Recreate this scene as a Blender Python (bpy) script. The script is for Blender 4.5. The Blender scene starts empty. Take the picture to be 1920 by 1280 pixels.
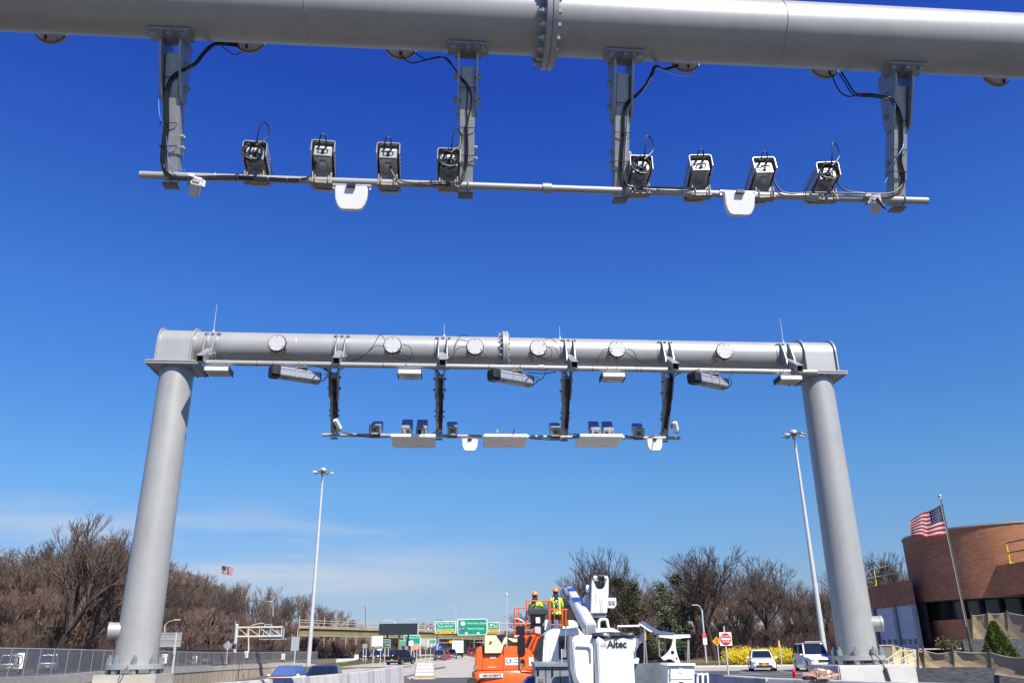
import bpy, bmesh, math, random
from mathutils import Vector, Matrix, Euler
R = math.radians
PI = math.pi
for coll in (bpy.data.objects, bpy.data.meshes, bpy.data.materials):
    for x in list(coll): coll.remove(x)
scene = bpy.context.scene
COL = scene.collection
rnd = random.Random(7)

# ------------------------------------------------------------------ camera model (used to read positions off the survey)
F, PITCH, ROLL, CH = 1525.0, 0.3641, -0.0114, 1.65
YAW = 0.0836                     # the gantries are turned a little against the camera
cp, sp = math.cos(PITCH), math.sin(PITCH)
fw = Vector((0, cp, sp)); up0 = Vector((0, -sp, cp)); rt0 = Vector((1, 0, 0))
rt = rt0*math.cos(ROLL) + up0*math.sin(ROLL)
up = up0*math.cos(ROLL) - rt0*math.sin(ROLL)
gb = Vector((math.cos(YAW), math.sin(YAW), 0)); gn = Vector((-math.sin(YAW), math.cos(YAW), 0))
def ray(px, py): return fw + rt*((px-960)/F) + up*((640-py)/F)
def at(px, py, Y):
    d = ray(px, py); t = Y/d.y; v = d*t; v.z += CH; return v
def gs(px, py, n):               # gantry frame: (along, height) of a sight line at distance n
    d = ray(px, py); t = n/d.dot(gn); return t*d.dot(gb), t*d.z + CH
def gp(s, n, z): return gb*s + gn*n + Vector((0, 0, z))
def gz(x, y):                    # ground level
    z = 0.0036*min(max(y-30, 0), 300) + (0.0006*min(max(y-330, 0), 600))
    if x < -8:
        d = -0.45 - 1.1*min(max((-x-9)/19, 0), 1) - 1.3*min(max((-x-26)/8, 0), 1)
        d *= min(max((-x-8)/1.0, 0), 1)
        y0 = 62+88*min(max((-24-x)/10, 0), 1)
        k = min(max((y-y0)/45, 0), 1); d *= 1-k*k*(3-2*k)
        z += d
    return z
def on_ground(px, py):
    Y = 50
    for i in range(60):
        d = ray(px, py); v = at(px, py, Y)
        if d.z >= -1e-5: return at(px, py, 400)
        Y = Y*0.5 + 0.5*(CH-gz(v.x, Y))/(-d.z)*d.y
    return at(px, py, Y)

# ------------------------------------------------------------------ materials
def lin(c):
    return tuple((x/12.92 if x <= .04045 else ((x+.055)/1.055)**2.4) for x in c)
MATS = {}
def mat(name, col, rough=.6, metal=0, var=.12, scale=6, bump=0, bscale=60, spec=.5, coat=0, stretch=None, rand=0, trans=0, alpha=1, emis=None):
    if name in MATS: return MATS[name]
    m = bpy.data.materials.new(name); m.use_nodes = True
    nt = m.node_tree; N = nt.nodes; Lk = nt.links
    p = N['Principled BSDF']
    p.inputs['Roughness'].default_value = rough; p.inputs['Metallic'].default_value = metal
    p.inputs['Specular IOR Level'].default_value = spec; p.inputs['Coat Weight'].default_value = coat
    p.inputs['Coat Roughness'].default_value = .08
    p.inputs['Transmission Weight'].default_value = trans; p.inputs['Alpha'].default_value = alpha
    tc = N.new('ShaderNodeTexCoord')
    mp = N.new('ShaderNodeMapping'); Lk.new(tc.outputs['Object'], mp.inputs[0])
    if stretch: mp.inputs['Scale'].default_value = stretch
    nz = N.new('ShaderNodeTexNoise'); nz.inputs['Scale'].default_value = scale; nz.inputs['Detail'].default_value = 6
    nz.inputs['Roughness'].default_value = .65
    Lk.new(mp.outputs[0], nz.inputs['Vector'])
    rp = N.new('ShaderNodeValToRGB')
    a = tuple(max(0, c*(1-var)) for c in col[:3]); b = tuple(min(1, c*(1+var)) for c in col[:3])
    rp.color_ramp.elements[0].position = .3; rp.color_ramp.elements[1].position = .7
    rp.color_ramp.elements[0].color = (*a, 1); rp.color_ramp.elements[1].color = (*b, 1)
    Lk.new(nz.outputs['Fac'], rp.inputs[0])
    out = rp.outputs[0]
    if rand:
        oi = N.new('ShaderNodeObjectInfo'); hs = N.new('ShaderNodeHueSaturation')
        mr = N.new('ShaderNodeMapRange'); mr.inputs[3].default_value = 1-rand; mr.inputs[4].default_value = 1+rand
        Lk.new(oi.outputs['Random'], mr.inputs[0]); Lk.new(mr.outputs[0], hs.inputs['Value']); Lk.new(out, hs.inputs['Color'])
        mh = N.new('ShaderNodeMapRange'); mh.inputs[3].default_value = .49; mh.inputs[4].default_value = .515
        wn = N.new('ShaderNodeTexWhiteNoise'); wn.noise_dimensions = '1D'; Lk.new(oi.outputs['Random'], wn.inputs['W'])
        Lk.new(wn.outputs['Value'], mh.inputs[0]); Lk.new(mh.outputs[0], hs.inputs['Hue'])
        out = hs.outputs[0]
    Lk.new(out, p.inputs['Base Color'])
    if bump:
        n2 = N.new('ShaderNodeTexNoise'); n2.inputs['Scale'].default_value = bscale; n2.inputs['Detail'].default_value = 5
        Lk.new(mp.outputs[0], n2.inputs['Vector'])
        bp = N.new('ShaderNodeBump'); bp.inputs['Strength'].default_value = bump; bp.inputs['Distance'].default_value = .02
        Lk.new(n2.outputs['Fac'], bp.inputs['Height']); Lk.new(bp.outputs[0], p.inputs['Normal'])
    if emis:
        p.inputs['Emission Color'].default_value = (*emis, 1); p.inputs['Emission Strength'].default_value = 1
    MATS[name] = m; return m

def weather(m, dark, streak=(.8, .8, .12), amt=.35, rvar=.12):
    nt = m.node_tree; N = nt.nodes; Lk = nt.links; p = N['Principled BSDF']; src = p.inputs['Base Color'].links[0].from_socket
    tc = N.new('ShaderNodeTexCoord'); mp = N.new('ShaderNodeMapping'); mp.inputs['Scale'].default_value = streak; Lk.new(tc.outputs['Object'], mp.inputs[0])
    n = N.new('ShaderNodeTexNoise'); n.inputs['Scale'].default_value = 5; n.inputs['Detail'].default_value = 9; n.inputs['Roughness'].default_value = .72; Lk.new(mp.outputs[0], n.inputs['Vector'])
    r = N.new('ShaderNodeMapRange'); r.inputs[1].default_value = .50; r.inputs[2].default_value = .78; r.inputs[4].default_value = amt; Lk.new(n.outputs['Fac'], r.inputs[0])
    sp = N.new('ShaderNodeTexNoise'); sp.inputs['Scale'].default_value = 38; sp.inputs['Detail'].default_value = 2; Lk.new(tc.outputs['Object'], sp.inputs['Vector'])
    r2 = N.new('ShaderNodeMapRange'); r2.inputs[1].default_value = .70; r2.inputs[2].default_value = .74; r2.inputs[4].default_value = amt; Lk.new(sp.outputs['Fac'], r2.inputs[0])
    ad = N.new('ShaderNodeMath'); ad.operation = 'MAXIMUM'; Lk.new(r.outputs[0], ad.inputs[0]); Lk.new(r2.outputs[0], ad.inputs[1])
    mx = N.new('ShaderNodeMix'); mx.data_type = 'RGBA'; Lk.new(ad.outputs[0], mx.inputs[0]); Lk.new(src, mx.inputs[6]); mx.inputs[7].default_value = (*dark, 1); Lk.new(mx.outputs[2], p.inputs['Base Color'])
    rr = N.new('ShaderNodeMapRange'); base = p.inputs['Roughness'].default_value; rr.inputs[3].default_value = base-rvar*.6; rr.inputs[4].default_value = base+rvar; Lk.new(n.outputs['Fac'], rr.inputs[0]); Lk.new(rr.outputs[0], p.inputs['Roughness'])
    return m
steel = mat('satin_grey_steel_paint', (.37, .37, .355), .36, .2, .06, 2.2, .03, 300, stretch=(1, 1, 1))
weather(steel, (.22, .22, .21)); steelb = mat('galvanised_steel', (.34, .345, .345), .42, .4, .16, 14, .04, 200)
steeld = mat('weathered_galvanised_steel', (.20, .20, .20), .5, .4, .25, 18, .05, 200)
nut = mat('zinc_bolt', (.36, .40, .41), .35, .6, .2, 20)
cable = mat('black_cable_rubber', (.012, .012, .014), .45, 0, .2, 30)
cableb = mat('blue_data_cable', (.10, .28, .70), .45, 0, .1, 30)
whitep = mat('white_plastic', (.76, .76, .71), .4, 0, .03, 4)
whitep2 = mat('off_white_painted_metal', (.60, .61, .60), .42, .05, .05, 9)
camgrey = mat('light_grey_camera_casing', (.37, .385, .40), .3, .3, .05, 12)
darkglass = mat('dark_lens_glass', (.012, .014, .02), .08, 0, .1, 9, spec=.8)
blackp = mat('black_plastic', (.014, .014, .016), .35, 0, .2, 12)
panelg = mat('grey_faceplate', (.23, .22, .19), .5, 0, .08, 20)
rustp = mat('dusty_clamp_metal', (.30, .26, .22), .6, .3, .3, 24)
clearp = mat('frosted_lamp_glass', (.45, .48, .45), .15, 0, .1, 30, spec=.7)
orange = mat('orange_machine_paint', (.84, .135, .018), .32, 0, .10, 3.2, .02, 60, coat=.4)
orange2 = mat('orange_rail_paint', (.86, .11, .015), .38, 0, .12, 8)
cream = mat('cream_plastic_hood', (.82, .74, .45), .45, 0, .05, 5)
whitec = mat('white_vehicle_paint', (.84, .84, .82), .2, 0, .03, 3, coat=.6)
weather(MATS['orange_machine_paint'], (.30, .09, .03), (.8, .8, .3), .5); weather(whitec, (.42, .40, .37), (1, 1, .25), .12, .08); greyc = mat('grey_compartment_paint', (.25, .27, .29), .4, .1, .1, 6)
tyre = mat('tyre_rubber', (.018, .018, .019), .75, 0, .2, 20)
rim = mat('wheel_rim_alloy', (.36, .37, .38), .35, .7, .1, 10)
glass = mat('tinted_car_glass', (.012, .018, .025), .06, 0, .1, 5, spec=.9)
lampw = mat('headlight_lens', (.55, .57, .58), .12, .2, .1, 20, spec=.8)
lampr = mat('red_tail_light', (.45, .012, .012), .2, 0, .1, 12)
hivis = mat('yellow_green_hi_vis_cloth', (.52, .72, .04), .8, 0, .12, 12, .2, 30)
hatm = mat('orange_hard_hat', (.95, .27, .02), .3, 0, .04, 6, coat=.3)
navy = mat('dark_navy_hooded_cloth', (.022, .024, .045), .9, 0, .25, 12)
brownc = mat('brown_canvas_cloth', (.16, .095, .05), .9, 0, .25, 12)
redc = mat('red_strap_webbing', (.38, .03, .03), .8, 0, .2, 12)
silver = mat('silver_reflective_tape', (.62, .64, .62), .35, .3, .05, 12)
skin = mat('skin', (.42, .24, .17), .6, 0, .08, 12)
bark = mat('bark', (.055, .042, .036), .9, 0, .4, 8, .3, 30, rand=.25)
twig = mat('reddish_twig_bark', (.122, .079, .062), .9, 0, .35, .6, rand=.35)
twig2 = mat('grey_brown_twig_bark', (.085, .064, .052), .9, 0, .35, .6, rand=.3)
needle = mat('evergreen_foliage', (.075, .080, .034), .8, 0, .5, 1.5, rand=.2)
needle2 = mat('bright_conifer_foliage', (.10, .135, .018), .8, 0, .4, 6)
forsy = mat('yellow_forsythia_blossom', (.62, .44, .015), .8, 0, .35, 2, rand=.15)
greenS = mat('sign_green', (.0, .27, .155), .4, 0, .04, 3)
whiteS = mat('sign_white', (.78, .79, .76), .4, 0, .03, 3)
yellowS = mat('sign_yellow', (.80, .45, .01), .4, 0, .04, 3)
orangeS = mat('sign_orange', (.85, .30, .01), .4, 0, .04, 3)
redS = mat('sign_red', (.58, .012, .02), .4, 0, .05, 3)
blueS = mat('sign_blue', (.015, .07, .42), .4, 0, .05, 3)
blackS = mat('sign_black', (.012, .012, .012), .5, 0, .05, 3)
coral = mat('faded_orange_work_sign', (.80, .26, .17), .5, 0, .05, 3)
alu = mat('bare_aluminium_sign_back', (.34, .35, .34), .5, .3, .12, 2)
alub = mat('pale_blue_grey_sign_back', (.42, .47, .52), .4, .3, .1, 2)
darkb = mat('dark_sign_housing', (.012, .02, .03), .55, 0, .2, 1.5)
polew = mat('pale_galvanised_pole', (.55, .55, .55), .4, .2, .08, 2)
poled = mat('aged_bronze_pole', (.085, .08, .06), .5, .4, .2, 4)
yrail = mat('yellow_rail_paint', (.72, .55, .02), .45, 0, .15, 8)
ivory = mat('ivory_rail_paint', (.62, .60, .45), .5, 0, .1, 4)
tan = mat('tan_privacy_mesh', (.36, .265, .15), .9, 0, .18, 1.4, .3, 8)
tanl = mat('tan_plywood', (.60, .47, .25), .8, 0, .12, 3)
stone = mat('dark_stone', (.075, .078, .085), .9, 0, .5, 5, .6, 9, stretch=(1, 1, 3))
concA = mat('weathered_concrete', (.40, .375, .32), .85, 0, .16, 1.6, .25, 22)
concB = mat('pale_barrier_concrete', (.52, .51, .48), .85, 0, .14, 1.2, .25, 24)
girder = mat('olive_girder_paint', (.19, .20, .075), .6, 0, .2, .4)
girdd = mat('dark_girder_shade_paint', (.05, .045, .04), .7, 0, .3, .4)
deckc = mat('rusty_deck_concrete', (.34, .25, .17), .85, 0, .25, .35)
redp = mat('red_hydrant_paint', (.62, .012, .03), .35, 0, .08, 8)
chrome = mat('metal_trim', (.5, .5, .5), .25, .8, .05, 10)
hose = mat('green_rope', (.02, .32, .15), .7, 0, .1, 10)
mirr = mat('dark_mirror_housing', (.02, .012, .012), .3, 0, .2, 8)
beigeb = mat('pale_house_wall', (.50, .48, .44), .8, 0, .1, 1, rand=.2)
roofm = mat('grey_house_roof', (.16, .15, .16), .8, 0, .15, 1, rand=.2)

# ------------------------------------------------------------------ mesh helpers
class MB:
    def __init__(s): s.v = []; s.f = []
    def add(s, vs, fs, M=None):
        o = len(s.v)
        s.v += [tuple(M @ Vector(v)) if M is not None else tuple(v) for v in vs]
        s.f += [tuple(i+o for i in f) for f in fs]; return s
    def box(s, c, d, M=None):
        x, y, z = c; a, b, h = d[0]/2, d[1]/2, d[2]/2
        vs = [(x-a, y-b, z-h), (x+a, y-b, z-h), (x+a, y+b, z-h), (x-a, y+b, z-h), (x-a, y-b, z+h), (x+a, y-b, z+h), (x+a, y+b, z+h), (x-a, y+b, z+h)]
        return s.add(vs, [(0, 3, 2, 1), (4, 5, 6, 7), (0, 1, 5, 4), (1, 2, 6, 5), (2, 3, 7, 6), (3, 0, 4, 7)], M)
    def cyl(s, p0, p1, r0, r1=None, n=12, caps=True, M=None):
        if r1 is None: r1 = r0
        p0 = Vector(p0); p1 = Vector(p1); d = (p1-p0).normalized()
        u = d.orthogonal().normalized(); w = d.cross(u)
        vs = []; fs = []
        for p, r in ((p0, r0), (p1, r1)):
            for i in range(n):
                a = 2*PI*i/n; vs.append(p+u*(r*math.cos(a))+w*(r*math.sin(a)))
        for i in range(n):
            j = (i+1) % n; fs.append((i, j, n+j, n+i))
        if caps: fs += [tuple(range(n-1, -1, -1)), tuple(range(n, 2*n))]
        return s.add(vs, fs, M)
    def hexn(s, p0, p1, r, M=None): return s.cyl(p0, p1, r, r, 6, True, M)
    def tube(s, pts, r, n=6, M=None, closed=False):
        pts = [Vector(p) for p in pts]; m = len(pts); vs = []; fs = []
        prev = None
        for k in range(m):
            if closed: d = pts[(k+1) % m]-pts[k-1]
            else: d = pts[min(k+1, m-1)]-pts[max(k-1, 0)]
            if d.length < 1e-9: d = Vector((0, 0, 1))
            d.normalize()
            u = d.orthogonal().normalized() if prev is None else (prev-d*prev.dot(d))
            if u.length < 1e-6: u = d.orthogonal()
            u.normalize(); prev = u; w = d.cross(u)
            rr = r[k] if isinstance(r, (list, tuple)) else r
            for i in range(n):
                a = 2*PI*i/n; vs.append(pts[k]+u*(rr*math.cos(a))+w*(rr*math.sin(a)))
        for k in range(m if closed else m-1):
            k2 = (k+1) % m
            for i in range(n):
                j = (i+1) % n; fs.append((k*n+i, k*n+j, k2*n+j, k2*n+i))
        if not closed: fs += [tuple(range(n-1, -1, -1)), tuple(range((m-1)*n, m*n))]
        return s.add(vs, fs, M)
    def lathe(s, prof, n=24, M=None, c=(0, 0, 0)):   # profile (r,z) about z
        vs = []; fs = []; m = len(prof)
        for i in range(n):
            a = 2*PI*i/n
            for r, z in prof: vs.append((c[0]+r*math.cos(a), c[1]+r*math.sin(a), c[2]+z))
        for i in range(n):
            j = (i+1) % n
            for k in range(m-1): fs.append((i*m+k, j*m+k, j*m+k+1, i*m+k+1))
        return s.add(vs, fs, M)
    def prism(s, poly, y0, y1, M=None):              # polygon in xz, extruded along y
        n = len(poly)
        vs = [(x, y0, z) for x, z in poly]+[(x, y1, z) for x, z in poly]
        fs = [(i, (i+1) % n, n+(i+1) % n, n+i) for i in range(n)]
        fs += [tuple(range(n-1, -1, -1)), tuple(range(n, 2*n))]
        return s.add(vs, fs, M)
    def quad(s, a, b, c, d, M=None): return s.add([a, b, c, d], [(0, 1, 2, 3)], M)
    def loft(s, rings, caps=True, M=None):
        n = len(rings[0]); vs = [p for r in rings for p in r]; fs = []
        for k in range(len(rings)-1):
            for i in range(n):
                j = (i+1) % n; fs.append((k*n+i, k*n+j, (k+1)*n+j, (k+1)*n+i))
        if caps: fs += [tuple(range(n-1, -1, -1)), tuple(range((len(rings)-1)*n, len(rings)*n))]
        return s.add(vs, fs, M)
    def sphere(s, c, r, n=12, m=8, sc=(1, 1, 1), M=None):
        vs = []; fs = []
        for j in range(m+1):
            t = PI*j/m
            for i in range(n):
                a = 2*PI*i/n
                vs.append((c[0]+sc[0]*r*math.sin(t)*math.cos(a), c[1]+sc[1]*r*math.sin(t)*math.sin(a), c[2]+sc[2]*r*math.cos(t)))
        for j in range(m):
            for i in range(n):
                k = (i+1) % n; fs.append((j*n+i, (j+1)*n+i, (j+1)*n+k, j*n+k))
        return s.add(vs, fs, M)
    def build(s, name, m, parent=None, bevel=0, smooth=True, loc=None, rot=None, fixn=True, bseg=2):
        me = bpy.data.meshes.new(name)
        me.from_pydata(s.v, [], s.f)
        if fixn or bevel:
            bm = bmesh.new(); bm.from_mesh(me)
            if len(bm.faces) < 60000:
                bmesh.ops.remove_doubles(bm, verts=bm.verts, dist=1e-6)
                bmesh.ops.recalc_face_normals(bm, faces=bm.faces)
            if bevel:
                ed = [e for e in bm.edges if len(e.link_faces) == 2 and e.calc_face_angle(0) > R(35)]
                try: bmesh.ops.bevel(bm, geom=ed, offset=bevel, segments=bseg, affect='EDGES', clamp_overlap=True)
                except Exception: pass
            bm.to_mesh(me); bm.free()
        me.materials.append(m)
        if smooth:
            me.polygons.foreach_set('use_smooth', [True]*len(me.polygons))
            me.set_sharp_from_angle(angle=R(34))
        o = bpy.data.objects.new(name, me); COL.objects.link(o)
        if parent: o.parent = parent
        if loc is not None: o.location = loc
        if rot is not None: o.rotation_euler = rot
        return o
def build_each(mb, name, m, parent, gap=.003, **kw):   # every separate piece becomes a part of its own
    n = len(mb.v); par = list(range(n))
    def fd(i):
        while par[i] != i: par[i] = par[par[i]]; i = par[i]
        return i
    for f in mb.f:
        for j in f[1:]: par[fd(j)] = fd(f[0])
    comp = {}
    for i in range(n): comp.setdefault(fd(i), []).append(i)
    groups = []
    for c in comp.values():
        lo = [min(mb.v[i][k] for i in c)-gap for k in range(3)]; hi = [max(mb.v[i][k] for i in c)+gap for k in range(3)]
        groups.append([set(c), lo, hi])
    merged = True
    while merged:
        merged = False
        for a in range(len(groups)):
            for b in range(len(groups)-1, a, -1):
                A, B = groups[a], groups[b]
                if all(A[1][k] <= B[2][k] and B[1][k] <= A[2][k] for k in range(3)):
                    A[0] |= B[0]; A[1] = [min(A[1][k], B[1][k]) for k in range(3)]; A[2] = [max(A[2][k], B[2][k]) for k in range(3)]
                    groups.pop(b); merged = True
    out = []
    for g in groups:
        ids = sorted(g[0]); mp = {v: i for i, v in enumerate(ids)}
        q = MB(); q.v = [mb.v[i] for i in ids]; q.f = [tuple(mp[i] for i in f) for f in mb.f if f[0] in g[0]]
        out.append(q.build(name, m, parent, **kw))
    return out
def tag(o, label=None, cat=None, group=None, kind=None):
    if label: o['label'] = label
    if cat: o['category'] = cat
    if group: o['group'] = group
    if kind: o['kind'] = kind
    return o
def thing(name, label, cat, loc=(0, 0, 0), rz=0, group=None, rot=None):
    o = bpy.data.objects.new(name, None); COL.objects.link(o); o.empty_display_size = .2
    o.location = loc; o.rotation_euler = rot if rot else (0, 0, rz)
    return tag(o, label, cat, group)
def kids(o): return [c for c in bpy.data.objects if c.parent == o]
def dup(o, loc=None, rz=None, label=None, parent=None, rot=None, scale=None):
    def rec(src, par):
        c = src.copy(); COL.objects.link(c); c.parent = par
        for ch in TREE.get(src.name, []): 
            rec(ch, c)
        return c
    global TREE
    TREE = {}
    for c in bpy.data.objects:
        if c.parent: TREE.setdefault(c.parent.name, []).append(c)
    r = rec(o, parent if parent else o.parent)
    if loc is not None: r.location = loc
    if rz is not None: r.rotation_euler = (0, 0, rz)
    if rot is not None: r.rotation_euler = rot
    if scale is not None: r.scale = scale
    if label: r['label'] = label
    return r
def copyone(o, parent, loc=None, rot=None):
    if isinstance(o, list): return [copyone(x, parent) for x in o]
    c = o.copy(); COL.objects.link(c); c.parent = parent
    if loc is not None: c.location = loc
    if rot is not None: c.rotation_euler = rot
    return c
def text(s, size, m, parent, loc, name='lettering', rot=(PI/2, 0, 0), align='CENTER', bold=.0, sx=1, ext=.0):
    cu = bpy.data.curves.new(name, 'FONT'); cu.body = s; cu.size = size; cu.align_x = align; cu.align_y = 'CENTER'
    cu.offset = bold; cu.extrude = ext; cu.resolution_u = 3
    t = bpy.data.objects.new(name, cu); COL.objects.link(t)
    bpy.context.view_layer.update()
    me = bpy.data.meshes.new_from_object(t.evaluated_get(bpy.context.evaluated_depsgraph_get()))
    bpy.data.objects.remove(t); bpy.data.curves.remove(cu)
    me.materials.clear(); me.materials.append(m)
    o = bpy.data.objects.new(name, me); COL.objects.link(o); o.parent = parent; o.location = loc; o.rotation_euler = rot
    o.scale = (sx, 1, 1)
    return o
def bez(p, n=12):                 # smooth curve through points
    p = [Vector(q) for q in p]; out = []
    for i in range(len(p)-1):
        a = p[max(i-1, 0)]; b = p[i]; c = p[i+1]; d = p[min(i+2, len(p)-1)]
        for k in range(n):
            t = k/n
            out.append(.5*((2*b)+(c-a)*t+(2*a-5*b+4*c-d)*t*t+(3*b-a-3*c+d)*t*t*t))
    out.append(p[-1]); return out
# ------------------------------------------------------------------ toll gantries
SL, SR = -6.004, 8.706            # column positions along the beam
ZB = 8.135                        # beam centre height
RB = .355
def gantry(N, near, label):
    g = thing('toll_gantry', label, 'toll gantry', gp(0, N, 0), YAW, 'toll gantries over the carriageway')
    joint = 1.03 if near else 1.302
    # columns
    nutm = MB().hexn((0, 0, 0), (0, 0, .12), .058).cyl((0, 0, .12), (0, 0, .17), .028, n=8)
    lev = MB().hexn((0, 0, 0), (0, 0, .075), .06)
    proto_nut = None
    for si, s in ((0, SL), (1, SR)):
        c = MB().cyl((s, 0, 1.5), (s, 0, 7.585), .402, .357, 64, False).build('column', steel, g)
        MB().cyl((s, 0, 1.41), (s, 0, 1.502), .535, n=64).build('base_flange', steel, c, bevel=.004)
        for k in range(8):
            a = 2*PI*(k+.35)/8; p = (s+.465*math.cos(a), .465*math.sin(a))
            if proto_nut is None:
                proto_nut = nutm.build('anchor_nut', nut, c, loc=(p[0], p[1], 1.502)); proto_lev = lev.build('levelling_nut', nut, c, loc=(p[0], p[1], 1.332))
            else:
                copyone(proto_nut, c, (p[0], p[1], 1.502)); copyone(proto_lev, c, (p[0], p[1], 1.332))
        sg = -1 if si == 0 else 1
        MB().cyl((s+sg*.3, -.12, 2.12), (s+sg*.52, -.2, 2.12), .155, n=28).cyl((s+sg*.48, -.19, 2.12), (s+sg*.535, -.205, 2.12), .165, n=28).build('hand_hole_stub', steel, c, bevel=.004)
        MB().box((s, 0, 7.602), (1.12, .93, .034)).build('lower_cap_plate', steel, c, bevel=.004)
        # capping housing on the column: arched, flat sided
        h = MB(); arch = [(-.36, 7.672), (.36, 7.672)]
        def ushape(r):
            return [(-r, 7.675)]+[(-r*math.cos(a), ZB+r*math.sin(a)) for a in [PI*i/24 for i in range(25)]]+[(r, 7.675)]
        for x0, x1, r in ((s-.36, s+.36, .372), (s-.385, s-.355, .425), (s+.355, s+.385, .425)):
            P = ushape(r)
            n = len(P); vs = [(x0, y, z) for y, z in P]+[(x1, y, z) for y, z in P]
            fs = [(i, (i+1) % n, n+(i+1) % n, n+i) for i in range(n)]+[tuple(range(n-1, -1, -1)), tuple(range(n, 2*n))]
            h.add(vs, fs)
        hb = h.build('cap_housing', steel, g)
        MB().box((s, 0, 7.655), (1.12, .93, .036)).build('upper_cap_plate', steel, hb, bevel=.004)
        bp = MB()
        for k in range(7):
            for yy in (-.42, .42):
                bp.hexn((s-.5+k*.166, yy, 7.555), (s-.5+k*.166, yy, 7.585), .022)
        for k in range(5):
            for xx in (-.51, .51):
                bp.hexn((s+xx, -.3+k*.15, 7.555), (s+xx, -.3+k*.15, 7.585), .022)
        build_each(bp, 'cap_bolt', nut, hb)
    # beam halves
    for a, b in ((SL+.36, joint-.001), (joint+.001, SR-.36)):
        bm_ = MB().cyl((a, 0, ZB), (b, 0, ZB), RB, n=96, caps=False).build('beam_tube', steel, g)
    for sx_ in ([-3.4, 4.9] if not near else [-1.55, 3.62]):
        MB().tube([(sx_, (RB+.001)*math.cos(a), ZB+(RB+.001)*math.sin(a)) for a in [2*PI*i/72 for i in range(72)]], .007, 5, closed=True).build('weld_seam', steel, g)
    fl = MB().cyl((joint-.062, 0, ZB), (joint-.004, 0, ZB), .50, n=72).cyl((joint+.004, 0, ZB), (joint+.062, 0, ZB), .50, n=72).cyl((joint-.01, 0, ZB), (joint+.01, 0, ZB), .485, n=60).build('joint_flange', steel, g, bevel=.004)
    pb = None
    for k in range(20):
        a = 2*PI*(k+.5)/20; q = (joint, .43*math.cos(a), ZB+.43*math.sin(a))
        if pb is None:
            pb = MB().hexn((-.112, 0, 0), (-.062, 0, 0), .036).cyl((-.14, 0, 0), (.1, 0, 0), .018, n=8).hexn((.062, 0, 0), (.092, 0, 0), .034).build('flange_bolt', nut, fl, loc=q)
        else: copyone(pb, fl, q)
    # round access ports
    sg = 1 if near else -1
    if near: ports = [gs(x, 80, 7.6)[0] for x in (93, 467, 753, 1287, 1550, 1873)]; ports = [-4.45, -2.30, -.60, 2.72, 4.42, 6.58]; ly, zc = .53, ZB+.02
    else: ports = [-3.75, -1.235, .597, 2.022, 3.815, 6.31]; ly, zc = .66, ZB-.105
    pp = None
    for s in ports:
        if pp is None:
            pp = MB().cyl((0, sg*.2, 0), (0, sg*(ly-.03), 0), .165, n=36).build('access_port', steel, g, loc=(s, 0, zc))
            cov = MB().cyl((0, sg*(ly-.03), 0), (0, sg*ly, 0), .182, n=40)
            cv = cov.build('port_cover', mat('pale_cover_paint', (.50, .50, .49), .45, .05, .06, 9) if not near else steelb, pp, bevel=.003); gk = None if near else MB().cyl((0, sg*(ly-.05), 0), (0, sg*(ly-.031), 0), .202, n=40).build('shadow_ring', blackp, pp)  # black ring stands in for the shadow crescent behind each far cover
            bs = MB()
            for k in range(3):
                a = PI/2+2*PI*k/3; bs.cyl((.15*math.cos(a), sg*ly, .15*math.sin(a)), (.15*math.cos(a), sg*(ly+.006), .15*math.sin(a)), .012, n=8)
            bo = build_each(bs, 'cover_screw', blackp, pp)
            gl = MB()
            for a in (-150, -90, -35, 10):
                dx, dz = math.cos(R(a)), math.sin(R(a))
                gl.cyl((dx*.16, sg*(ly-.12), dz*.16), (dx*.205, sg*(ly-.12), dz*.205), .014, n=8)
            gg = build_each(gl, 'cable_gland', blackp, pp)
        else:
            c = copyone(pp, g, (s, 0, zc))
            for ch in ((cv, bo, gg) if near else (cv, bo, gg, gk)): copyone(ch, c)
    # lightning rods
    for s, L_, t in ((SL+.66, .72, 0.0), (-.10, .36, 0), (2.62, .36, 0), (SR-.66, .68, 0)):
        MB().cyl((s, .05, ZB+RB-.02), (s, .05, ZB+RB+.08), .03, n=8).cyl((s, .05, ZB+RB), (s, .05, ZB+RB+L_), .008, .004, 6).build('lightning_rod', polew, g)
    # hangers with saddle brackets, and the equipment crossbar
    hp = [gs(x, y, 7.09+.40)[0] for x, y in ((316.5, 250), (875, 250), (1166, 260), (1686, 270))] if near else [gs(x, y, 17.69+.6)[0] for x, y in ((626, 757), (824, 757), (1061, 760), (1250, 760))]
    HT, TN = (.157, .364) if near else (.243, .577)     # hangers lean back from the beam
    zx = ZB-1.757 if near else ZB-1.76
    HY = HT+TN*(ZB-.5-zx)
    TM = Matrix.Translation((0, HT, ZB-.5)) @ Matrix.Rotation(math.atan(TN), 4, 'X'); HL = (ZB-.5-zx)/math.cos(math.atan(TN))+.02
    ph = None
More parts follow.
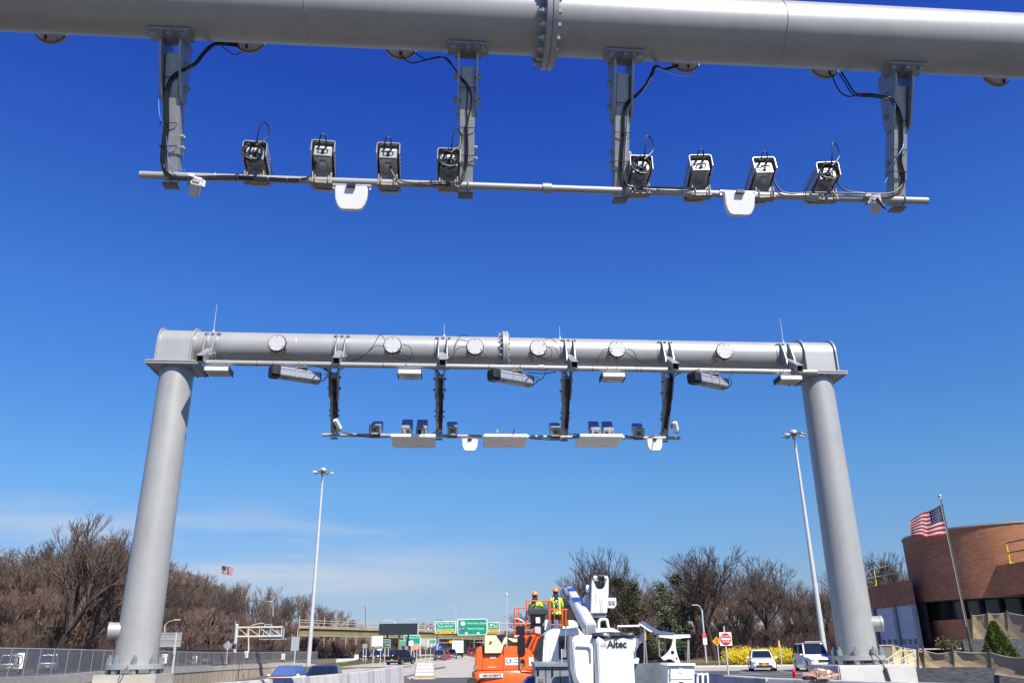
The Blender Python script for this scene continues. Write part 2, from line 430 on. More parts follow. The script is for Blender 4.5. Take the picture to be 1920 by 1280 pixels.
    for s in hp:
        if ph is None:
            m = MB()
            m.box((0, .076, -HL/2), (.152, .152, HL), TM)
            ph = m.build('hanger_post', steelb, g, bevel=.012, loc=(s, 0, 0))
            sl = MB().box((0, .076, -.78), (.172, .172, .62), TM).build('splice_sleeve', steelb, ph, bevel=.012)
            br = MB()
            o = HT-.12
            poly = [(.0+o, ZB-.33), (.02+o, ZB-.50), (.10+o, ZB-.94), (.16+o, ZB-.985), (.24+o, ZB-.98), (.30+o, ZB-.92), (.36+o*.9, ZB-.60), (.36+o*.6, ZB-.24), (.2+o*.5, ZB-.28)]
            M = Matrix(((0, 1, 0, 0), (1, 0, 0, 0), (0, 0, 1, 0), (0, 0, 0, 1)))
            poly = [(y+TN*.8*max(0, ZB-.5-z), z) for y, z in poly]
            for x in (-.1, .1): br.prism(poly, x-.012, x+.012, M)
            br.box((0, .02+o*.4, ZB-.372), (.44, .20, .03)); br.box((0, .1+o*.5, ZB-.345), (.30, .2, .03))
            bk = br.build('saddle_bracket', steelb, ph, bevel=.003)
            bb = MB()
            for x in (-.16, 0, .16): bb.hexn((x, -.03+o*.4, ZB-.387), (x, -.03+o*.4, ZB-.43), .034).cyl((x, -.03+o*.4, ZB-.387), (x, -.03+o*.4, ZB-.395), .048, n=14)
            for z in (-.10, -.36):
                bb.cyl((-.16, .08, z), (.16, .08, z), .016, n=8, M=TM)
                bb.cyl((-.148, .08, z), (-.112, .08, z), .034, n=6, M=TM).cyl((.148, .08, z), (.112, .08, z), .034, n=6, M=TM)
            for z in (-.88, -1.0):
                bb.cyl((-.125, .08, z), (.125, .08, z), .013, n=8, M=TM); bb.cyl((-.12, .08, z), (-.087, .08, z), .028, n=6, M=TM).cyl((.12, .08, z), (.087, .08, z), .028, n=6, M=TM)
            bn = build_each(bb, 'bracket_bolt', nut, ph)
            fo = MB().box((0, HY+.07, zx-.052), (.16, .12, .016))
            fo.tube([(0.02, HY+.02, zx+.05), (.02, HY-.07, zx+.05), (.02, HY-.095, zx), (.02, HY-.07, zx-.05), (.02, HY+.02, zx-.05)], .008)
            ft = fo.build('foot_clamp', steeld, ph)
        else:
            c = copyone(ph, g, (s, 0, 0))
            for ch in (sl, bk, bn, ft): copyone(ch, c)
    xa, xb = (gs(262, 328, 7.65)[0], gs(1738, 370, 7.65)[0]) if near else (gs(604, 815, 18.62)[0], gs(1275, 822, 18.62)[0])
    rx = .04
    YX = HY-.045
    cb = MB().cyl((xa, YX, zx), (xb, YX, zx), rx, n=20)
    cb.build('crossbar', steel, g)
    if near: MB().cyl((gs(1017, 352, 7.65)[0], YX, zx), (gs(1034, 352, 7.65)[0], YX, zx), .056, n=20).build('crossbar_coupling', steel, g, bevel=.004)
    if not near:
        # bolted front brackets with open square arms, and the rail slung below them
        pa = None
        for s in (-5.235, -2.39, -.12, 2.765, 5.03, 7.868):
            if pa is None:
                m = MB(); M = Matrix(((0, 1, 0, 0), (1, 0, 0, 0), (0, 0, 1, 0), (0, 0, 0, 1)))
                sh = []
                for a in range(0, 13):
                    t = R(38-a*7); sh.append((-(RB+.002)*math.cos(t), ZB+(RB+.002)*math.sin(t)))
                sh2 = [(y*1.045, ZB+(z-ZB)*1.045) for y, z in sh]
                m.prism(sh+sh2[::-1], -.19, .19, M)
                pa = m.build('bracket_saddle', steelb, g, loc=(s, 0, 0))
                m = MB()
                for x in (-.095, .095):
                    m.prism([(-.335, ZB+.25), (-.40, ZB+.19), (-.52, ZB-.02), (-.60, ZB-.22), (-.63, ZB-.40), (-.58, ZB-.46), (-.44, ZB-.42), (-.27, ZB-.32), (-.30, ZB-.21), (-.36, ZB-.06), (-.362, ZB+.05)], x-.011, x+.011, M)
                pg = build_each(m, 'gusset_plate', steelb, pa, bevel=.003)
                m = MB(); AM = Matrix.Translation((0, -.36, ZB-.225)) @ Matrix.Rotation(R(31.6), 4, 'X')
                for d in (.07, -.07): m.box((0, -.385, d), (.152, .77, .012), AM)
                for d in (-.07, .07): m.box((d, -.385, 0), (.012, .77, .128), AM)
                m.box((0, -.2, 0), (.12, .01, .12), AM); z0 = ZB-.33
                pt = m.build('square_arm', steelb, pa)
                m = MB()
                for x in (-.14, 0, .14):
                    t = R(33); y, z = -(RB+.016)*math.cos(t), ZB+(RB+.016)*math.sin(t)
                    m.cyl((x, y, z), (x, y-.012*math.cos(t), z+.012*math.sin(t)), .042, n=14); m.hexn((x, y, z), (x, y-.045*math.cos(t), z+.045*math.sin(t)), .028)
                for x in (-.14, .14): m.hexn((x, -.5, z0), (x*.75, -.5, z0), .03)
                m.hexn((.15, -.42, ZB-.3), (.11, -.42, ZB-.3), .03)
                pn = build_each(m, 'bracket_bolt', nut, pa)
                pu = MB().box((0, -.78, ZB-.555), (.2, .09, .012)).tube([(.05+0*k, -.76+.066*math.cos(R(a)), ZB-.625+.066*math.sin(R(a))) for k, a in enumerate(range(30, 340, 30))], .008).build('rail_clamp', steelb, pa)
            else:
                c = copyone(pa, g, (s, 0, 0))
                for ch in (pg, pt, pn, pu): copyone(ch, c)
        rl = MB().cyl((-5.22, -.76, ZB-.625), (8.36, -.76, ZB-.625), .06, n=24).build('equipment_rail', steel, g)
        MB().cyl((2.0, -.76, ZB-.625), (2.12, -.76, ZB-.625), .075, n=24).build('rail_coupling', steel, rl, bevel=.004)
        m = MB()
        for s in (-4.1, -3.75, -3.2, -1.4, -.9, .9, 1.6, 3.2, 4.2, 4.3, 5.6, 6.4, 7.5): m.tube([(s, -.76+.063*math.cos(a), ZB-.625+.063*math.sin(a)) for a in [2*PI*i/14 for i in range(14)]], .005, 5, closed=True)
        build_each(m, 'rail_tie', blackp, rl)
    return g
gNear = gantry(7.09, True, 'nearer steel toll gantry overhead, only its thick beam and hangers in view')
gFar = gantry(17.69, False, 'whole steel toll gantry with two round columns, seen under the nearer beam')
# pedestals
for i, (s, lab) in enumerate(((SL, 'low concrete pedestal with rounded corners under the left gantry column'), (SR, 'low square concrete pedestal under the right gantry column'))):
    c = gp(s, 17.69, 0); z0 = -0.6 if i == 0 else -.1
    p = MB().box((0, 0, (1.325+z0)/2), (1.62 if i else 1.55, 1.5, 1.325-z0)).build('pedestal', concA if i == 0 else concB, None, bevel=.2 if i == 0 else .025, loc=(c.x+(.02 if i == 0 else 0), c.y, 0), rot=(0, 0, YAW), bseg=6 if i == 0 else 2)
    tag(p, lab, 'pedestal', 'concrete pedestals under the columns')
    q = thing('earthing_wire', 'thin %s running down the %s pedestal' % (('grey earthing wire', 'left') if i == 0 else ('dark earthing conduit', 'right')), 'wire', (c.x, c.y, 0), YAW)
    w = MB().tube(bez([(.05, -.54, 1.48), (.04, -.62, 1.42), (.02, -.77, 1.34), (0, -.78, 1.15), (.02, -.78, .95)] if i == 0 else [(.0, -.54, 1.55), (.08, -.62, 1.5), (.13, -.74, 1.36), (.14, -.775, 1.25)]), .011, 6)
    w.build('wire_run', steeld if i == 0 else poled, q)
    if i: MB().cyl((.14, -.79, 1.27), (.2, -.79, .93), .03, n=10).build('conduit', poled, q)
    MB().box((0, -.79, .97) if i == 0 else (.22, -.8, .95), (.14, .03, .03)).build('clamp', steeld, q)
for i, s in enumerate((SL, SR)):
    c = gp(s, 7.09, 0)
    p = MB().box((0, 0, .36), (1.6, 1.5, 1.93)).build('pedestal', concB, None, bevel=.03, loc=(c.x, c.y, 0), rot=(0, 0, YAW))
    tag(p, 'concrete pedestal under the nearer gantry %s column, out of the picture' % ('left', 'right')[i], 'pedestal', 'concrete pedestals under the columns')

# ------------------------------------------------------------------ toll cameras
def camera_unit(tilt, label, loc, rz, group, rear=False, coil=False):
    t = thing('toll_camera', label, 'traffic camera', loc, rz, group)
    B = Matrix.Translation((0, 0, .17)) @ Matrix.Rotation(R(-tilt), 4, 'X')     # forward is +y, tilted down
    if rear: B = Matrix.Translation((0, .13, .225)) @ Matrix.Rotation(R(-tilt), 4, 'X')
    w, h, L_ = .125, .12, .27
    m = MB()
    bz = -.06 if rear else -.10
    pr = [(-w, bz), (-w, h-.02), (-w+.02, h), (w-.02, h), (w, h-.02), (w, bz), (w-.008, bz), (w-.008, h-.024), (w-.024, h-.009), (-w+.024, h-.009), (-w+.008, h-.024), (-w+.008, bz)]
    m.prism(pr, -L_-.03, L_, B); sh = m.build('sun_shield', camgrey, t)
    m = MB()
    for k in range(7):
        for sx in (-1, 1): m.box((sx*(w+.002), -.2+k*.06, .035), (.004, .03, .008), B)
    build_each(m, 'shield_slot', blackp, sh)
    body = MB().box((0, -.01, 0), (.19, .46, .155), B).build('housing', camgrey, t, bevel=.012)
    m = MB()
    for a, b, c, d in ((0, .084, .212, .022), (0, -.084, .212, .022), (-.095, 0, .022, .15), (.095, 0, .022, .15)): m.box((a, .235, b), (c, .03, d), B)
    m.build('front_frame', whitep2, body, bevel=.003)
    fp = MB().box((0, .225, 0), (.175, .012, .15), B).build('face_plate', panelg if tilt < 30 and not rear else darkglass, body)
    MB().cyl((0, .23, 0), (0, .24, 0), .026 if tilt < 30 else .05, n=20, M=B).build('lens', darkglass, body)
    rp = MB().box((0, -.245, .0), (.185, .012, .15), B).build('rear_plate', camgrey, body, bevel=.002); MB().box((0, -.254, .045), (.15, .008, .035), B).build('rear_label', whitep2, body, bevel=.002)
    m = MB().cyl((-.045, -.25, .055), (-.045, -.31, .06), .014, n=10, M=B).cyl((.03, -.25, .055), (.03, -.31, .06), .014, n=10, M=B).cyl((.0, -.25, -.03), (0, -.275, -.03), .018, n=10, M=B)
    m.tube([tuple(v) for v in bez([(-.05, -.25, -.02), (-.04, -.285, -.02), (.04, -.285, -.02), (.05, -.25, -.02)], 5)], .007, 6, B)
    m.build('connectors', blackp, body)
    m = MB().box((0, .0, -.09), (.07, .36, .025), B).box((0, .05, -.105), (.05, .2, .02), B)
    m.build('mounting_rail', camgrey, body)
    m = MB().box((0, .05 if rear else 0, .085 if rear else .03), (.20, .012 if rear else .12, .10 if rear else .05)).box((0, .02, -.035), (.22, .10, .02)).box((-.095, .02, .02), (.01, .12, .12)).box((.095, .02, .02), (.01, .12, .12))
    for x in (-.07, .07): m.tube([(x, .05, .035), (x, -.045, .035), (x, -.055, 0), (x, -.045, -.04), (x, .05, -.04)], .006, 6)
    m.build('clamp', rustp if rear else steeld, t)
    if coil:
        m = MB()
        for k in range(6):
            c = Vector((rnd.uniform(-.008, .008)-.01, -.30-.007*k, -.035+rnd.uniform(-.008, .008))); r = .098+rnd.uniform(-.008, .008)
            m.tube([c+Vector((r*math.cos(a), .012*math.sin(3*a+k), r*math.sin(a))) for a in [2*PI*i/26 for i in range(26)]], .0065, 6, B, True)
        m.build('cable_coil', cable, t)
    if rear:
        a = .11 if coil else .05
        m = MB().tube(bez([(.03, -.31, .06), (.03, -.38, .12), (.06, -.40, .12+a*1.6), (.12, -.36, .10+a*1.6), (.13, -.33, .05+a), (.02, -.36, .02)] if coil else [(.03, -.31, .06), (.02, -.37, .1), (-.02, -.38, .1), (-.045, -.31, .06)], 6), .007, 6, B)
        m.build('lead', cable, t)
    return t
names = ['leftmost', 'second from left', 'third from left', 'fourth from left beside a hanger', 'fifth from left beside a hanger', 'sixth from left', 'seventh from left', 'rightmost']
for i, (px, tilt, yaw, coil) in enumerate(((476, 2, -9, 1), (603, 17, -8, 0), (727, 17, -1, 0), (841, 2, 0, 1), (1199, 2, 4, 1), (1312, 14, 11, 0), (1430, 14, 12, 0), (1546, 3, 14, 1))):
    s, z = gs(px, 340, 7.65)
    p = gp(s, 7.65, ZB-1.757)
    camera_unit(tilt, 'grey camera seen from behind on the near crossbar, '+names[i], p, YAW-R(yaw)*.5, 'cameras on the near crossbar', True, coil)
for i, (s, tilt, yaw) in enumerate(((-1.59, 24, 4), (-.90, 35, 1), (-.56, 35, 1), (.125, 26, 0), (2.49, 26, 3), (3.40, 36, 6), (3.72, 36, 6), (4.43, 28, 7))):
    p = gp(s*18.62/18.1, 18.62, ZB-1.76)
    camera_unit(tilt, 'boxy camera facing us on the far crossbar, %s' % ('leftmost of the eight', 'left of the left pair', 'right of the left pair', 'just right of the second hanger', 'just left of the third hanger', 'left of the right pair', 'right of the right pair', 'rightmost of the eight')[i], p, YAW+PI-R(yaw), 'cameras on the far crossbar')

# antennas
def small_antenna(loc, label, sc=1):
    t = thing('small_antenna', label, 'antenna', loc, YAW, 'small rounded antennas')
    def out(k, y):
        P = [(-.182, .0), (-.185, -.05), (-.178, -.14), (-.16, -.20), (-.135, -.245), (-.115, -.26), (-.09, -.268), (.09, -.268), (.115, -.26), (.135, -.245), (.16, -.20), (.178, -.14), (.185, -.05), (.182, 0), (.17, .012), (-.17, .012)]
        return [(x*k, y, -.128+(z+.128)*k) for x, z in P]
    M = Matrix.Rotation(R(13 if sc < .95 else 6), 4, 'X') @ Matrix.Scale(sc, 4)
    b = MB().loft([out(.96, -.035), out(1, -.025), out(1, .03), out(.94, .045)], M=M).build('radome', whitep, t, bevel=.004)
    MB().box((0, -.05, .0), (.09, .03, .04)).build('latch', blackp, t)
    MB().box((0, .03, .045), (.40, .03, .02)).box((-.19, .05, .02), (.02, .05, .05)).box((.19, .05, .02), (.02, .05, .05)).build('bracket', steelb, t)
    return t
for px, lab in ((658, 'white rounded antenna under the left half of the near crossbar'), (1386, 'white rounded antenna under the right half of the near crossbar')):
    s, z = gs(px, 370, 7.52); small_antenna(gp(s, 7.52, gs(px, 352 if px < 900 else 364, 7.52)[1]), lab, .92)
for px, lab in ((881, 'white rounded antenna under the far crossbar, left of centre'), (1227, 'white rounded antenna near the right end of the far crossbar')):
    s, z = gs(px, 824, 18.5); small_antenna(gp(s, 18.5, z), lab, .98)
for i, (xa, xb) in enumerate(((733, 816), (908, 990), (1088, 1169))):
    s0 = gs(xa, 818, 18.22)[0]; s1 = gs(xb, 818, 18.22)[0]; z = gs((xa+xb)/2, 814, 18.22)[1]
    t = thing('flat_antenna_panel', 'large flat off-white antenna panel under the far crossbar, %s of three' % ('left', 'middle', 'right')[i], 'antenna', gp((s0+s1)/2, 18.22, z), YAW, 'flat antenna panels')
    M = Matrix.Rotation(R(-3), 4, 'X')
    MB().box((0, .42, -.03), (s1-s0, .86, .085), M).build('radome', mat('bright_white_radome', (.90, .89, .84), .4, 0, .02, 4), t, bevel=.016)
    MB().box((0, .30, .05), (.5, .1, .06)).box((-.2, .2, .09), (.05, .3, .08)).box((.2, .2, .09), (.05, .3, .08)).build('bracket', steelb, t)
    MB().box((.12, .70, -.073), (.14, .015, .003), M).build('marking', panelg, t)

# floodlight style illuminators and long scanner boxes under the rail
il = None
for i, px in enumerate((411, 769, 1147, 1474)):
    s, z = gs(px, 692, 16.93)
    lab = 'white-edged rectangular illuminator under the rail, %s of four' % ('leftmost', 'second from left', 'third from left', 'rightmost')[i]
    if il is None:
        il = thing('illuminator', lab, 'illuminator', gp(s, 16.93, ZB-.625), YAW, 'illuminators under the rail')
        h = MB().prism([(-.02, 0), (.02, 0), (.02, .01), (-.02, .01)], 0, .01)
        m = MB().box((0, -.03, -.205), (.50, .38, .105)).build('housing', whitep2, il, bevel=.012)
        build_each(MB().box((-.256, -.02, -.21), (.012, .4, .13)).box((.256, -.02, -.21), (.012, .4, .13)), 'side_plate', darkb, m, bevel=.003)
        MB().box((0, .02, -.262), (.38, .26, .012)).build('glass', clearp, m, bevel=.004)
        MB().box((0, .02, -.2705), (.30, .18, .006)).build('reflector', chrome, m)
        f = MB()
        for x in (-.1, .1): f.box((x, 0, -.11), (.02, .03, .1)); f.tube([(x, .07, .02), (x, 0, .075), (x, -.07, .02), (x, -.07, -.06), (x, .07, -.06)], .007, 6, closed=True)
        f.box((0, 0, -.07), (.3, .14, .012)).box((0, .0, -.145), (.26, .08, .012)); f.build('clamp', steelb, il)
    else: dup(il, gp(s, 16.93, ZB-.625), YAW, lab)
sc0 = None
for i, px in enumerate((557, 961, 1329)):
    s, z = gs(px+8, 698, 16.93)
    lab = 'long octagonal scanner box hung under the rail, %s of three' % ('left', 'middle', 'right')[i]
    if sc0 is None:
        sc0 = thing('laser_scanner', lab, 'scanner', gp(s, 16.93, ZB-.625), YAW, 'long scanner boxes under the rail')
        M = Matrix.Translation((-.08, .03, -.245)) @ Matrix.Rotation(R(30), 4, 'Z') @ Matrix.Rotation(R(-1.5), 4, 'Y')
        def oc(x, k): 
            P = [(-.13, -.075), (-.085, -.125), (.085, -.125), (.13, -.075), (.13, .085), (.10, .115), (-.10, .115), (-.13, .085)]
            return [(x, y*k, z*k) for y, z in P]
        b = MB().loft([oc(-.42, 1), oc(.46, 1)], M=M).build('casing', camgrey, sc0, bevel=.006)
        MB().loft([oc(-.60, .96), oc(-.57, 1.08), oc(-.42, 1.06)], M=M).build('black_hood', blackp, sc0)
        MB().loft([oc(.46, 1.0), oc(.485, .96)], M=M).build('end_cap', darkb, sc0)
        m = MB()
        for y, z, dy, dz in ((0, .113, .18, .004), (-.132, .0, .004, .1)): m.box((0.02, y, z), (.86, dy, dz), M)
        build_each(MB().box((-.30, -.07, -.1225), (.12, .07, .005), M).box((.34, -.05, -.1225), (.12, .07, .005), M), 'window', darkb, b)
        build_each(MB().box((0.02, -.131, .052), (.88, .006, .006), M).box((.02, .0, -.1215), (.88, .006, .004), M), 'seam', blackp, b)
        f = MB()
        for x in (-.07, .17):
            f.box((x, -.137, .0), (.035, .01, .18), M); f.box((x, 0, .118), (.035, .26, .01), M)
        for x in (-.06, .06): f.tube([(x, .07, .02), (x, 0, .075), (x, -.07, .02), (x, -.07, -.08), (x, .07, -.08)], .007, 6, closed=True)
        f.box((0, 0, -.09), (.26, .14, .012)).box((0, 0, -.12), (.05, .05, .07)).build('yoke', steelb, sc0)
        MB().tube(bez([(.40, .25, -.16), (.48, .30, -.10), (.5, .26, -.2), (.43, .25, -.3)], 6), .008, 5).build('lead', cable, sc0)
    else: dup(sc0, gp(s, 16.93, ZB-.625), YAW, lab)
# bullet cameras
def bullet(loc, rot, label):
    t = thing('bullet_camera', label, 'security camera', loc, rot=rot)
    MB().cyl((0, 0, -.02), (0, 0, .24), .058, n=20).build('casing', whitep, t, bevel=.006)
    MB().cyl((0, 0, -.035), (0, 0, -.015), .05, n=20).build('lens_face', darkglass, t)
    MB().cyl((.0, .05, .12), (.0, .16, .1), .02, n=10).box((0, .17, .1), (.12, .03, .12)).build('bracket', whitep2, t)
s, z = gs(637, 805, 18.5); bullet(gp(s, 18.45, z+.02), (R(42), R(-30), YAW), 'white bullet camera at the left end of the far crossbar')
s, z = gs(1268, 808, 18.5); bullet(gp(s, 18.45, z-.02), (R(30), R(-20), YAW), 'white bullet camera at the right end of the far crossbar')
for px, py, lab, rz in ((367, 352, 'pale security camera hanging at the left end of the near crossbar', 20), (1640, 385, 'grey security camera with a dark plug at the right end of the near crossbar', -15)):
    s, z = gs(px, py, 7.56)
    t = thing('security_camera', lab, 'security camera', gp(s, 7.56, z), YAW+R(rz), 'security cameras on the near crossbar')
    M = Matrix.Rotation(R(-35), 4, 'X') @ Matrix.Rotation(R(12 if px < 900 else 0), 4, 'Y')
    MB().box((0, 0, -.02), (.10, .16, .10), M).build('casing', whitep2, t, bevel=.012)
    MB().box((0, -.085, -.02), (.07, .012, .07), M).build('rear_plate', panelg, t)
    MB().box((0, .04, .09), (.17, .05, .10)).box((-.06, .0, .11), (.06, .10, .03)).tube([(-.05, -.03, .13), (-.05, -.06, .08), (.03, -.06, .06), (.06, 0, .12)], .008).build('bracket', steelb, t, bevel=.004)
    if px > 900: MB().cyl((.01, -.1, .03), (.05, -.12, -.1), .016, n=8).cyl((.05, -.12, -.1), (.07, -.12, -.13), .008, n=6).build('plug', blackp, t)

# ------------------------------------------------------------------ cables
def cables(label, runs, n, mats=None, r=.009, ties=None, k=8, group='black cables on the gantries'):
    def hit(px, py, nv, lift=0):
        if not isinstance(nv, tuple): s, z = gs(px, py, nv); return s, nv-lift, z
        base_n, a, tn = nv; d = ray(px, py)
        tt = (base_n+a-lift+tn*(ZB-.5-CH))/(d.dot(gn)+tn*d.z); return tt*d.dot(gb), tt*d.dot(gn), tt*d.z+CH
    t = thing('cable_run', label, 'cable', gp(*hit(runs[0][0][0], runs[0][0][1], n)), 0, group)
    base = Vector(t.location)
    for i, run in enumerate(runs):
        nn_ = n
        pts = []
        for p in run:
            nv = p[2] if len(p) > 2 else n
            pts.append(gp(*hit(p[0], p[1], nv))-base)
        rr = r if not isinstance(r, (list, tuple)) else r[i]
        MB().tube(bez(pts, k), rr, 6).build('cable', (mats[i] if mats else cable), t)
    if ties:
        m = MB()
        for px, py, hw, hv in ties:
            nv_ = NX if hv else n
            s, nn1, z = hit(px, py, nv_); n_ = nn1
            if hv: m.tube([gp(s, n_-.0, z-hw)-base, gp(s, n_-.014, z)-base, gp(s, n_-.0, z+hw)-base], .004, 5)
            else: m.tube([gp(s-hw, n_+.03, z)-base, gp(s-hw, n_-.01, z)-base, gp(s, n_-.016, z-.01)-base, gp(s+hw, n_-.01, z)-base, gp(s+hw, n_+.06, z)-base], .005, 5)
        build_each(m, 'cable_tie', blackp, t)
    return t
NC = (7.09, .157-.022, .364); NX = 7.60
off = lambda L_, dx, dy: [(p[0]+dx, p[1]+dy)+tuple(p[2:]) for p in L_]
A = [(452, 84, 7.58), (418, 80, 7.5), (398, 84, 7.42), (380, 100, 7.28), (366, 118, 7.2), (345, 130), (326, 140), (315, 158), (310, 190), (310, 230), (307, 262), (304, 290), (307, 312), (314, 324, NX), (330, 332, NX), (360, 333, NX), (400, 331, NX), (450, 331, NX), (500, 334, NX), (560, 336, NX), (585, 328, NX+.03), (592, 300, NX)]
cables('black cable bundle looping from the beam down the leftmost near hanger', [A, off(A[:-3], 2.5, 2), off(A[:-2], -2, 4), [(452, 98, 7.58), (440, 103, 7.5), (425, 94, 7.42), (410, 84, 7.42), (390, 90, 7.35), (360, 124, 7.2), (330, 140), (317, 170), (316, 240), (310, 300), (318, 326, NX), (350, 336, NX)], [(322, 145), (305, 160, 7.4), (298, 185, 7.4), (300, 220, 7.42), (310, 240), (313, 270), (316, 300), (328, 314, 7.58), (348, 320, 7.58)]], NC, [cable]*4+[cableb], [.013, .012, .011, .006, .004], [(316, 145, .085, 0), (315, 231, .085, 0), (315, 274, .085, 0)]+[(x, y, .045, 1) for x, y in ((403, 331), (445, 332), (503, 336), (538, 337), (562, 338), (478, 333))])
B = [(751, 104, 7.58), (770, 118, 7.5), (795, 114, 7.42), (825, 107, 7.35), (845, 120, 7.22), (862, 143), (874, 155), (883, 175), (883, 200), (876, 235), (877, 280), (874, 315), (866, 338, NX), (845, 345, NX), (810, 346, NX), (780, 344, NX), (750, 338, NX), (735, 320, NX), (727, 292, NX), (725, 276, NX)]
cables('black cable pair drooping from the beam to the second near hanger', [B, [(778, 99, 7.58), (800, 112, 7.5), (835, 108, 7.28), (852, 130), (866, 150), (876, 163), (875, 200), (876, 240), (873, 290), (872, 325), (862, 341, NX), (820, 342, NX), (770, 342, NX), (742, 334, NX), (730, 310, NX)], off(B[9:16], -4, 1)], NC, None, [.008, .007, .007], [(876, 165, .085, 0), (876, 240, .085, 0), (876, 292, .085, 0)]+[(x, y, .045, 1) for x, y in ((788, 345), (760, 344), (814, 347))])
C = [(1270, 122, 7.58), (1245, 130, 7.42), (1228, 124, 7.35), (1220, 140, 7.22), (1208, 162), (1190, 180), (1175, 192), (1168, 215), (1167, 250), (1164, 290), (1163, 325), (1172, 346, NX), (1190, 352, NX), (1220, 351, NX), (1280, 353, NX), (1320, 352, NX+.03), (1330, 335, NX), (1333, 305, NX)]
cables('black cable bundle swinging from the beam to the third near hanger', [C, off(C[:-3], 3, 1), [(1300, 141, 7.58), (1270, 142, 7.5), (1232, 128, 7.35), (1222, 145, 7.22), (1205, 172), (1182, 194), (1176, 240), (1172, 300), (1170, 335), (1182, 349, NX), (1230, 356, NX)]], NC, [cable, cable, silver], [.012, .010, .006], [(1168, 193, .085, 0), (1168, 249, .085, 0), (1168, 303, .085, 0)]+[(x, y, .045, 1) for x, y in ((1234, 354), (1278, 356))])
D = [(1578, 136, 7.58), (1590, 155, 7.5), (1605, 175, 7.35), (1640, 179, 7.28), (1670, 184, 7.2), (1682, 200), (1690, 222), (1692, 260), (1690, 300), (1696, 330), (1690, 355), (1672, 366, NX), (1640, 364, NX), (1590, 362, NX), (1530, 361, NX), (1475, 362, NX), (1456, 348, NX), (1447, 320, NX), (1445, 295, NX)]
cables('black cables from a beam port to the rightmost near hanger', [D, [(1559, 138, 7.58), (1572, 168, 7.5), (1590, 181, 7.42), (1620, 176, 7.35), (1655, 180, 7.22), (1678, 192), (1692, 225), (1691, 280), (1688, 320), (1692, 345), (1668, 362, NX), (1600, 360, NX), (1575, 350, NX), (1568, 335, NX)], off(D[:13], -4, 3), [(1692, 235), (1694, 270), (1685, 290, 7.4), (1672, 318, 7.55), (1659, 343, 7.55)]], NC, [cable, cable, cable, cableb], [.010, .008, .008, .0045], [(1686, 226, .085, 0), (1686, 281, .085, 0), (1686, 322, .085, 0)]+[(x, y, .045, 1) for x, y in ((1510, 364), (1450, 361), (1624, 366))])
# far gantry
NF = (17.69, .243-.03, .577); NR = 16.95
for i, (x0, x1, dx, rest) in enumerate(((623, 628, -1, [(640, 808, 18.56), (670, 816, 18.56), (700, 820, 18.56), (733, 819, 18.56)]), (824, 823, 0, [(812, 812, 18.56), (800, 817, 18.56), (780, 817, 18.56)]), (1062, 1060, 1, [(1068, 812, 18.56), (1085, 815, 18.56), (1050, 824, 18.56), (1000, 822, 18.56), (992, 819, 18.56)]), (1255, 1245, 2, [(1238, 812, 18.56), (1225, 816, 18.56), (1200, 822, 18.56), (1172, 816, 18.56)]))):
    base = [(x0-16+dx, 690, 17.9), (x0-6, 696, 18.22), (x0, 712), (x0+(x1-x0)*.3, 735), (x0+(x1-x0)*.5+1, 760), (x0+(x1-x0)*.8, 785), (x1, 803)]+rest
    cables('black cable bundle strapped down the far gantry %s hanger' % ('leftmost', 'second', 'third', 'rightmost')[i], [base, off(base[:7], 3, 0), off(base[1:7], 5, 2), [(x0+22, 690, 17.9), (x0+10, 696, 18.22), (x0+5, 712), (x0+4, 740), (x0+2, 770), (x1+1, 802)]], NF, None, [.012, .014, .012, .009], [(x0+(x1-x0)*t, y, .088, 0) for t, y in ((0, 714), (.3, 738), (.6, 757), (.9, 788))])
for i, (lab, runs, n) in enumerate((
    ('thin cables looping from the second port to the saddle bracket', [[(722, 650), (705, 648), (690, 660), (675, 672), (655, 677)], [(722, 637), (712, 628), (698, 650), (680, 668), (660, 674)], [(755, 645), (768, 650), (772, 662), (776, 674)], [(745, 655), (760, 665), (775, 675)], [(736, 658), (738, 668), (752, 674), (770, 673)]], NR),
    ('thin cables looping left of the third port', [[(878, 630), (865, 629), (853, 645), (850, 665), (846, 678)], [(877, 640), (860, 638), (852, 655), (848, 676)], [(877, 650), (860, 652), (852, 662)], [(891, 660), (889, 670), (884, 678)], [(900, 655), (910, 665), (925, 678)]], NR),
    ('thin cables looping right of the fourth port', [[(1024, 648), (1034, 655), (1034, 667), (1028, 672)], [(1022, 636), (1033, 634), (1045, 645), (1054, 655)], [(1027, 650), (1040, 652), (1049, 668)], [(1011, 660), (1013, 668), (1028, 676), (1048, 678)], [(998, 660), (996, 668), (998, 679)]], NR),
    ('thin cables looping round the fifth port', [[(1147, 653), (1132, 656), (1122, 670), (1117, 681)], [(1147, 658), (1135, 660), (1127, 668)], [(1175, 653), (1187, 658), (1195, 675)], [(1172, 660), (1190, 672), (1212, 682)], [(1149, 664), (1152, 674), (1160, 681)]], NR),
    ('cables from the first port to a scanner', [[(517, 655), (520, 665), (535, 672), (545, 676)], [(526, 652), (540, 664), (555, 677)]], NR),
    ('cables from the sixth port to the rightmost scanner', [[(1352, 668), (1345, 674), (1338, 680), (1330, 686)], [(1357, 716, 16.4), (1366, 710, 16.4), (1371, 695, 16.6)]], NR),
    ('thick black cable arching from the rightmost hanger to the rail', [[(1258, 715, 18), (1266, 704, 17.8), (1280, 698, 17.5), (1300, 695, 16.8), (1312, 692, 16.6)], [(1042, 697, 18), (1020, 700, 17.6), (990, 698, 16.8)], [(1006, 714, 16.4), (1018, 708, 16.5), (1026, 690, 16.6)], [(590, 686, 16.7), (605, 690, 17.2), (618, 700, 17.8)], [(596, 712, 16.5), (606, 713, 17), (614, 702, 17.8)]], NR))):
    cables(lab, runs, n, None, .007 if i < 6 else .012)
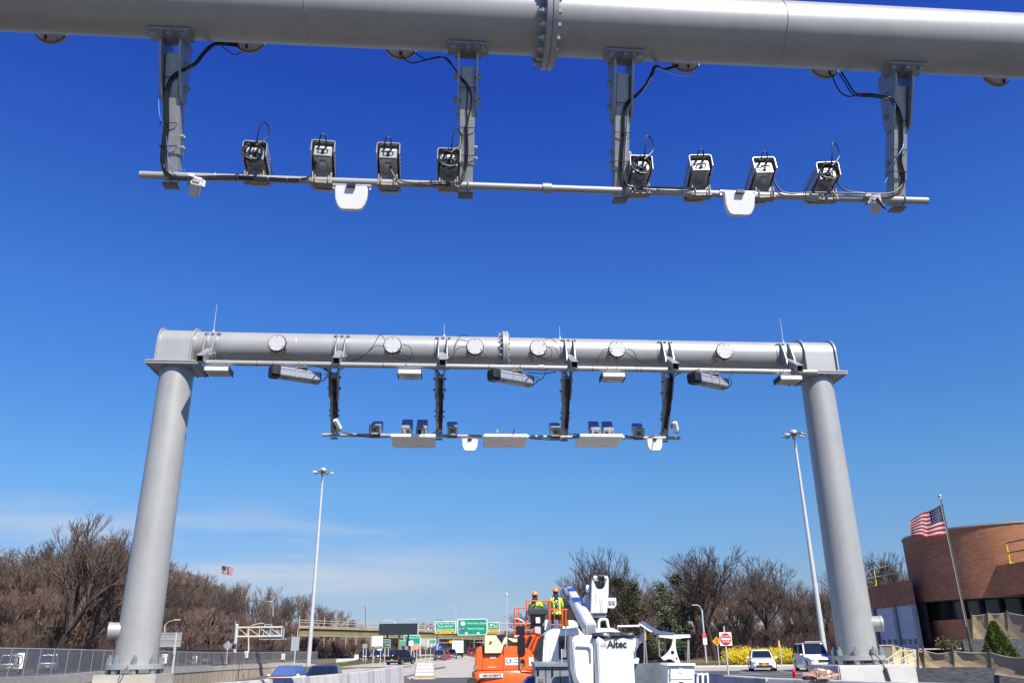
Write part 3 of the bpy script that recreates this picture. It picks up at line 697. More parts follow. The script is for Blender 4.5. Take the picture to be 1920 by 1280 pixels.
# ------------------------------------------------------------------ ground, roads, kerbs, markings
def sheet(name, m, xs_of_y, ys, dz, nx=2, kind='structure'):
    vs = []; fs = []
    for y in ys:
        a, b = xs_of_y(y)
        for i in range(nx+1):
            x = a+(b-a)*i/nx; vs.append((x, y, gz(x, y)+dz))
    for j in range(len(ys)-1):
        for i in range(nx):
            k = j*(nx+1)+i; fs.append((k, k+1, k+nx+2, k+nx+1))
    o = MB().add(vs, fs).build(name, m, None, fixn=False)
    tag(o, kind=kind); return o
def road_mat(name, col, var, dark, lines=True):
    m = mat(name, col, .85, 0, var, .35, .3, 30)
    nt = m.node_tree; N = nt.nodes; Lk = nt.links
    p = N['Principled BSDF']; src = p.inputs['Base Color'].links[0].from_socket
    g = N.new('ShaderNodeNewGeometry'); mp = N.new('ShaderNodeMapping'); mp.inputs['Rotation'].default_value = (0, 0, -YAW); mp.inputs['Scale'].default_value = (1.3, .03, 1)
    Lk.new(g.outputs['Position'], mp.inputs[0])
    n = N.new('ShaderNodeTexNoise'); n.inputs['Scale'].default_value = 1; n.inputs['Detail'].default_value = 6; Lk.new(mp.outputs[0], n.inputs['Vector'])
    r = N.new('ShaderNodeMapRange'); r.inputs[1].default_value = .52; r.inputs[2].default_value = .75; r.inputs[4].default_value = .6; Lk.new(n.outputs['Fac'], r.inputs[0])
    mx = N.new('ShaderNodeMix'); mx.data_type = 'RGBA'; Lk.new(r.outputs[0], mx.inputs[0]); Lk.new(src, mx.inputs[6]); mx.inputs[7].default_value = (*dark, 1)
    Lk.new(mx.outputs[2], p.inputs['Base Color']); return m
concR = road_mat('worn_concrete_road', (.40, .365, .31), .12, (.23, .21, .18))
asph = road_mat('asphalt_road', (.075, .075, .075), .2, (.05, .05, .05))
grassm = mat('dry_spring_grass', (.11, .115, .035), .95, 0, .35, 1.2, .5, 12)
dirt = mat('brown_leaf_litter', (.12, .085, .055), .95, 0, .4, .6, .6, 6)
soil = mat('dry_soil', (.12, .10, .065), .95, 0, .3, .8, .5, 8)
ys = [-60, -20, 0, 10, 20, 30, 40, 50, 60, 70, 80, 90, 100, 110, 125, 140, 160, 180, 200, 230, 260, 300, 330, 380, 450, 600, 1000, 2500]
vs = []; fs = []
xs = [-1500, -600, -300, -150, -100, -70, -50, -45, -28, -20, -14, -9, -8, -4, 0, 6, 12, 20, 35, 60, 100, 200, 600, 1500]
for y in ys:
    for x in xs: vs.append((x, y, gz(x, y)-.012))
for j in range(len(ys)-1):
    for i in range(len(xs)-1):
        k = j*len(xs)+i; fs.append((k, k+1, k+len(xs)+1, k+len(xs)))
tag(MB().add(vs, fs).build('ground', soil, None, fixn=False), kind='structure')
def cx(y): return -YAW*(y-20)                       # the road swings left with the gantries
yr = [56, 60, 75, 90, 105, 120, 140, 160, 180, 200, 230, 260, 300, 330, 400, 600]
sheet('near_road', asph, lambda y: (-6.6+cx(y)*.9, 9.4 if y < 20 else 5.2+cx(y)), [-60, -20, 0, 10, 20, 30, 40, 50, 58], .010, 4)
sheet('main_road', concR, lambda y: ((-6.6 if y < 45 else -6.6-(min(y, 105)-45)/60*9.5)+cx(y)*(.9 if y < 105 else .9), 5.2+cx(y)), yr, .004, 6)
sheet('opposite_road', asph, lambda y: (-27+cx(y)*.55 if y < 60 else -34+cx(y)*.1, (-9.2+cx(y)*.3) if y < 60 else -25+cx(y)*.35), [-60, 0, 20, 40, 59.9, 60, 90, 120, 160, 200, 300, 420], .006, 6)
sheet('parking_area', asph, lambda y: (9.5 if y < 45 else 6, 75), [-40, 0, 20, 40, 55, 67], .008, 4)
sheet('concrete_apron', mat('pale_concrete_apron', (.36, .33, .28), .85, 0, .12, .5, .2, 20), lambda y: (5.5, 75), [67, 73, 79], .012, 3)
sheet('grass', grassm, lambda y: (4.5, 80), [79.3, 86, 92, 100, 112], .02, 8)
k = MB()
k.box((40, 79.15, gz(40, 79)+.06), (70, .3, .16)); tag(k.build('kerb', concB, None), kind='structure')
mk = MB()
for i in range(9): mk.box((16+i*2.9, 60.5, gz(20, 60)+.016), (.12, 5.5, .004))
mk.box((27, 57.5, gz(20, 57)+.016), (30, .12, .004)); mk.box((24, 66.4, gz(20, 66)+.018), (44, .14, .004))
tag(mk.build('parking_lines', whiteS, None), kind='structure')
lm = MB()
for x0 in (-3.2, .6, 3.9):
    for y in range(-20, 330, 9):
        x = x0+cx(y)-(.0 if y < 60 else min(y-60, 60)/60*3); lm.quad((x-.06, y, gz(x, y)+.010), (x+.06, y, gz(x, y)+.010), (x+.06+cx(y+3)-cx(y), y+3, gz(x, y+3)+.010), (x-.06+cx(y+3)-cx(y), y+3, gz(x, y+3)+.010))
tag(lm.build('lane_lines', mat('worn_line_paint', (.42, .40, .35), .8, 0, .2, 2), None, fixn=False), kind='structure')
# grass strip between the carriageways, with tufts
sheet('median_grass', grassm, lambda y: (-26+.02*(100-y), -20.5+.0*(y-100)), [92, 100, 110, 125, 145, 170, 200, 240], .03, 5)
tf = MB()
for i in range(9000):
    y = 92+rnd.random()**.8*140; x = -26+rnd.random()*6; z = gz(x, y); h = rnd.uniform(.08, .32); a = rnd.random()*6.28; w_ = .05
    dx, dy = rnd.uniform(-.12, .12), rnd.uniform(-.12, .12)
    tf.add([(x-w_*math.cos(a), y-w_*math.sin(a), z), (x+w_*math.cos(a), y+w_*math.sin(a), z), (x+dx, y+dy, z+h)], [(0, 1, 2)])
for i in range(9000):
    y = 79.5+rnd.random()*14; x = 6+rnd.random()*50; z = gz(x, y); h = rnd.uniform(.06, .22); a = rnd.random()*6.28; w_ = .04
    dx, dy = rnd.uniform(-.1, .1), rnd.uniform(-.1, .1)
    tf.add([(x-w_*math.cos(a), y-w_*math.sin(a), z), (x+w_*math.cos(a), y+w_*math.sin(a), z), (x+dx, y+dy, z+h)], [(0, 1, 2)])
tag(tf.build('grass_tufts', grassm, None, smooth=False, fixn=False), 'short ragged grass on the verges', 'grass', kind='stuff')

# ------------------------------------------------------------------ concrete barriers
def stain_mat(name, col, dark, sx=9, thr=.5):
    m = mat(name, col, .85, 0, .1, 1.2, .25, 24); nt = m.node_tree; N = nt.nodes; Lk = nt.links
    p = N['Principled BSDF']; src = p.inputs['Base Color'].links[0].from_socket
    tc = N.new('ShaderNodeTexCoord'); mp = N.new('ShaderNodeMapping'); mp.inputs['Scale'].default_value = (sx, sx, .25); Lk.new(tc.outputs['Object'], mp.inputs[0])
    n = N.new('ShaderNodeTexNoise'); n.inputs['Scale'].default_value = .35; n.inputs['Detail'].default_value = 7; n.inputs['Roughness'].default_value = .7; Lk.new(mp.outputs[0], n.inputs['Vector'])
    r = N.new('ShaderNodeMapRange'); r.inputs[1].default_value = thr; r.inputs[2].default_value = thr+.12; r.inputs[4].default_value = .85; Lk.new(n.outputs['Fac'], r.inputs[0])
    mx = N.new('ShaderNodeMix'); mx.data_type = 'RGBA'; Lk.new(r.outputs[0], mx.inputs[0]); Lk.new(src, mx.inputs[6]); mx.inputs[7].default_value = (*dark, 1)
    Lk.new(mx.outputs[2], p.inputs['Base Color']); return m
stained = stain_mat('rain_stained_concrete', (.43, .36, .26), (.13, .10, .07))
barm = stain_mat('scuffed_barrier_concrete', (.46, .455, .44), (.27, .27, .27), 5, .50)
def barrier_run(pts, h, label, group, cat='barrier', m=None, seg=3.6, z0=None, gap=.03):
    pts = [Vector((x, y)) for x, y in pts]; out = []; idx = 0
    total = sum((pts[i+1]-pts[i]).length for i in range(len(pts)-1)); n = max(1, round(total/seg))
    def pos(d):
        for i in range(len(pts)-1):
            L_ = (pts[i+1]-pts[i]).length
            if d <= L_ or i == len(pts)-2: return pts[i]+(pts[i+1]-pts[i])*(d/L_)
            d -= L_
    for i in range(n):
        a = pos(total*i/n); b = pos(total*(i+1)/n); c = (a+b)/2; L_ = (b-a).length-gap; rz = math.atan2(b.y-a.y, b.x-a.x)
        zz = gz(c.x, c.y) if z0 is None else z0
        prof = [(-.30, 0), (-.30, .08), (-.18, .33), (-.11, h-.02), (-.085, h), (.085, h), (.11, h-.02), (.18, .33), (.30, .08), (.30, 0)]
        M = Matrix.Rotation(PI/2, 4, 'Z')
        mb = MB().prism(prof, -L_/2, L_/2, Matrix.Rotation(-PI/2, 4, 'Z'))
        o = mb.build('concrete_barrier', m or barm, None, bevel=.012, loc=(c.x, c.y, zz), rot=(0, 0, rz), bseg=1)
        lab = label(i, n) if callable(label) else label
        tag(o, lab, cat, group); out.append(o)
    return out
ordn = ['first', 'second', 'third', 'fourth', 'fifth', 'sixth', 'seventh', 'eighth', 'ninth', 'tenth', 'eleventh', 'twelfth', 'thirteenth', 'fourteenth', 'fifteenth']
barrier_run([(-7.05, 18.2), (-6.06, 23), (-5.4, 28), (-5.2, 34), (-5.25, 40)], 1.07, lambda i, n: 'pale concrete barrier block in the left median row, %s from the left pedestal' % ordn[i], 'barrier blocks beyond the left pedestal')
barrier_run([(9.2, 12.6), (8.2, 14.3), (6.0, 16.75), (5.3, 19.5), (4.8, 23.2), (4.6, 30)], 1.07, lambda i, n: 'shaded concrete barrier block at the bottom right, %s from the right edge' % ordn[i], 'barrier blocks at the bottom right', seg=3.4)
barrier_run([(-24.5, 96), (-28, 118), (-33, 150), (-35, 190), (-38, 230)], .0+.85, 'low white concrete barrier block beyond the opposite carriageway', 'barrier blocks beyond the opposite carriageway', m=mat('white_concrete', (.60, .58, .54), .8, 0, .06, .6), seg=9, gap=.0) if False else None
b2 = []
for i, (xa, ya, xb, yb) in enumerate(((-36.8, 150, -33.8, 157), (-33.8, 157, -31.5, 165), (-31.5, 165, -30, 175))): pass
barrier_run([at(594, 1238, 150)[:2], at(640, 1236, 165)[:2], at(692, 1233, 185)[:2], at(760, 1229, 235)[:2]], .95, 'low white concrete barrier block beyond the opposite carriageway', 'barrier blocks beyond the opposite carriageway', m=mat('white_concrete', (.60, .58, .54), .8, 0, .06, .6), seg=12, gap=.0)

# ------------------------------------------------------------------ left retaining wall, parapet and chain link fence
def chain_mat():
    m = bpy.data.materials.new('chain_link_mesh'); m.use_nodes = True; nt = m.node_tree; N = nt.nodes; Lk = nt.links
    p = N['Principled BSDF']; p.inputs['Base Color'].default_value = (.16, .16, .16, 1); p.inputs['Metallic'].default_value = .3; p.inputs['Roughness'].default_value = .45
    tc = N.new('ShaderNodeTexCoord'); outs = []
    for rot in (45, -45):
        mp = N.new('ShaderNodeMapping'); mp.inputs['Rotation'].default_value = (0, R(rot), 0); Lk.new(tc.outputs['Object'], mp.inputs[0])
        wv = N.new('ShaderNodeTexWave'); wv.wave_type = 'BANDS'; wv.bands_direction = 'X'; wv.inputs['Scale'].default_value = 4.2; wv.inputs['Distortion'].default_value = 0; Lk.new(mp.outputs[0], wv.inputs['Vector'])
        g = N.new('ShaderNodeMath'); g.operation = 'GREATER_THAN'; g.inputs[1].default_value = .66; Lk.new(wv.outputs['Fac'], g.inputs[0]); outs.append(g.outputs[0])
    mx = N.new('ShaderNodeMath'); mx.operation = 'MAXIMUM'; Lk.new(outs[0], mx.inputs[0]); Lk.new(outs[1], mx.inputs[1]); Lk.new(mx.outputs[0], p.inputs['Alpha'])
    return m
chain = chain_mat()
FP = [(-20, 1273, 1214, 54), (85, 1268, 1215.5, 65), (190, 1259, 1218, 78), (300, 1251, 1220, 103), (400, 1247, 1222.5, 133), (500, 1243, 1222, 158), (555, 1240, 1221.5, 168), (596, 1246, 1221.5, 174)]
base = [at(x, yb, Y) for x, yb, yt, Y in FP]; top = [at(x, yt, Y) for x, yb, yt, Y in FP]
def interp(d):
    for i in range(len(base)-1):
        L_ = (base[i+1].xy-base[i].xy).length
        if d <= L_ or i == len(base)-2:
            t = d/L_; return base[i].lerp(base[i+1], t), top[i].lerp(top[i+1], t)
        d -= L_
TL = sum((base[i+1].xy-base[i].xy).length for i in range(len(base)-1))
wall = thing('retaining_wall', 'stained tan concrete retaining wall below the chain link fence on the left', 'retaining wall', (base[0].x, base[0].y, -1.8))
O = Vector(wall.location)
def wallstrip(f0, f1, thick, name, m, par):
    mb = MB(); n = 40; P0 = []; 
    for i in range(n+1):
        b_, t_ = interp(TL*i/n); b2_, _ = interp(min(TL*i/n+.5, TL)); b1_, _ = interp(max(TL*i/n-.5, 0)); d = (b2_.xy-b1_.xy).normalized(); nr = Vector((-d.y, d.x))
        z0, z1 = f0(b_), f1(b_)
        P0.append([(b_.x-nr.x*thick[0]-O.x, b_.y-nr.y*thick[0]-O.y, z0-O.z), (b_.x+nr.x*thick[1]-O.x, b_.y+nr.y*thick[1]-O.y, z0-O.z), (b_.x+nr.x*thick[1]-O.x, b_.y+nr.y*thick[1]-O.y, z1-O.z), (b_.x-nr.x*thick[0]-O.x, b_.y-nr.y*thick[0]-O.y, z1-O.z)])
    return mb.loft(P0).build(name, m, par)
wallstrip(lambda b: b.z-.72, lambda b: b.z, (.22, .2), 'parapet', concA, wall)
wallstrip(lambda b: -3.6, lambda b: b.z-.72, (.15, .4), 'wall_face', stained, wall)
fence = thing('chain_link_fence', 'grey chain link fence on the left wall with round-cornered warning signs', 'fence', base[0])
O2 = Vector(base[0])
mesh = MB(); rail = MB(); n = 60
pv = []
for i in range(n+1):
    b_, t_ = interp(TL*i/n); pv.append((b_-O2, t_-O2))
for i in range(n): mesh.quad(pv[i][0], pv[i+1][0], pv[i+1][1], pv[i][1])
mesh.build('mesh_panel', chain, fence, fixn=False, smooth=False)
MB().tube([p[1] for p in pv], .03, 6).build('top_rail', polew, fence)
MB().tube([p[0]+Vector((0, 0, .06)) for p in pv], .02, 6).build('bottom_rail', polew, fence)
d = 0
while d < TL:
    b_, t_ = interp(d)
    MB().cyl((0, 0, -.1), (0, 0, (t_-b_).z+.03), .032, n=8).build('fence_post', mat('dull_grey_fence_post', (.24, .24, .24), .5, .3, .1, 3), fence, loc=b_-O2)
    d += 3.05 if b_.y < 90 else 4.5
for px, py, Y in ((35, 1238, 59.5), (308, 1234, 103), (365, 1236, 122), (462, 1226, 147), (531, 1230, 163)):
    c = at(px, py, Y-.25); S = Y/1745
    t = thing('pedestrian_sign', 'small white no-pedestrians sign on the fence, %s' % {35: 'at the far left', 308: 'just right of the gantry column', 365: 'second right of the column', 462: 'under the cantilever sign bridge', 531: 'near the right end of the fence'}[px], 'sign', c, R(8), 'no pedestrians signs on the fence')
    w_, h_ = .62, 1.0
    MB().box((0, 0, 0), (w_, .02, h_)).build('panel', whiteS, t, bevel=.006)
    MB().tube([(.25*math.cos(a), -.018, .38*math.sin(a)) for a in [2*PI*i/24 for i in range(24)]], .024, 6, closed=True).build('red_ring', redS if px in (308, 365) else blackS, t)
    MB().sphere((0, -.02, .2), .06, 8, 6, (1, .2, 1)).tube([(0, -.02, .13), (.01, -.02, -.05), (.09, -.02, -.25)], [.05, .045, .03], 6).tube([(0, -.02, -.04), (-.08, -.02, -.25)], .03, 6).build('walking_figure', blackS, t)
# dark guide rail behind the fence and the upper road
gr = thing('guide_rail', 'dark box-beam guide rail behind the left fence', 'guide rail', at(320, 1218, 120))
O3 = Vector(gr.location)
MB().tube([at(x, y, Y)-O3 for x, y, Y in ((318, 1217.5, 112), (400, 1219, 140), (480, 1219, 165), (545, 1219.5, 178))], .16, 4).build('box_beam', darkb, gr)
for x, y, Y in ((330, 1218, 115), (400, 1219, 140), (470, 1219, 162), (535, 1219.5, 176)):
    p = at(x, y, Y)-O3; MB().box((p.x, p.y+.15, p.z-.6), (.12, .12, 1.2)).build('rail_post', darkb, gr)
up_road = MB(); P1 = []
for i in range(9):
    b_, t_ = interp(TL*i/8); P1.append((b_.x, b_.y)); 
vs = []; fs = []
for i, (x, y) in enumerate(P1): vs += [(x-.2, y+.3, .27), (x-14, y+12, .30)]
for i in range(8): fs.append((2*i, 2*i+1, 2*i+3, 2*i+2))
tag(MB().add(vs, fs).build('upper_road', asph, None, fixn=False), kind='structure')

# ------------------------------------------------------------------ overpass
ov = thing('overpass', 'olive green girder overpass crossing the highway in the distance', 'bridge', at(640, 1222, 205))
O4 = Vector(ov.location)
A0 = at(560, 1190, 190); B0 = at(1010, 1199, 300)
def opt(t, z, off=0): 
    p = A0.lerp(B0, t); return Vector((p.x, p.y+off, z))-O4
zb0 = lambda t: at(560+450*t, 1192.5+(1201.5-1192.5)*t, 190+110*t).z
zb0 = (lambda f: (lambda t: f[0]+(f[1]-f[0])*t))((at(560, 1191.5, 190).z, at(1010, 1200.5, 300).z))
def band(dz0, dz1, y0, y1, name, m):
    ring = []
    for t in (0, 1):
        z = zb0(t); ring.append([opt(t, z+dz0, y0), opt(t, z+dz0, y1), opt(t, z+dz1, y1), opt(t, z+dz1, y0)])
    return MB().loft(ring).build(name, m, ov)
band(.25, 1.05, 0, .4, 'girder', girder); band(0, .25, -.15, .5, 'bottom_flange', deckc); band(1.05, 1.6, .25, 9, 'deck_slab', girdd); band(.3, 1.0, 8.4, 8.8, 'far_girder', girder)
band(1.6, 2.2, -.25, .1, 'parapet', deckc); band(2.75, 2.95, -.2, -.1, 'rail', deckc); band(3.3, 3.42, -.2, -.1, 'upper_rail', concA)
band(1.6, 2.3, 8.4, 8.8, 'far_parapet', deckc)
for i in range(30):
    t = i/29; z = zb0(t); p = opt(t, z, -.18)
    MB().box((p.x, p.y, z-O4.z+2.9), (.16, .16, 2.6)).build('fence_post', deckc if i % 2 else concA, ov)
for px, Y in ((601, 215), (620, 208), (643, 222), (663, 225), (690, 228), (745, 250), (850, 262), (866, 268), (888, 272), (905, 276), (930, 285)):
    z1 = at(px, 1196, Y).z; c = at(px, 1216, Y); MB().cyl((c.x-O4.x, c.y-O4.y+3, gz(c.x, Y)-O4.z-.2), (c.x-O4.x, c.y-O4.y+3, z1-O4.z+.3), .17, n=10).build('pier_column', deckc, ov)
# ------------------------------------------------------------------ vehicles
def ring_section(y, w, z0, z1, r=.12, tuck=.0):
    r = min(r, (z1-z0)/2.2)
    return [(-w+tuck, y, z0), (w-tuck, y, z0), (w, y, z0+(z1-z0)*.3), (w, y, z1-r*1.3), (w-r*.35, y, z1-r*.35), (w-r*1.5, y, z1), (-w+r*1.5, y, z1), (-w+r*.35, y, z1-r*.35), (-w, y, z1-r*1.3), (-w, y, z0+(z1-z0)*.3)]
def car(name, label, cat, loc, rz, paint, kind, group=None, L_=4.6, W_=1.82, H=1.46, plate=None):
    t = thing(name, label, cat, loc, rz, group); h = L_/2; w = W_/2; g = .2
    suv = kind in ('suv', 'pickup')
    belt = H*(.60 if not suv else .56)
    hood = belt*(.93 if suv else .90); deck = belt*(1.0 if suv else .97)
    st = [(-h, w*.80, g+.12, deck*.82), (-h+.06, w*.93, g, deck*.95), (-h+.35, w*.985, g, deck), (-h*.45, w, g, belt), (h*.30, w, g, belt), (h*.42, w, g, hood*1.02), (h-.45, w*.97, g, hood*.93), (h-.12, w*.88, g, hood*.82), (h, w*.72, g+.1, hood*.66)]
    if kind == 'pickup': st = [(-h, w*.93, g+.2, deck*.98), (-h+.03, w*.97, g+.18, deck), (-h*.30, w, g+.1, deck), (h*.30, w, g+.1, belt), (h*.42, w, g+.1, hood*1.05), (h-.25, w*.97, g+.1, hood*1.0), (h-.05, w*.92, g+.1, hood*.9), (h, w*.88, g+.15, hood*.75)]
    b = MB().loft([ring_section(*s) for s in st]).build('body', paint, t, bevel=.01)
    # cabin
    if kind == 'sedan': c = (-h*.80, -h*.42, h*.10, h*.42)
    elif kind == 'suv': c = (-h*.97, -h*.88, h*.04, h*.30)
    elif kind == 'pickup': c = (-h*.16, -h*.10, h*.22, h*.44)
    wb, wt = w*.93, w*.74
    bz, tz = belt-.03, H-.04
    bot = [(-wb, c[0], bz), (wb, c[0], bz), (wb*.97, c[3], bz), (-wb*.97, c[3], bz)]
    mid = [(-wt-.02, c[1]-.03, tz), (wt+.02, c[1]-.03, tz), (wt, c[2]+.03, tz), (-wt, c[2]+.03, tz)]
    topr = [(-wt+.10, c[1]+.10, H), (wt-.10, c[1]+.10, H), (wt-.12, c[2]-.10, H), (-wt+.12, c[2]-.10, H)]
    MB().loft([bot, mid, topr]).build('cabin', paint, t, bevel=.05, bseg=3)
    def pane(nm, q, nrm, a, b_):
        q = [Vector(v) for v in q]; 
        def bl(u, v): return (q[0]*(1-u)+q[1]*u)*(1-v)+(q[3]*(1-u)+q[2]*u)*v
        o_ = Vector(nrm)*.012
        P = [bl(a, .10), bl(1-a, .10), bl(1-b_, .93), bl(b_, .93)]
        MB().add([p+o_ for p in P]+[p-o_*.5 for p in P], [(0, 1, 2, 3), (7, 6, 5, 4), (0, 4, 5, 1), (1, 5, 6, 2), (2, 6, 7, 3), (3, 7, 4, 0)]).build(nm, glass, t)
    pane('windshield', [bot[2], bot[3], mid[3], mid[2]], (0, .9, .45), .05, .06)
    pane('rear_window', [bot[0], bot[1], mid[1], mid[0]], (0, -1, .3), .07, .08)
    for sx, (i0, i1) in ((-1, (3, 0)), (1, (1, 2))):
        q = [bot[i0], bot[i1], mid[i1], mid[i0]]
        qv = [Vector(v) for v in q]
        halves = ((0, .48), (.52, 1)) if kind != 'pickup' else ((.02, .98),)
        for u0, u1 in halves:
            qq = [qv[0].lerp(qv[1], u0), qv[0].lerp(qv[1], u1), qv[3].lerp(qv[2], u1), qv[3].lerp(qv[2], u0)]
            pane('side_window', qq, (sx, 0, .25), .05, .05)
    # wheels
    wr = .33 if not suv else .38
    tm = MB().cyl((-.11, 0, 0), (.11, 0, 0), wr, n=24); rm = MB().cyl((-.115, 0, 0), (.115, 0, 0), wr*.64, n=18).cyl((-.12, 0, 0), (.12, 0, 0), .06, n=10)
    am = MB().cyl((-.02, 0, 0), (.02, 0, 0), wr+.07, n=24)
    pw = None
    for sx in (-1, 1):
        for y in (-h*.62, h*.62):
            if pw is None:
                pw = tm.build('wheel', tyre, t, bevel=.02, loc=(sx*(w-.10), y, wr)); pr = rm.build('rim', rim, pw); pa = am.build('arch_liner', blackp, pw, loc=(.015*sx+.0, 0, .02))
            else: q = copyone(pw, t, (sx*(w-.10), y, wr)); copyone(pr, q); copyone(pa, q)
    # lamps and trim
    for sx in (-1, 1):
        M = Matrix.Translation((sx*w*.70, h-.10, hood*.74)) @ Matrix.Rotation(R(-sx*22), 4, 'Z') @ Matrix.Rotation(R(14), 4, 'X')
        MB().loft([[(x*.15, y, z*.075) for x, z in ((-1, -.5), (-.4, -1), (.8, -.9), (1, .2), (.7, 1), (-.6, .7))] for y in (-.06, .06)], M=M).build('headlight', lampw, t, bevel=.008)
        if kind == 'sedan': MB().box((sx*w*.74, -h+.03, deck*.80), (w*.36, .10, .13)).build('tail_light', lampr, t, bevel=.02)
        else: MB().box((sx*w*.88, -h+.04, belt*.86), (.14, .10, .34)).build('tail_light', lampr, t, bevel=.02)
        MB().box((sx*(w+.10), h*.30, belt+.04), (.2, .10, .13)).build('wing_mirror', paint, t, bevel=.03)
    gl = MB().box((0, h-.02, hood*.66), (w*.8, .06, .14 if not suv else .24))
    gl.build('grille', blackp, t, bevel=.01)
    MB().box((0, h+.015, hood*.66), (w*.8, .02, .03)).build('grille_bar', chrome, t)
    MB().box((0, h+.0, g+.16), (w*1.25, .06, .11)).build('lower_intake', blackp, t, bevel=.02)
    MB().box((0, -h+.0, g+.14), (w*1.3, .08, .14)).build('rear_bumper', blackp if suv else paint, t, bevel=.02)
    if plate: MB().box((0, h+.045, g+.26), (.34, .02, .17)).build('number_plate', plate, t)
    MB().box((0, -h-.012, deck*.62), (.32, .02, .16)).build('rear_plate', yellowS, t)
    return t
def paintm(n, c, r=.22): return mat(n, c, r, .1, .05, 4, coat=.6)
pv_ = on_ground(1431, 1258); 
c1 = car('parked_sedan', 'white sedan with an orange number plate facing us beside the yellow bushes', 'car', at(1430, 1257, 66), PI-R(12), whitec, 'sedan', H=1.46, plate=orangeS)
c1.location.z = gz(0, 66)+.01
c2 = car('patrol_vehicle', 'white police SUV with a roof light bar parked by the tall lamp mast', 'car', at(1529, 1254, 64), PI-R(4), whitec, 'suv', L_=5.1, W_=2.0, H=1.9)
c2.location.z = gz(0, 64)+.01
MB().box((0, .25, 1.96), (1.2, .26, .10)).build('light_bar', lampw, c2, bevel=.03)
text('POLICE', .2, blackS, c2, (0, 1.55, 1.135), rot=(R(-8), 0, PI), sx=1.3)
MB().box((0, 2.62, .45), (1.7, .1, .30)).build('push_bumper', whitec, c2, bevel=.05)
# cars on the lower left carriageway, behind the barrier
navyc = paintm('dark_blue_car_paint', (.02, .025, .10))
t = car('blue_car', 'dark blue car driving away beyond the left barrier', 'car', at(609, 1300, 47), R(5), navyc, 'sedan', H=1.45)
t.location.z = at(609, 1246, 47).z-1.45
t = car('taxi_car', 'white and orange car with a windscreen coloured like reflected sky beyond the left barrier', 'car', at(536, 1300, 58), PI+R(-9), whitec, 'sedan', H=1.5, L_=4.3)
t.location.z = at(536, 1247, 58).z-1.5
blueg = mat('painted_sky_reflection', (.07, .12, .28), .07, 0, .05, 3, spec=.8)  # blue base colour paints the sky's reflection onto windows and cabin
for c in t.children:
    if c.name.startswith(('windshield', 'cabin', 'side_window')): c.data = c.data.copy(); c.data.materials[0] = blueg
MB().box((0, 1.32, .80), (1.25, .9, .03)).build('orange_stripe', orangeS, t, bevel=.01)
# traffic going away
blackc = paintm('black_car_paint', (.012, .012, .014)); greyp = paintm('grey_car_paint', (.10, .10, .115)); silv = paintm('silver_car_paint', (.33, .34, .36)); redcp = paintm('red_car_paint', (.45, .01, .02))
def on_px(px, py, Y):
    v = at(px, py, Y); return v
t = car('pickup_truck', 'black pickup truck driving away on the highway under the dark sign', 'pickup truck', on_px(751, 1246, 112), R(-16), blackc, 'pickup', L_=5.6, W_=2.0, H=1.85)
MB().box((0, -2.84, .55), (1.8, .08, .16)).build('chrome_bumper', chrome, t)
car('grey_suv', 'dark grey SUV driving away behind a red car', 'car', on_px(825, 1237.5, 148), R(0), greyp, 'suv', L_=4.7, W_=1.9, H=1.72)
car('red_car', 'red car half hidden by the dark grey SUV', 'car', on_px(835, 1236, 160), R(4), redcp, 'sedan')
car('silver_suv', 'silver SUV driving away behind the white box truck', 'car', on_px(847, 1234, 165), R(2), silv, 'suv', L_=4.7, W_=1.88, H=1.68)
car('far_red_car', 'small red car far away at the left edge of the orange lift', 'car', on_px(884, 1226.5, 260), R(2), redcp, 'sedan')
car('far_dark_pickup', 'small dark pickup far away right of the white box truck', 'pickup truck', on_px(870, 1225, 250), R(2), blackc, 'pickup', L_=5.4, W_=2.0, H=1.9)
t = thing('box_truck', 'white box truck driving away under the overpass', 'truck', on_px(858.5, 1231.5, 190), R(2))
MB().box((0, 0, 2.15), (2.35, 5.5, 2.5)).build('cargo_box', mat('white_truck_box', (.8, .8, .8), .4, 0, .03, 3), t, bevel=.04)
MB().box((0, 0, .75), (2.0, 6.5, .3)).box((0, -2.7, .5), (1.9, .1, .2)).build('chassis', blackp, t)
MB().loft([ring_section(2.8, 1.0, .6, 2.3), ring_section(4.0, 1.0, .6, 2.3), ring_section(4.3, .98, .6, 1.6)]).build('cab', whitec, t)
text('TRUCK', .55, greyc, t, (0, -2.78, 2.9))
wb_ = None
for sx in (-1, 1):
    for y in (-1.9, 3.2): MB().cyl((sx*.95-.14, y, .45), (sx*.95+.14, y, .45), .45, n=18).build('wheel', tyre, t)
for i, (px, py, Y, nm, rz) in enumerate(((685, 1236, 165, 'left of the warning sign', 20), (709, 1235, 180, 'behind the white warning sign', 20), (730, 1233.5, 195, 'behind the green sign', 15), (764, 1232, 190, 'just above the black pickup', 90))):
    car('oncoming_car', 'dark car on the opposite carriageway, '+nm, 'car', on_px(px, py, Y), PI+R(rz), blackc if i % 2 == 0 else navyc, 'suv', 'dark cars on the opposite carriageway', L_=4.6, W_=1.9, H=1.7)
for i, (px, Y) in enumerate(((95, 75), (160, 82), (350, 125), (430, 150))):
    p = at(px, 1222, Y); c = car('ramp_car', 'grey car behind the chain link fence, %s from the left' % ordn[i], 'car', (p.x-4.5, p.y+2, .29), R(30 if i < 2 else 12), greyp, 'suv' if i < 3 else 'sedan', 'cars on the ramp behind the fence', H=1.6)
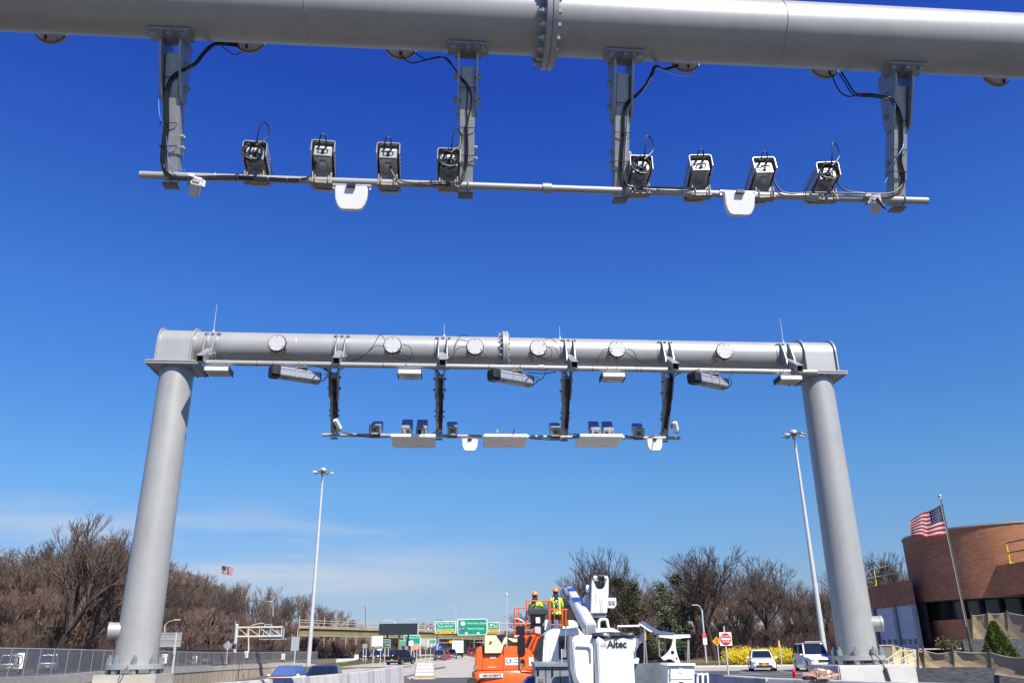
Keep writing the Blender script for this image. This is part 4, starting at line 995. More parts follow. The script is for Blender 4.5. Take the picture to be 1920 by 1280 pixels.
# wrapped sacks on a pallet
t = thing('wrapped_sacks', 'white wrapped sacks on a wooden pallet at the end of the left barrier', 'pallet load', on_ground(796, 1272))
sg = MB()
for i, (z, k) in enumerate(((.16, 1), (.36, .97), (.55, .92), (.74, .86))): sg.loft([[(x*k*.62, y*k*.5, z+dz) for x, y in ((-1, -.8), (-.9, -1), (.9, -1), (1, -.8), (1, .8), (.9, 1), (-.9, 1), (-1, .8))] for dz, k in ((0, k*.99), (.05, k*1.01), (.15, k*1.01), (.2, k*.985))])
sg.build('sacks', mat('white_woven_sack', (.62, .58, .53), .8, 0, .1, 3, .5, 8), t, bevel=.02)
MB().box((0, 0, .06), (1.3, 1.1, .12)).build('pallet', tanl, t)
for x in (-.1, .25): MB().cyl((x, .3, .9), (x+.03, .3, 1.25), .02, n=6).build('stake', tanl, t)
# crumpled bag on the barrier, hydrant
bp = at(1536, 1268, 17.4)
t = MB(); 
import mathutils.noise as mn
vs = []; fs = []; nu, nv = 36, 18
for j in range(nv+1):
    th = PI*j/nv
    for i in range(nu):
        a = 2*PI*i/nu; d = Vector((math.sin(th)*math.cos(a), math.sin(th)*math.sin(a), math.cos(th)))
        lobe = .17+.07*math.sin(a*1+.6)+.12*mn.noise(d*1.7+Vector((3, 1, 0)))+.07*mn.noise(d*5)+.035*mn.noise(d*11)
        vs.append((d.x*lobe*1.65, d.y*lobe*.8, max(-.03, d.z*lobe*.75)))
for j in range(nv):
    for i in range(nu):
        k = (i+1) % nu; fs.append((j*nu+i, (j+1)*nu+i, (j+1)*nu+k, j*nu+k))
o = MB().add(vs, fs).build('plastic_bag', mat('crumpled_brown_plastic', (.42, .27, .20), .25, 0, .35, 9, .5, 16, trans=.15), None, loc=(bp.x, bp.y, 1.095))
tag(o, 'crumpled translucent brown plastic bag lying on the right barrier', 'bag')
h = thing('fire_hydrant', 'red fire hydrant behind the bottom right barrier', 'fire hydrant', at(1490, 1270, 47)); h.location.z = gz(0, 47)
hz = at(1490, 1251, 47).z-h.location.z
k = hz/.80
MB().lathe([(0, 0), (.17, 0), (.17, .05), (.11, .07), (.105, .50), (.14, .51), (.14, .56), (.12, .58), (.11, .66), (.06, .73), (.03, .75), (.03, .80), (0, .80)], 20, Matrix.Scale(k, 4)).build('barrel', redp, h)
MB().cyl((-.17*k, 0, .42*k), (.17*k, 0, .42*k), .05*k, n=12).cyl((0, -.18*k, .40*k), (0, 0, .40*k), .065*k, n=12).build('outlet_caps', redp, h)
# ------------------------------------------------------------------ signs and poles
def sign(name, label, px0, py0, px1, py1, Y, col, posts=(), texts=(), border=whiteS, cat='sign', group=None, rz=0, back=None, postm=None, ground=True, pw=.06, bt=.05, yoff=0, corner=0):
    a = at(px0, py0, Y); b = at(px1, py1, Y); w_ = b.x-a.x; h_ = a.z-b.z; c = (a+b)/2
    zg = gz(c.x, Y)
    t = thing(name, label, cat, (c.x, c.y, zg if ground else c.z-h_/2), rz, group); zc = c.z-t.location.z
    if corner:
        r = corner; P = []
        for cx_, cz_, a0 in ((w_/2-r, h_/2-r, 0), (-w_/2+r, h_/2-r, 90), (-w_/2+r, -h_/2+r, 180), (w_/2-r, -h_/2+r, 270)):
            for k in range(5): P.append((cx_+r*math.cos(R(a0+k*22.5)), zc+cz_+r*math.sin(R(a0+k*22.5))))
        P2 = [(x*(1-2*bt/w_), zc+(z-zc)*(1-2*bt/h_)) for x, z in P]
        MB().prism(P, -.012, .03).build('border', border, t)
        pl = MB().prism(P2, -.03, -.013).build('panel', col, t)
    else:
        if border: MB().box((0, .0, zc), (w_, .04, h_)).build('border', border, t); pl = MB().box((0, -.03, zc), (w_-2*bt, .012, h_-2*bt)).build('panel', col, t)
        else: pl = MB().box((0, .0, zc), (w_, .04, h_)).build('panel', col, t)
    for x in posts:
        MB().cyl((x*w_, .08, -.3), (x*w_, .08, zc+h_/2), pw, n=8).build('post', postm or polew, t)
    for s, x, z, size, m in texts:
        text(s, size*h_, m, t, (x*w_, -.045, zc+z*h_))
    t['_w'] = w_; t['_h'] = h_; t['_z'] = zc
    return t
def clean(t):
    for k in ('_w', '_h', '_z'): del t[k]
YS = 160
# overhead guide signs
t = sign('overhead_guide_sign', 'left green overhead guide sign with a yellow exit only strip', 816, 1164, 855, 1187, YS, greenS, (), (('Korean War Vets', 0, .33, .25, whiteS), ('Pkwy SOUTH', 0, .08, .23, whiteS), ('Richmond Ave', 0, -.17, .25, whiteS)), ground=False, group='overhead guide signs', bt=.12)
w_, h_, zc = t['_w'], t['_h'], t['_z']
MB().box((0, -.045, zc-h_*.39), (w_*.97, .02, h_*.20)).build('exit_only_strip', yellowS, t); text('EXIT ONLY', h_*.13, blackS, t, (0, -.06, zc-h_*.39))
for x in (-.34, .34): MB().prism([(x*w_-.12, zc-h_*.35), (x*w_+.12, zc-h_*.35), (x*w_+.12, zc-h_*.40), (x*w_+.25, zc-h_*.40), (x*w_, zc-h_*.46), (x*w_-.25, zc-h_*.40), (x*w_-.12, zc-h_*.40)], -.07, -.056).build('arrow', blackS, t)
MB().box((-w_*.32, 0, zc+h_*.60), (w_*.30, .05, h_*.18)).build('exit_tab', greenS, t); text('EXIT 7', h_*.14, whiteS, t, (-w_*.32, -.04, zc+h_*.60)); clean(t)
t = sign('overhead_guide_sign', 'large middle green overhead sign naming two expressways', 858, 1159.5, 913.5, 1189.5, YS, greenS, (), (('NORTH', -.34, .36, .10, whiteS), ('West Shore Expwy', .16, .22, .17, whiteS), ('Staten Is Expwy', .12, -.10, .17, whiteS), ('TO', -.42, -.14, .11, whiteS), ('440', -.315, .20, .12, blackS), ('278', -.315, -.12, .11, whiteS)), ground=False, group='overhead guide signs', bt=.12, corner=.3)
w_, h_, zc = t['_w'], t['_h'], t['_z']
MB().cyl((-.315*w_, -.032, zc+.20*h_), (-.315*w_, -.04, zc+.20*h_), .11*h_, n=20, M=Matrix.Translation((-.315*w_, 0, 0)) @ Matrix.Diagonal((1.45, 1, 1, 1)) @ Matrix.Translation((.315*w_, 0, 0))).build('route_shield', whiteS, t)
sh = [(-.12, .11), (-.04, .09), (0, .115), (.04, .09), (.12, .11), (.13, .0), (.08, -.10), (0, -.16), (-.08, -.10), (-.13, 0)]
MB().prism([(-.315*w_+x*h_, zc-.12*h_+z*h_) for x, z in sh], -.04, -.032).build('interstate_shield', blueS, t)
MB().prism([(-.315*w_+x*h_, zc-.12*h_+z*h_) for x, z in sh[:5]+[(.128, .055), (-.128, .055)]], -.044, -.0405).build('shield_crown', redS, t)
for x in (-.20, .20): MB().prism([(x*w_-.16, zc-.32*h_), (x*w_+.16, zc-.32*h_), (x*w_+.16, zc-.37*h_), (x*w_+.34, zc-.37*h_), (x*w_, zc-.46*h_), (x*w_-.34, zc-.37*h_), (x*w_-.16, zc-.37*h_)], -.045, -.032).build('arrow', whiteS, t)
clean(t)
t = sign('overhead_guide_sign', 'small right green overhead park and ride sign with a yellow strip', 914.5, 1165.5, 936.5, 1184.5, YS, greenS, (), (('Park & Ride', 0, -.02, .20, whiteS),), ground=False, group='overhead guide signs', bt=.08)
w_, h_, zc = t['_w'], t['_h'], t['_z']
MB().box((0, -.045, zc-h_*.34), (w_*.95, .02, h_*.26)).build('exit_only_strip', yellowS, t); text('EXIT ONLY', h_*.16, blackS, t, (0, -.06, zc-h_*.34))
MB().prism([(-w_*.3, zc+.14*h_), (-w_*.08, zc+.14*h_), (-w_*.08, zc+.26*h_), (-w_*.12, zc+.36*h_), (-w_*.26, zc+.36*h_), (-w_*.3, zc+.26*h_)], -.045, -.034).build('bus_symbol', whiteS, t)
MB().tube([(w_*.18+.35*math.cos(a), -.04, zc+.27*h_+.3*math.sin(a)) for a in [2*PI*i/12 for i in range(12)]], .06, 5, closed=True).build('tyre_symbol', whiteS, t); clean(t)
# sign bridge carrying them
tr = thing('sign_bridge', 'grey lattice sign bridge carrying the green overhead signs', 'sign bridge', at(875, 1222, YS+1)); tr.location.z = gz(0, YS)
O5 = Vector(tr.location); za, zb_ = at(950, 1168, YS+1).z-O5.z, at(950, 1181, YS+1).z-O5.z
xa, xb = at(812, 1170, YS+1).x-O5.x, at(1035, 1170, YS+1).x-O5.x
lat = MB()
for z in (za, zb_):
    for y in (0, .9): lat.cyl((xa, y, z), (xb, y, z), .07, n=6)
lat.build('chord', polew, tr)
lat = MB(); nb = 18
for i in range(nb):
    x0 = xa+(xb-xa)*i/nb; x1 = xa+(xb-xa)*(i+1)/nb; lat.cyl((x0, 0, za if i % 2 else zb_), (x1, 0, zb_ if i % 2 else za), .04, n=5).cyl((x0, 0, za), (x0, 0, zb_), .035, n=5)
lat.build('lattice_bracing', polew, tr)
for x in (xa+.8, xb+.3): MB().cyl((x, .45, -.5), (x, .45, za+.4), .16, n=12).build('end_post', polew, tr)
# big dark sign seen from behind
t = sign('variable_message_sign', 'large black message sign housing on two short legs above the highway verge', 711, 1168.5, 783, 1189, 122, darkb, (), (), border=None, ground=True)
w_, h_, zc = t['_w'], t['_h'], t['_z']; clean(t)
MB().box((0, .35, zc), (w_*1.0, .6, h_*.98)).build('cabinet', darkb, t, bevel=.03)
MB().box((w_/2+.05, .0, zc), (.07, .2, h_*1.0)).build('edge_strip', whiteS, t)
for x in (-.28, .255): MB().box((x*w_, .3, zc-h_/2-.45), (.2, .2, 1.0)).build('leg', darkb, t)
MB().cyl((.02*w_, .5, -.5), (.02*w_, .5, zc-h_/2), .14, n=10).build('support_post', girder, t)
sign('lane_warning_sign', 'white lane regulation sign with a dark green strip on two posts', 697.5, 1191.5, 717, 1215.5, 108, whiteS, (-.32, .34), (('BUS', 0, .36, .15, greenS), ('LANE', 0, .20, .15, greenS), ('STRICTLY', 0, .03, .14, greenS), ('ENFORCED', 0, -.13, .14, greenS), ('2 MIN MAX', 0, -.385, .12, whiteS)), border=whiteS, pw=.05)
t = bpy.data.objects['lane_warning_sign']; w_, h_, zc = t['_w'], t['_h'], t['_z']; MB().box((0, -.04, zc-.385*h_), (w_*.94, .008, h_*.17)).build('dark_strip', mat('dark_green_strip', (.02, .06, .045), .5, 0, .1, 3), t); clean(t)
MB().box((.25*w_, .0, zc-h_*.56), (w_*.42, .03, h_*.11)).build('plate_below', whiteS, t)
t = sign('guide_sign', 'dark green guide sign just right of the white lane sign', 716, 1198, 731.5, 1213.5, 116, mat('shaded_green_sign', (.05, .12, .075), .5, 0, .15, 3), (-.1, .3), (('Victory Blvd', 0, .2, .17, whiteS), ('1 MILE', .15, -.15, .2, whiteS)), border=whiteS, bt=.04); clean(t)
t = sign('guide_sign', 'green guide sign partly behind the leg of the black sign', 757.5, 1190, 788, 1208.5, 135, greenS, (-.3, .3), (('Veterans Rd', .05, .25, .24, whiteS), ('East', -.02, -.05, .22, whiteS), ('NEXT R', .2, -.32, .14, whiteS)), bt=.08, corner=.25); clean(t)
t = sign('guide_sign', 'small green guide sign above the black pickup', 747.5, 1199, 762.5, 1209.5, 126, greenS, (-.2, .35), (('Hylan Blvd', 0, .22, .26, whiteS), ('Woodrow', 0, -.15, .26, whiteS)), bt=.05); clean(t)
t = sign('route_marker', 'blue route marker between the green signs', 762, 1196.5, 768, 1211, 124, blueS, (0,), (('278', 0, .1, .22, whiteS),), bt=.03); clean(t)
t = sign('route_marker', 'white route marker in front of the green sign', 766.5, 1201, 774.5, 1209.5, 120, whiteS, (.1,), (('440', 0, 0, .5, blackS),), border=whiteS, bt=.03); clean(t)
t = sign('road_work_sign', 'faded coral road work sign leaning beside the highway', 777, 1197.5, 794, 1216, 140, coral, (-.3, .3), (), border=None, rz=R(6)); clean(t); t.rotation_euler = (0, R(-14), 0)
t = sign('small_guide_sign', 'tiny green sign under the overpass', 805.5, 1198.5, 817, 1205.5, 175, greenS, (-.3, .3), (('Exit 7', 0, 0, .4, whiteS),), bt=.05); clean(t)
t = sign('small_guide_sign', 'smaller green sign low beside the coral sign', 795, 1211.5, 801.5, 1216, 170, greenS, (0,), (), bt=.05); clean(t)
t = sign('blue_service_sign', 'blue service sign behind the dark grey SUV', 814, 1209, 829, 1221.5, 170, blueS, (-.3, .3), (('i', -.2, 0, .7, whiteS), ('P', .22, .15, .4, whiteS)), border=None, bt=.05); clean(t)
t = sign('overhead_strip_sign', 'yellow overhead sign panel seen under the overpass', 842, 1200, 858, 1204.5, 262, yellowS, (), (), border=None, ground=False); clean(t)
t = sign('overhead_strip_sign', 'green overhead sign panel seen under the overpass', 858.5, 1199.8, 880, 1204.8, 262, greenS, (), (), border=None, ground=False); clean(t)
MB().box((-3, .3, .2), (24, .15, .15)).build('gantry_bar', polew, t)
for x in (-13, 10): MB().cyl((x, .3, -5), (x, .3, .5), .15, n=8).build('post', polew, t)
t = sign('rear_facing_sign', 'small pale sign back on two posts left of the lane sign', 680, 1206, 688.5, 1214.5, 125, alu, (-.3, .3), (), border=None); clean(t)
# right side signs
def post_sign(name, label, px, pyb, pyt, Y, lean=0, pw=.045, m=None):
    b = at(px, pyb, Y); b.z = min(b.z, gz(b.x, Y)+.3); tp = at(px, pyt, Y)
    t = thing(name, label, 'sign', (b.x, b.y, gz(b.x, Y)-.05), 0)
    H = tp.z-t.location.z; MB().cyl((0, .06, 0), (0, .06, H), pw, n=10).build('post', m or polew, t)
    return t, H
t, H = post_sign('do_not_enter_sign', 'red and white do not enter sign on a tall pole beside the white sedan', 1366, 1262, 1173, 50, pw=.05)
zc = at(1369, 1197, 50).z-t.location.z; S = 50*.97/1525*1.0
MB().box((.03, 0, zc), (22*S, .02, 23*S)).build('panel', whiteS, t, bevel=.004)
MB().cyl((.03, -.012, zc), (.03, -.03, zc), 10*S, n=40).build('red_disc', redS, t)
MB().box((.03, -.035, zc), (17*S, .01, 3.2*S)).build('white_bar', whiteS, t)
text('DO NOT', 4.6*S, whiteS, t, (.03, -.04, zc+4.6*S)); text('ENTER', 4.6*S, whiteS, t, (.03, -.04, zc-4.6*S))
t, H = post_sign('signal_ahead_sign', 'orange diamond traffic signal ahead sign facing us', 1349, 1245, 1205, 80)
zc = at(1345.5, 1201.5, 80).z-t.location.z; S = 80*.955/1525
MB().box((-.05, 0, zc), (11.8*S, .02, 11.8*S), Matrix.Translation((-.05, 0, zc)) @ Matrix.Rotation(R(45), 4, 'Y') @ Matrix.Translation((.05, 0, -zc))).build('panel', orangeS, t)
MB().box((-.05, -.02, zc), (3.2*S, .02, 8*S)).build('signal_symbol', blackS, t, bevel=.01)
for k, mm in ((2.5, redS), (0, yellowS), (-2.5, mat('green_dot', (.02, .4, .1), .4, 0, .05, 3))): MB().cyl((-.05, -.03, zc+k*S), (-.05, -.04, zc+k*S), 1.0*S, n=12).build('lamp_dot', mm, t)
t, H = post_sign('warning_sign', 'dull orange sign seen edge-on before the yellow bushes', 1467, 1250, 1200, 76)
zc = at(1464.5, 1208, 76).z-t.location.z; MB().box((-.05, 0, zc), (.55, .02, .55), Matrix.Translation((-.05, 0, zc)) @ Matrix.Rotation(R(60), 4, 'Z') @ Matrix.Rotation(R(45), 4, 'Y') @ Matrix.Translation((.05, 0, -zc))).build('panel', orangeS, t)
t, H = post_sign('lamp_post', 'slim pole with a small street lamp and a red-topped parking sign', 1325, 1243, 1142, 98, pw=.10)
t['category'] = 'street lamp'
MB().tube(bez([(0, .06, H-.2), (-.15, .06, H+.25), (-.35, .06, H+.45), (-.7, .06, H+.5)]), .05, 6).build('arm', polew, t)
MB().box((-.75, .06, H+.5), (.7, .25, .12)).build('lamp_head', silver, t, bevel=.04)
S = 98*.95/1525; zc = at(1326, 1190, 98).z-t.location.z
MB().box((0, -.06, zc), (8*S, .02, 8*S)).build('red_plate', redS, t); MB().box((0.03, -.06, zc-10.5*S), (7.5*S, .02, 12*S)).build('white_plate', whiteS, t)
text('NO', 3*S, whiteS, t, (0, -.08, zc+1.6*S)); text('PARKING', 1.7*S, whiteS, t, (0, -.08, zc-1.8*S))
# left: cantilever sign bridge seen from behind
t = thing('cantilever_sign', 'cream cantilever truss with sign backs over the ramp on the left', 'sign bridge', at(442, 1215, 150)); O6 = Vector(t.location)
def q6(px, py, Y=150): return at(px, py, Y)-O6
MB().cyl(q6(440, 1222), q6(444, 1172), .28, n=14).sphere(q6(444, 1172), .32, 10, 6).build('post', polew, t)
ch = MB()
for pa_, pb_ in (((443, 1176), (530, 1175)), ((442, 1193), (529, 1192))):
    ch.cyl(q6(*pa_), q6(*pb_), .17, n=10)
build_each(ch, 'chord', mat('cream_truss_paint', (.55, .50, .38), .6, 0, .1, .5), t)
br = MB(); crm = MATS['cream_truss_paint']
for i, x in enumerate((446, 465, 487, 507, 528)):
    br.cyl(q6(x, 1176), q6(x-1, 1192), .08, n=6)
    if i < 4: br.cyl(q6(x+1, 1177), q6((465, 487, 507, 528)[i]-1, 1191), .06, n=6)
br.build('bracing', crm, t)
for x0, y0, x1, y1 in ((491, 1178, 528, 1197), (493, 1169.5, 506, 1175)):
    a = q6(x0, y0, 149); b = q6(x1, y1, 149)
    pn = MB().box(((a.x+b.x)/2, a.y+1.2, (a.z+b.z)/2), (b.x-a.x, .05, a.z-b.z)).build('sign_panel', mat('blue_grey_sign_back', (.20, .23, .27), .4, .2, .1, .5), t)
    fr = MB()
    for k in range(4 if y0 == 1178 else 2):
        x = a.x+(b.x-a.x)*k/(3 if y0 == 1178 else 1); fr.box((x, a.y+1.1, (a.z+b.z)/2), (.16, .1, a.z-b.z+.2))
    for z in ((a.z, b.z) if y0 != 1178 else (b.z,)): fr.box(((a.x+b.x)/2, a.y+1.1, z), (b.x-a.x+(1.2 if y0 == 1178 else 0), .1, .14))
    fr.build('sign_frame', alub, pn)
def curved_lamp(label, px, pyb, pyt, Y, pxe, pye, m=polew, r=.09):
    b = at(px, pyb, Y); tp = at(px, pyt, Y); e = at(pxe, pye, Y)
    t = thing('street_lamp', label, 'street lamp', b, 0, 'curved street lamps')
    H = tp-b; E_ = e-b
    MB().cyl((0, 0, 0), H, r, r*.7, 8).build('pole', m, t)
    MB().tube(bez([H, H+Vector(((E_.x-H.x)*.35, 0, (E_.z-H.z)*.65)), E_]), r*.6, 6).build('arm', m, t)
    MB().box(E_+Vector((math.copysign(.3, E_.x-H.x), 0, 0)), (.8, .3, .16)).build('lamp_head', silver, t, bevel=.04)
curved_lamp('curved street lamp in front of the cantilever sign', 466, 1220, 1178, 140, 487, 1168, crm, .13)
curved_lamp('curved street lamp behind the big sign back on the left', 309, 1200, 1172, 110, 328, 1161.5, crm, .08)
curved_lamp('curved street lamp at the left end of the overpass', 558, 1205, 1180, 170, 576, 1174, crm, .09)
curved_lamp('tall thin lamp on the overpass near its left part', 685, 1182, 1145, 230, 682, 1132.5, poled, .10)
curved_lamp('faint tall lamp behind the left green overhead sign', 855, 1172, 1146, 260, 851, 1137, polew, .10)
curved_lamp('curved lamp in the hillside wood left of the mast', 512, 1155, 1132, 160, 508, 1127, polew, .07)
curved_lamp('white-headed lamp above the black sign on its left', 742, 1170, 1168, 135, 728, 1162, polew, .04)
curved_lamp('white-headed lamp above the black sign on its right', 752, 1170, 1166, 137, 772, 1160.5, polew, .04)
t = thing('thin_pole', 'thin pale pole with a small cap left of the orange lift basket', 'pole', at(950, 1190, 120)); MB().cyl((0, 0, -2), at(950, 1116, 120)-t.location, .09, .07, 8).build('shaft', polew, t); MB().sphere(at(950, 1114.5, 120)-t.location, .16, 8, 6, (1, 1, 2)).build('cap', silver, t)
# sign backs on the left ramp
t = sign('rear_facing_sign', 'big pale sign back on two posts right of the gantry column', 291.5, 1185.5, 338.5, 1212.5, 98, alu, (-.33, .30), (), border=None, pw=.11, postm=polew)
w_, h_, zc = t['_w'], t['_h'], t['_z']; clean(t)
for z in (.46, 0, -.44): MB().box((0, -.04, zc+z*h_), (w_, .05, .09)).build('stiffener', alub, t)
for x in (-.33, .3): MB().box((x*w_, -.10, zc-h_*.25), (.16, .1, h_*1.5)).build('post_front', polew, t)
t = sign('rear_facing_sign', 'tall pale blue-grey sign back beside the left lamp mast', 547, 1193, 560, 1219, 140, alub, (.05,), (), border=None, pw=.1); clean(t)
t = thing('rear_facing_sign', 'grey diamond sign back below the cantilever truss', 'sign', at(427, 1218, 135)); c = at(427, 1209.5, 135)-t.location
MB().box((0, 0, 0), (1.05, .04, 1.05), Matrix.Translation(c) @ Matrix.Rotation(R(45), 4, 'Y')).build('panel', alu, t); MB().cyl((0, -.05, -2), (0, -.05, c.z+.7), .05, n=6).build('post', polew, t)
t = thing('rear_facing_sign', 'dark square sign back beside the grey diamond', 'sign', at(438, 1218, 138)); c = at(438.5, 1211, 138)-t.location
MB().box(c, (.8, .04, .75)).build('panel', darkb, t)
fr = MB()
for dx, dz, w1, h1 in ((0, .38, .86, .06), (0, -.42, .86, .06), (-.4, 0, .06, 1.0), (.4, 0, .06, 1.0)): fr.box(c+Vector((dx, -.03, dz)), (w1, .05, h1))
fr.build('frame', alub, t)
# high masts
def mast(label, pxb, pyb, pxt, pyt, Y, r0):
    b = at(pxb, pyb, Y); tp = at(pxt, pyt, Y); t = thing('high_mast_light', label, 'lamp mast', b, 0, 'high mast lights'); H = (tp-b).z; dx = (tp-b).x; Q = .72
    t.location.z = gz(b.x, Y)-.2; H = tp.z-t.location.z
    MB().cyl((0, 0, 0), (dx, 0, H), r0, r0*.42, 20).build('mast', polew, t)
    MB().lathe([(0, .42), (.25, .38), (.40, .24), (.44, .1), (0, .1)], 16, c=(dx, 0, H)).build('head_dome', polew, t); MB().lathe([(.42, .1), (.46, .0), (.38, -.2), (.25, -.3), (.14, -.8)], 16, c=(dx, 0, H)).build('head_frame', steeld, t)
    for k in range(8):
        a = 2*PI*(k+.5)/8; 
        M = Matrix.Translation((dx, 0, H-.1)) @ Matrix.Rotation(a, 4, 'Z') @ Matrix.Scale(Q, 4)
        l = MB().cyl((.5, 0, -.05), (1.15, 0, -.12), .05, n=6, M=M).loft([[(1.0, -.2, -.28), (1.0, .2, -.28), (1.0, .2, .0), (1.0, -.2, .0)], [(1.95, -.22, -.30), (1.95, .22, -.30), (1.95, .15, -.10), (1.95, -.15, -.10)]], M=M)
        l.build('luminaire', steelb if k % 2 else polew, t, bevel=.02)
        MB().box((1.5, 0, -.31), (.7, .36, .04), M).build('lens', darkglass, t)
mast('tall high mast light left of the far gantry centre', 578, 1247, 606, 882, 115, .31)
mast('tall high mast light right beside the right gantry column', 1549, 1243, 1488, 812, 92, .31)
# distant flag on the hill
def stars_stripes(t, O_, d_fly, d_up, fly, hoist, wave, drop, name='flag', folds=2.2, taper=0):
    nx, nz_ = 52, 26
    def P(u, v):
        a = wave*math.sin(u*folds*2*PI+v*1.3)*u**.7
        return O_+d_fly*(fly*u*(1-.06*abs(math.sin(u*7))))+d_up*(hoist*(v-1)*(1-taper*u)-drop*u*u+.05*hoist*math.sin(u*9+v*2)*u)+Vector((0, 1, 0))*a
    mats = {'red_stripe': (mat('flag_red', (.28, .008, .015), .9, 0, .05, 5, spec=.1), []), 'white_stripe': (mat('flag_white', (.40, .38, .40), .9, 0, .05, 5, spec=.1), []), 'blue_canton': (mat('flag_navy', (.006, .009, .055), .9, 0, .1, 6, spec=.1), [])}
    cells = {k: [] for k in mats}
    for i in range(nx):
        for j in range(nz_):
            u = (i+.5)/nx; v = (j+.5)/nz_
            if u < .4 and v > 6/13: k = 'blue_canton'
            else: k = 'red_stripe' if int(v*13) % 2 == 0 else 'white_stripe'
            cells[k].append((i, j))
    vs = [P(i/nx, j/nz_) for i in range(nx+1) for j in range(nz_+1)]
    fs = []; mi = []
    order = list(mats)
    for k in order:
        for i, j in cells[k]: fs.append((i*(nz_+1)+j, (i+1)*(nz_+1)+j, (i+1)*(nz_+1)+j+1, i*(nz_+1)+j+1)); mi.append(order.index(k))
    me = bpy.data.meshes.new('flag'); me.from_pydata(vs, [], fs)
    for k in order: me.materials.append(mats[k][0])
    me.polygons.foreach_set('material_index', mi); me.polygons.foreach_set('use_smooth', [True]*len(fs))
    o = bpy.data.objects.new('flag', me); COL.objects.link(o); o.parent = t
    st = MB()
    for r_ in range(9):
        for c_ in range(6 if r_ % 2 == 0 else 5):
            u = (.4/12)*(1+2*c_+(r_ % 2)); v = 1-(7/13)*(r_+1)/10; p = P(u, v); s_ = hoist*.015
            q = []
            for k in range(10):
                a = PI/2+k*PI/5; rr = s_ if k % 2 == 0 else s_*.42; q.append(p+d_fly*(rr*math.cos(a))+d_up*(rr*math.sin(a))+Vector((0, -.018, 0)))
            st.add(q, [tuple(range(10))])
    st.build('stars', whiteS, o, fixn=False)
    return o
t = thing('distant_flag', 'small stars and stripes flag flying above the left hillside trees', 'flag', at(415, 1100, 230)); fo_ = at(415.5, 1060, 230)-t.location
MB().cyl((0, 0, -6), fo_+Vector((0, 0, .3)), .09, .06, 8).build('pole', polew, t)
stars_stripes(t, fo_, Vector((1, 0, -.12)), Vector((0, 0, 1)), 3.2, 2.1, .25, .2)
t = thing('flagpole', 'dark flagpole with a large stars and stripes flag before the brick building', 'flagpole', at(1820, 1203, 36)); tp = at(1763, 935, 36)-t.location
MB().cyl((0, 0, -1.5), tp, .075, .042, 16).build('pole', poled, t); MB().sphere(tp+Vector((0, 0, .13)), .075, 12, 8).cyl(tp, tp+Vector((0, 0, .1)), .06, .03, 10).build('ball_finial', alub, t)
hp0 = at(1768, 944, 36)-t.location; hoist_dir = (at(1775, 998, 36)-at(1768, 944, 36)).normalized()
stars_stripes(t, hp0, (at(1706, 976, 36)-at(1768, 944, 36)).normalized(), -hoist_dir, 1.78, 1.38, .15, -.06, taper=.45)
MB().tube([(tp.x-.06, -.05, tp.z), (-.09, -.08, .6)], .006, 4).build('halyard', whiteS, t)
# ------------------------------------------------------------------ trees
def grow(seed, h, style, limbs_r=.045, budget=5200):
    r_ = random.Random(seed); trunk = MB(); crown = MB(); cnt = [0]
    def seg(mb, a, b, ra, rb, n): 
        mb.cyl(a, b, ra, rb, n, False)
    def branch(p, d, L_, rad, depth):
        if cnt[0] > budget: return
        nseg = 3 if depth < 3 else 2
        q = p; dd = d
        for i in range(nseg):
            dd = (dd+Vector((r_.gauss(0, .13), r_.gauss(0, .13), r_.gauss(0, .07)+style['up']*.16))).normalized()
            e = q+dd*(L_/nseg); r0 = rad*(1-.30*i/nseg); r1 = rad*(1-.30*(i+1)/nseg)
            cnt[0] += 1
            if r0 > limbs_r: seg(trunk, q, e, r0, r1, 6 if r0 > .1 else 4)
            else: seg(crown, q, e, max(r0, .0085), max(r1, .006), 3)
            q = e
            if depth >= 1 and depth < style['depth'] and i < nseg-1 or (depth >= style['depth']-2 and depth < style['depth']):
                if r_.random() < .9:
                    u = dd.orthogonal().normalized(); u.rotate(Matrix.Rotation(r_.random()*6.28, 3, dd))
                    sd_ = (dd*math.cos(style['ang'])+u*math.sin(style['ang'])).normalized()
                    branch(q, sd_, L_*r_.uniform(.5, .72), rad*.48, depth+1)
        if depth < style['depth']:
            nb = style['fork'] if depth > 0 else style['fork0']
            a0 = r_.random()*6.28
            for k in range(nb):
                u = dd.orthogonal().normalized(); u.rotate(Matrix.Rotation(a0+6.28*k/nb+r_.gauss(0, .3), 3, dd))
                an = style['ang']*r_.uniform(.5, 1.15)
                sd_ = (dd*math.cos(an)+u*math.sin(an)).normalized()
                branch(q, sd_, L_*r_.uniform(.66, .84), rad*.66, depth+1)
    branch(Vector((0, 0, -.3)), Vector((r_.gauss(0, .06), r_.gauss(0, .06), 1)).normalized(), h*style['bole'], h*style['rad'], 0)
    zs = sorted(v[2] for v in crown.v); top = zs[int(len(zs)*.997)]
    k = h/top
    for mb in (trunk, crown): mb.v = [(x*k, y*k, z*k) for x, y, z in mb.v]
    return trunk, crown
ST = {'vase': dict(up=.75, depth=6, fork=2, fork0=4, ang=.42, bole=.16, rad=.011),
      'oak': dict(up=.5, depth=6, fork=2, fork0=3, ang=.50, bole=.20, rad=.0145),
      'scrub': dict(up=.4, depth=5, fork=2, fork0=6, ang=.55, bole=.06, rad=.008)}
protos = {'vase': [], 'oak': [], 'scrub': []}
for kname, seeds in (('vase', (1, 2, 3)), ('oak', (4, 5, 6)), ('scrub', (7, 8))):
    for sd_ in seeds:
        tk, cr_ = grow(sd_, 10.0, ST[kname], budget=6000 if kname != 'scrub' else 2600)
        a = tk.build('trunk', bark, None, fixn=False); b = cr_.build('crown', twig if kname != 'oak' else twig2, None, fixn=False, smooth=False)
        protos[kname].append((a.data, b.data)); bpy.data.objects.remove(a); bpy.data.objects.remove(b)
ntree = 0
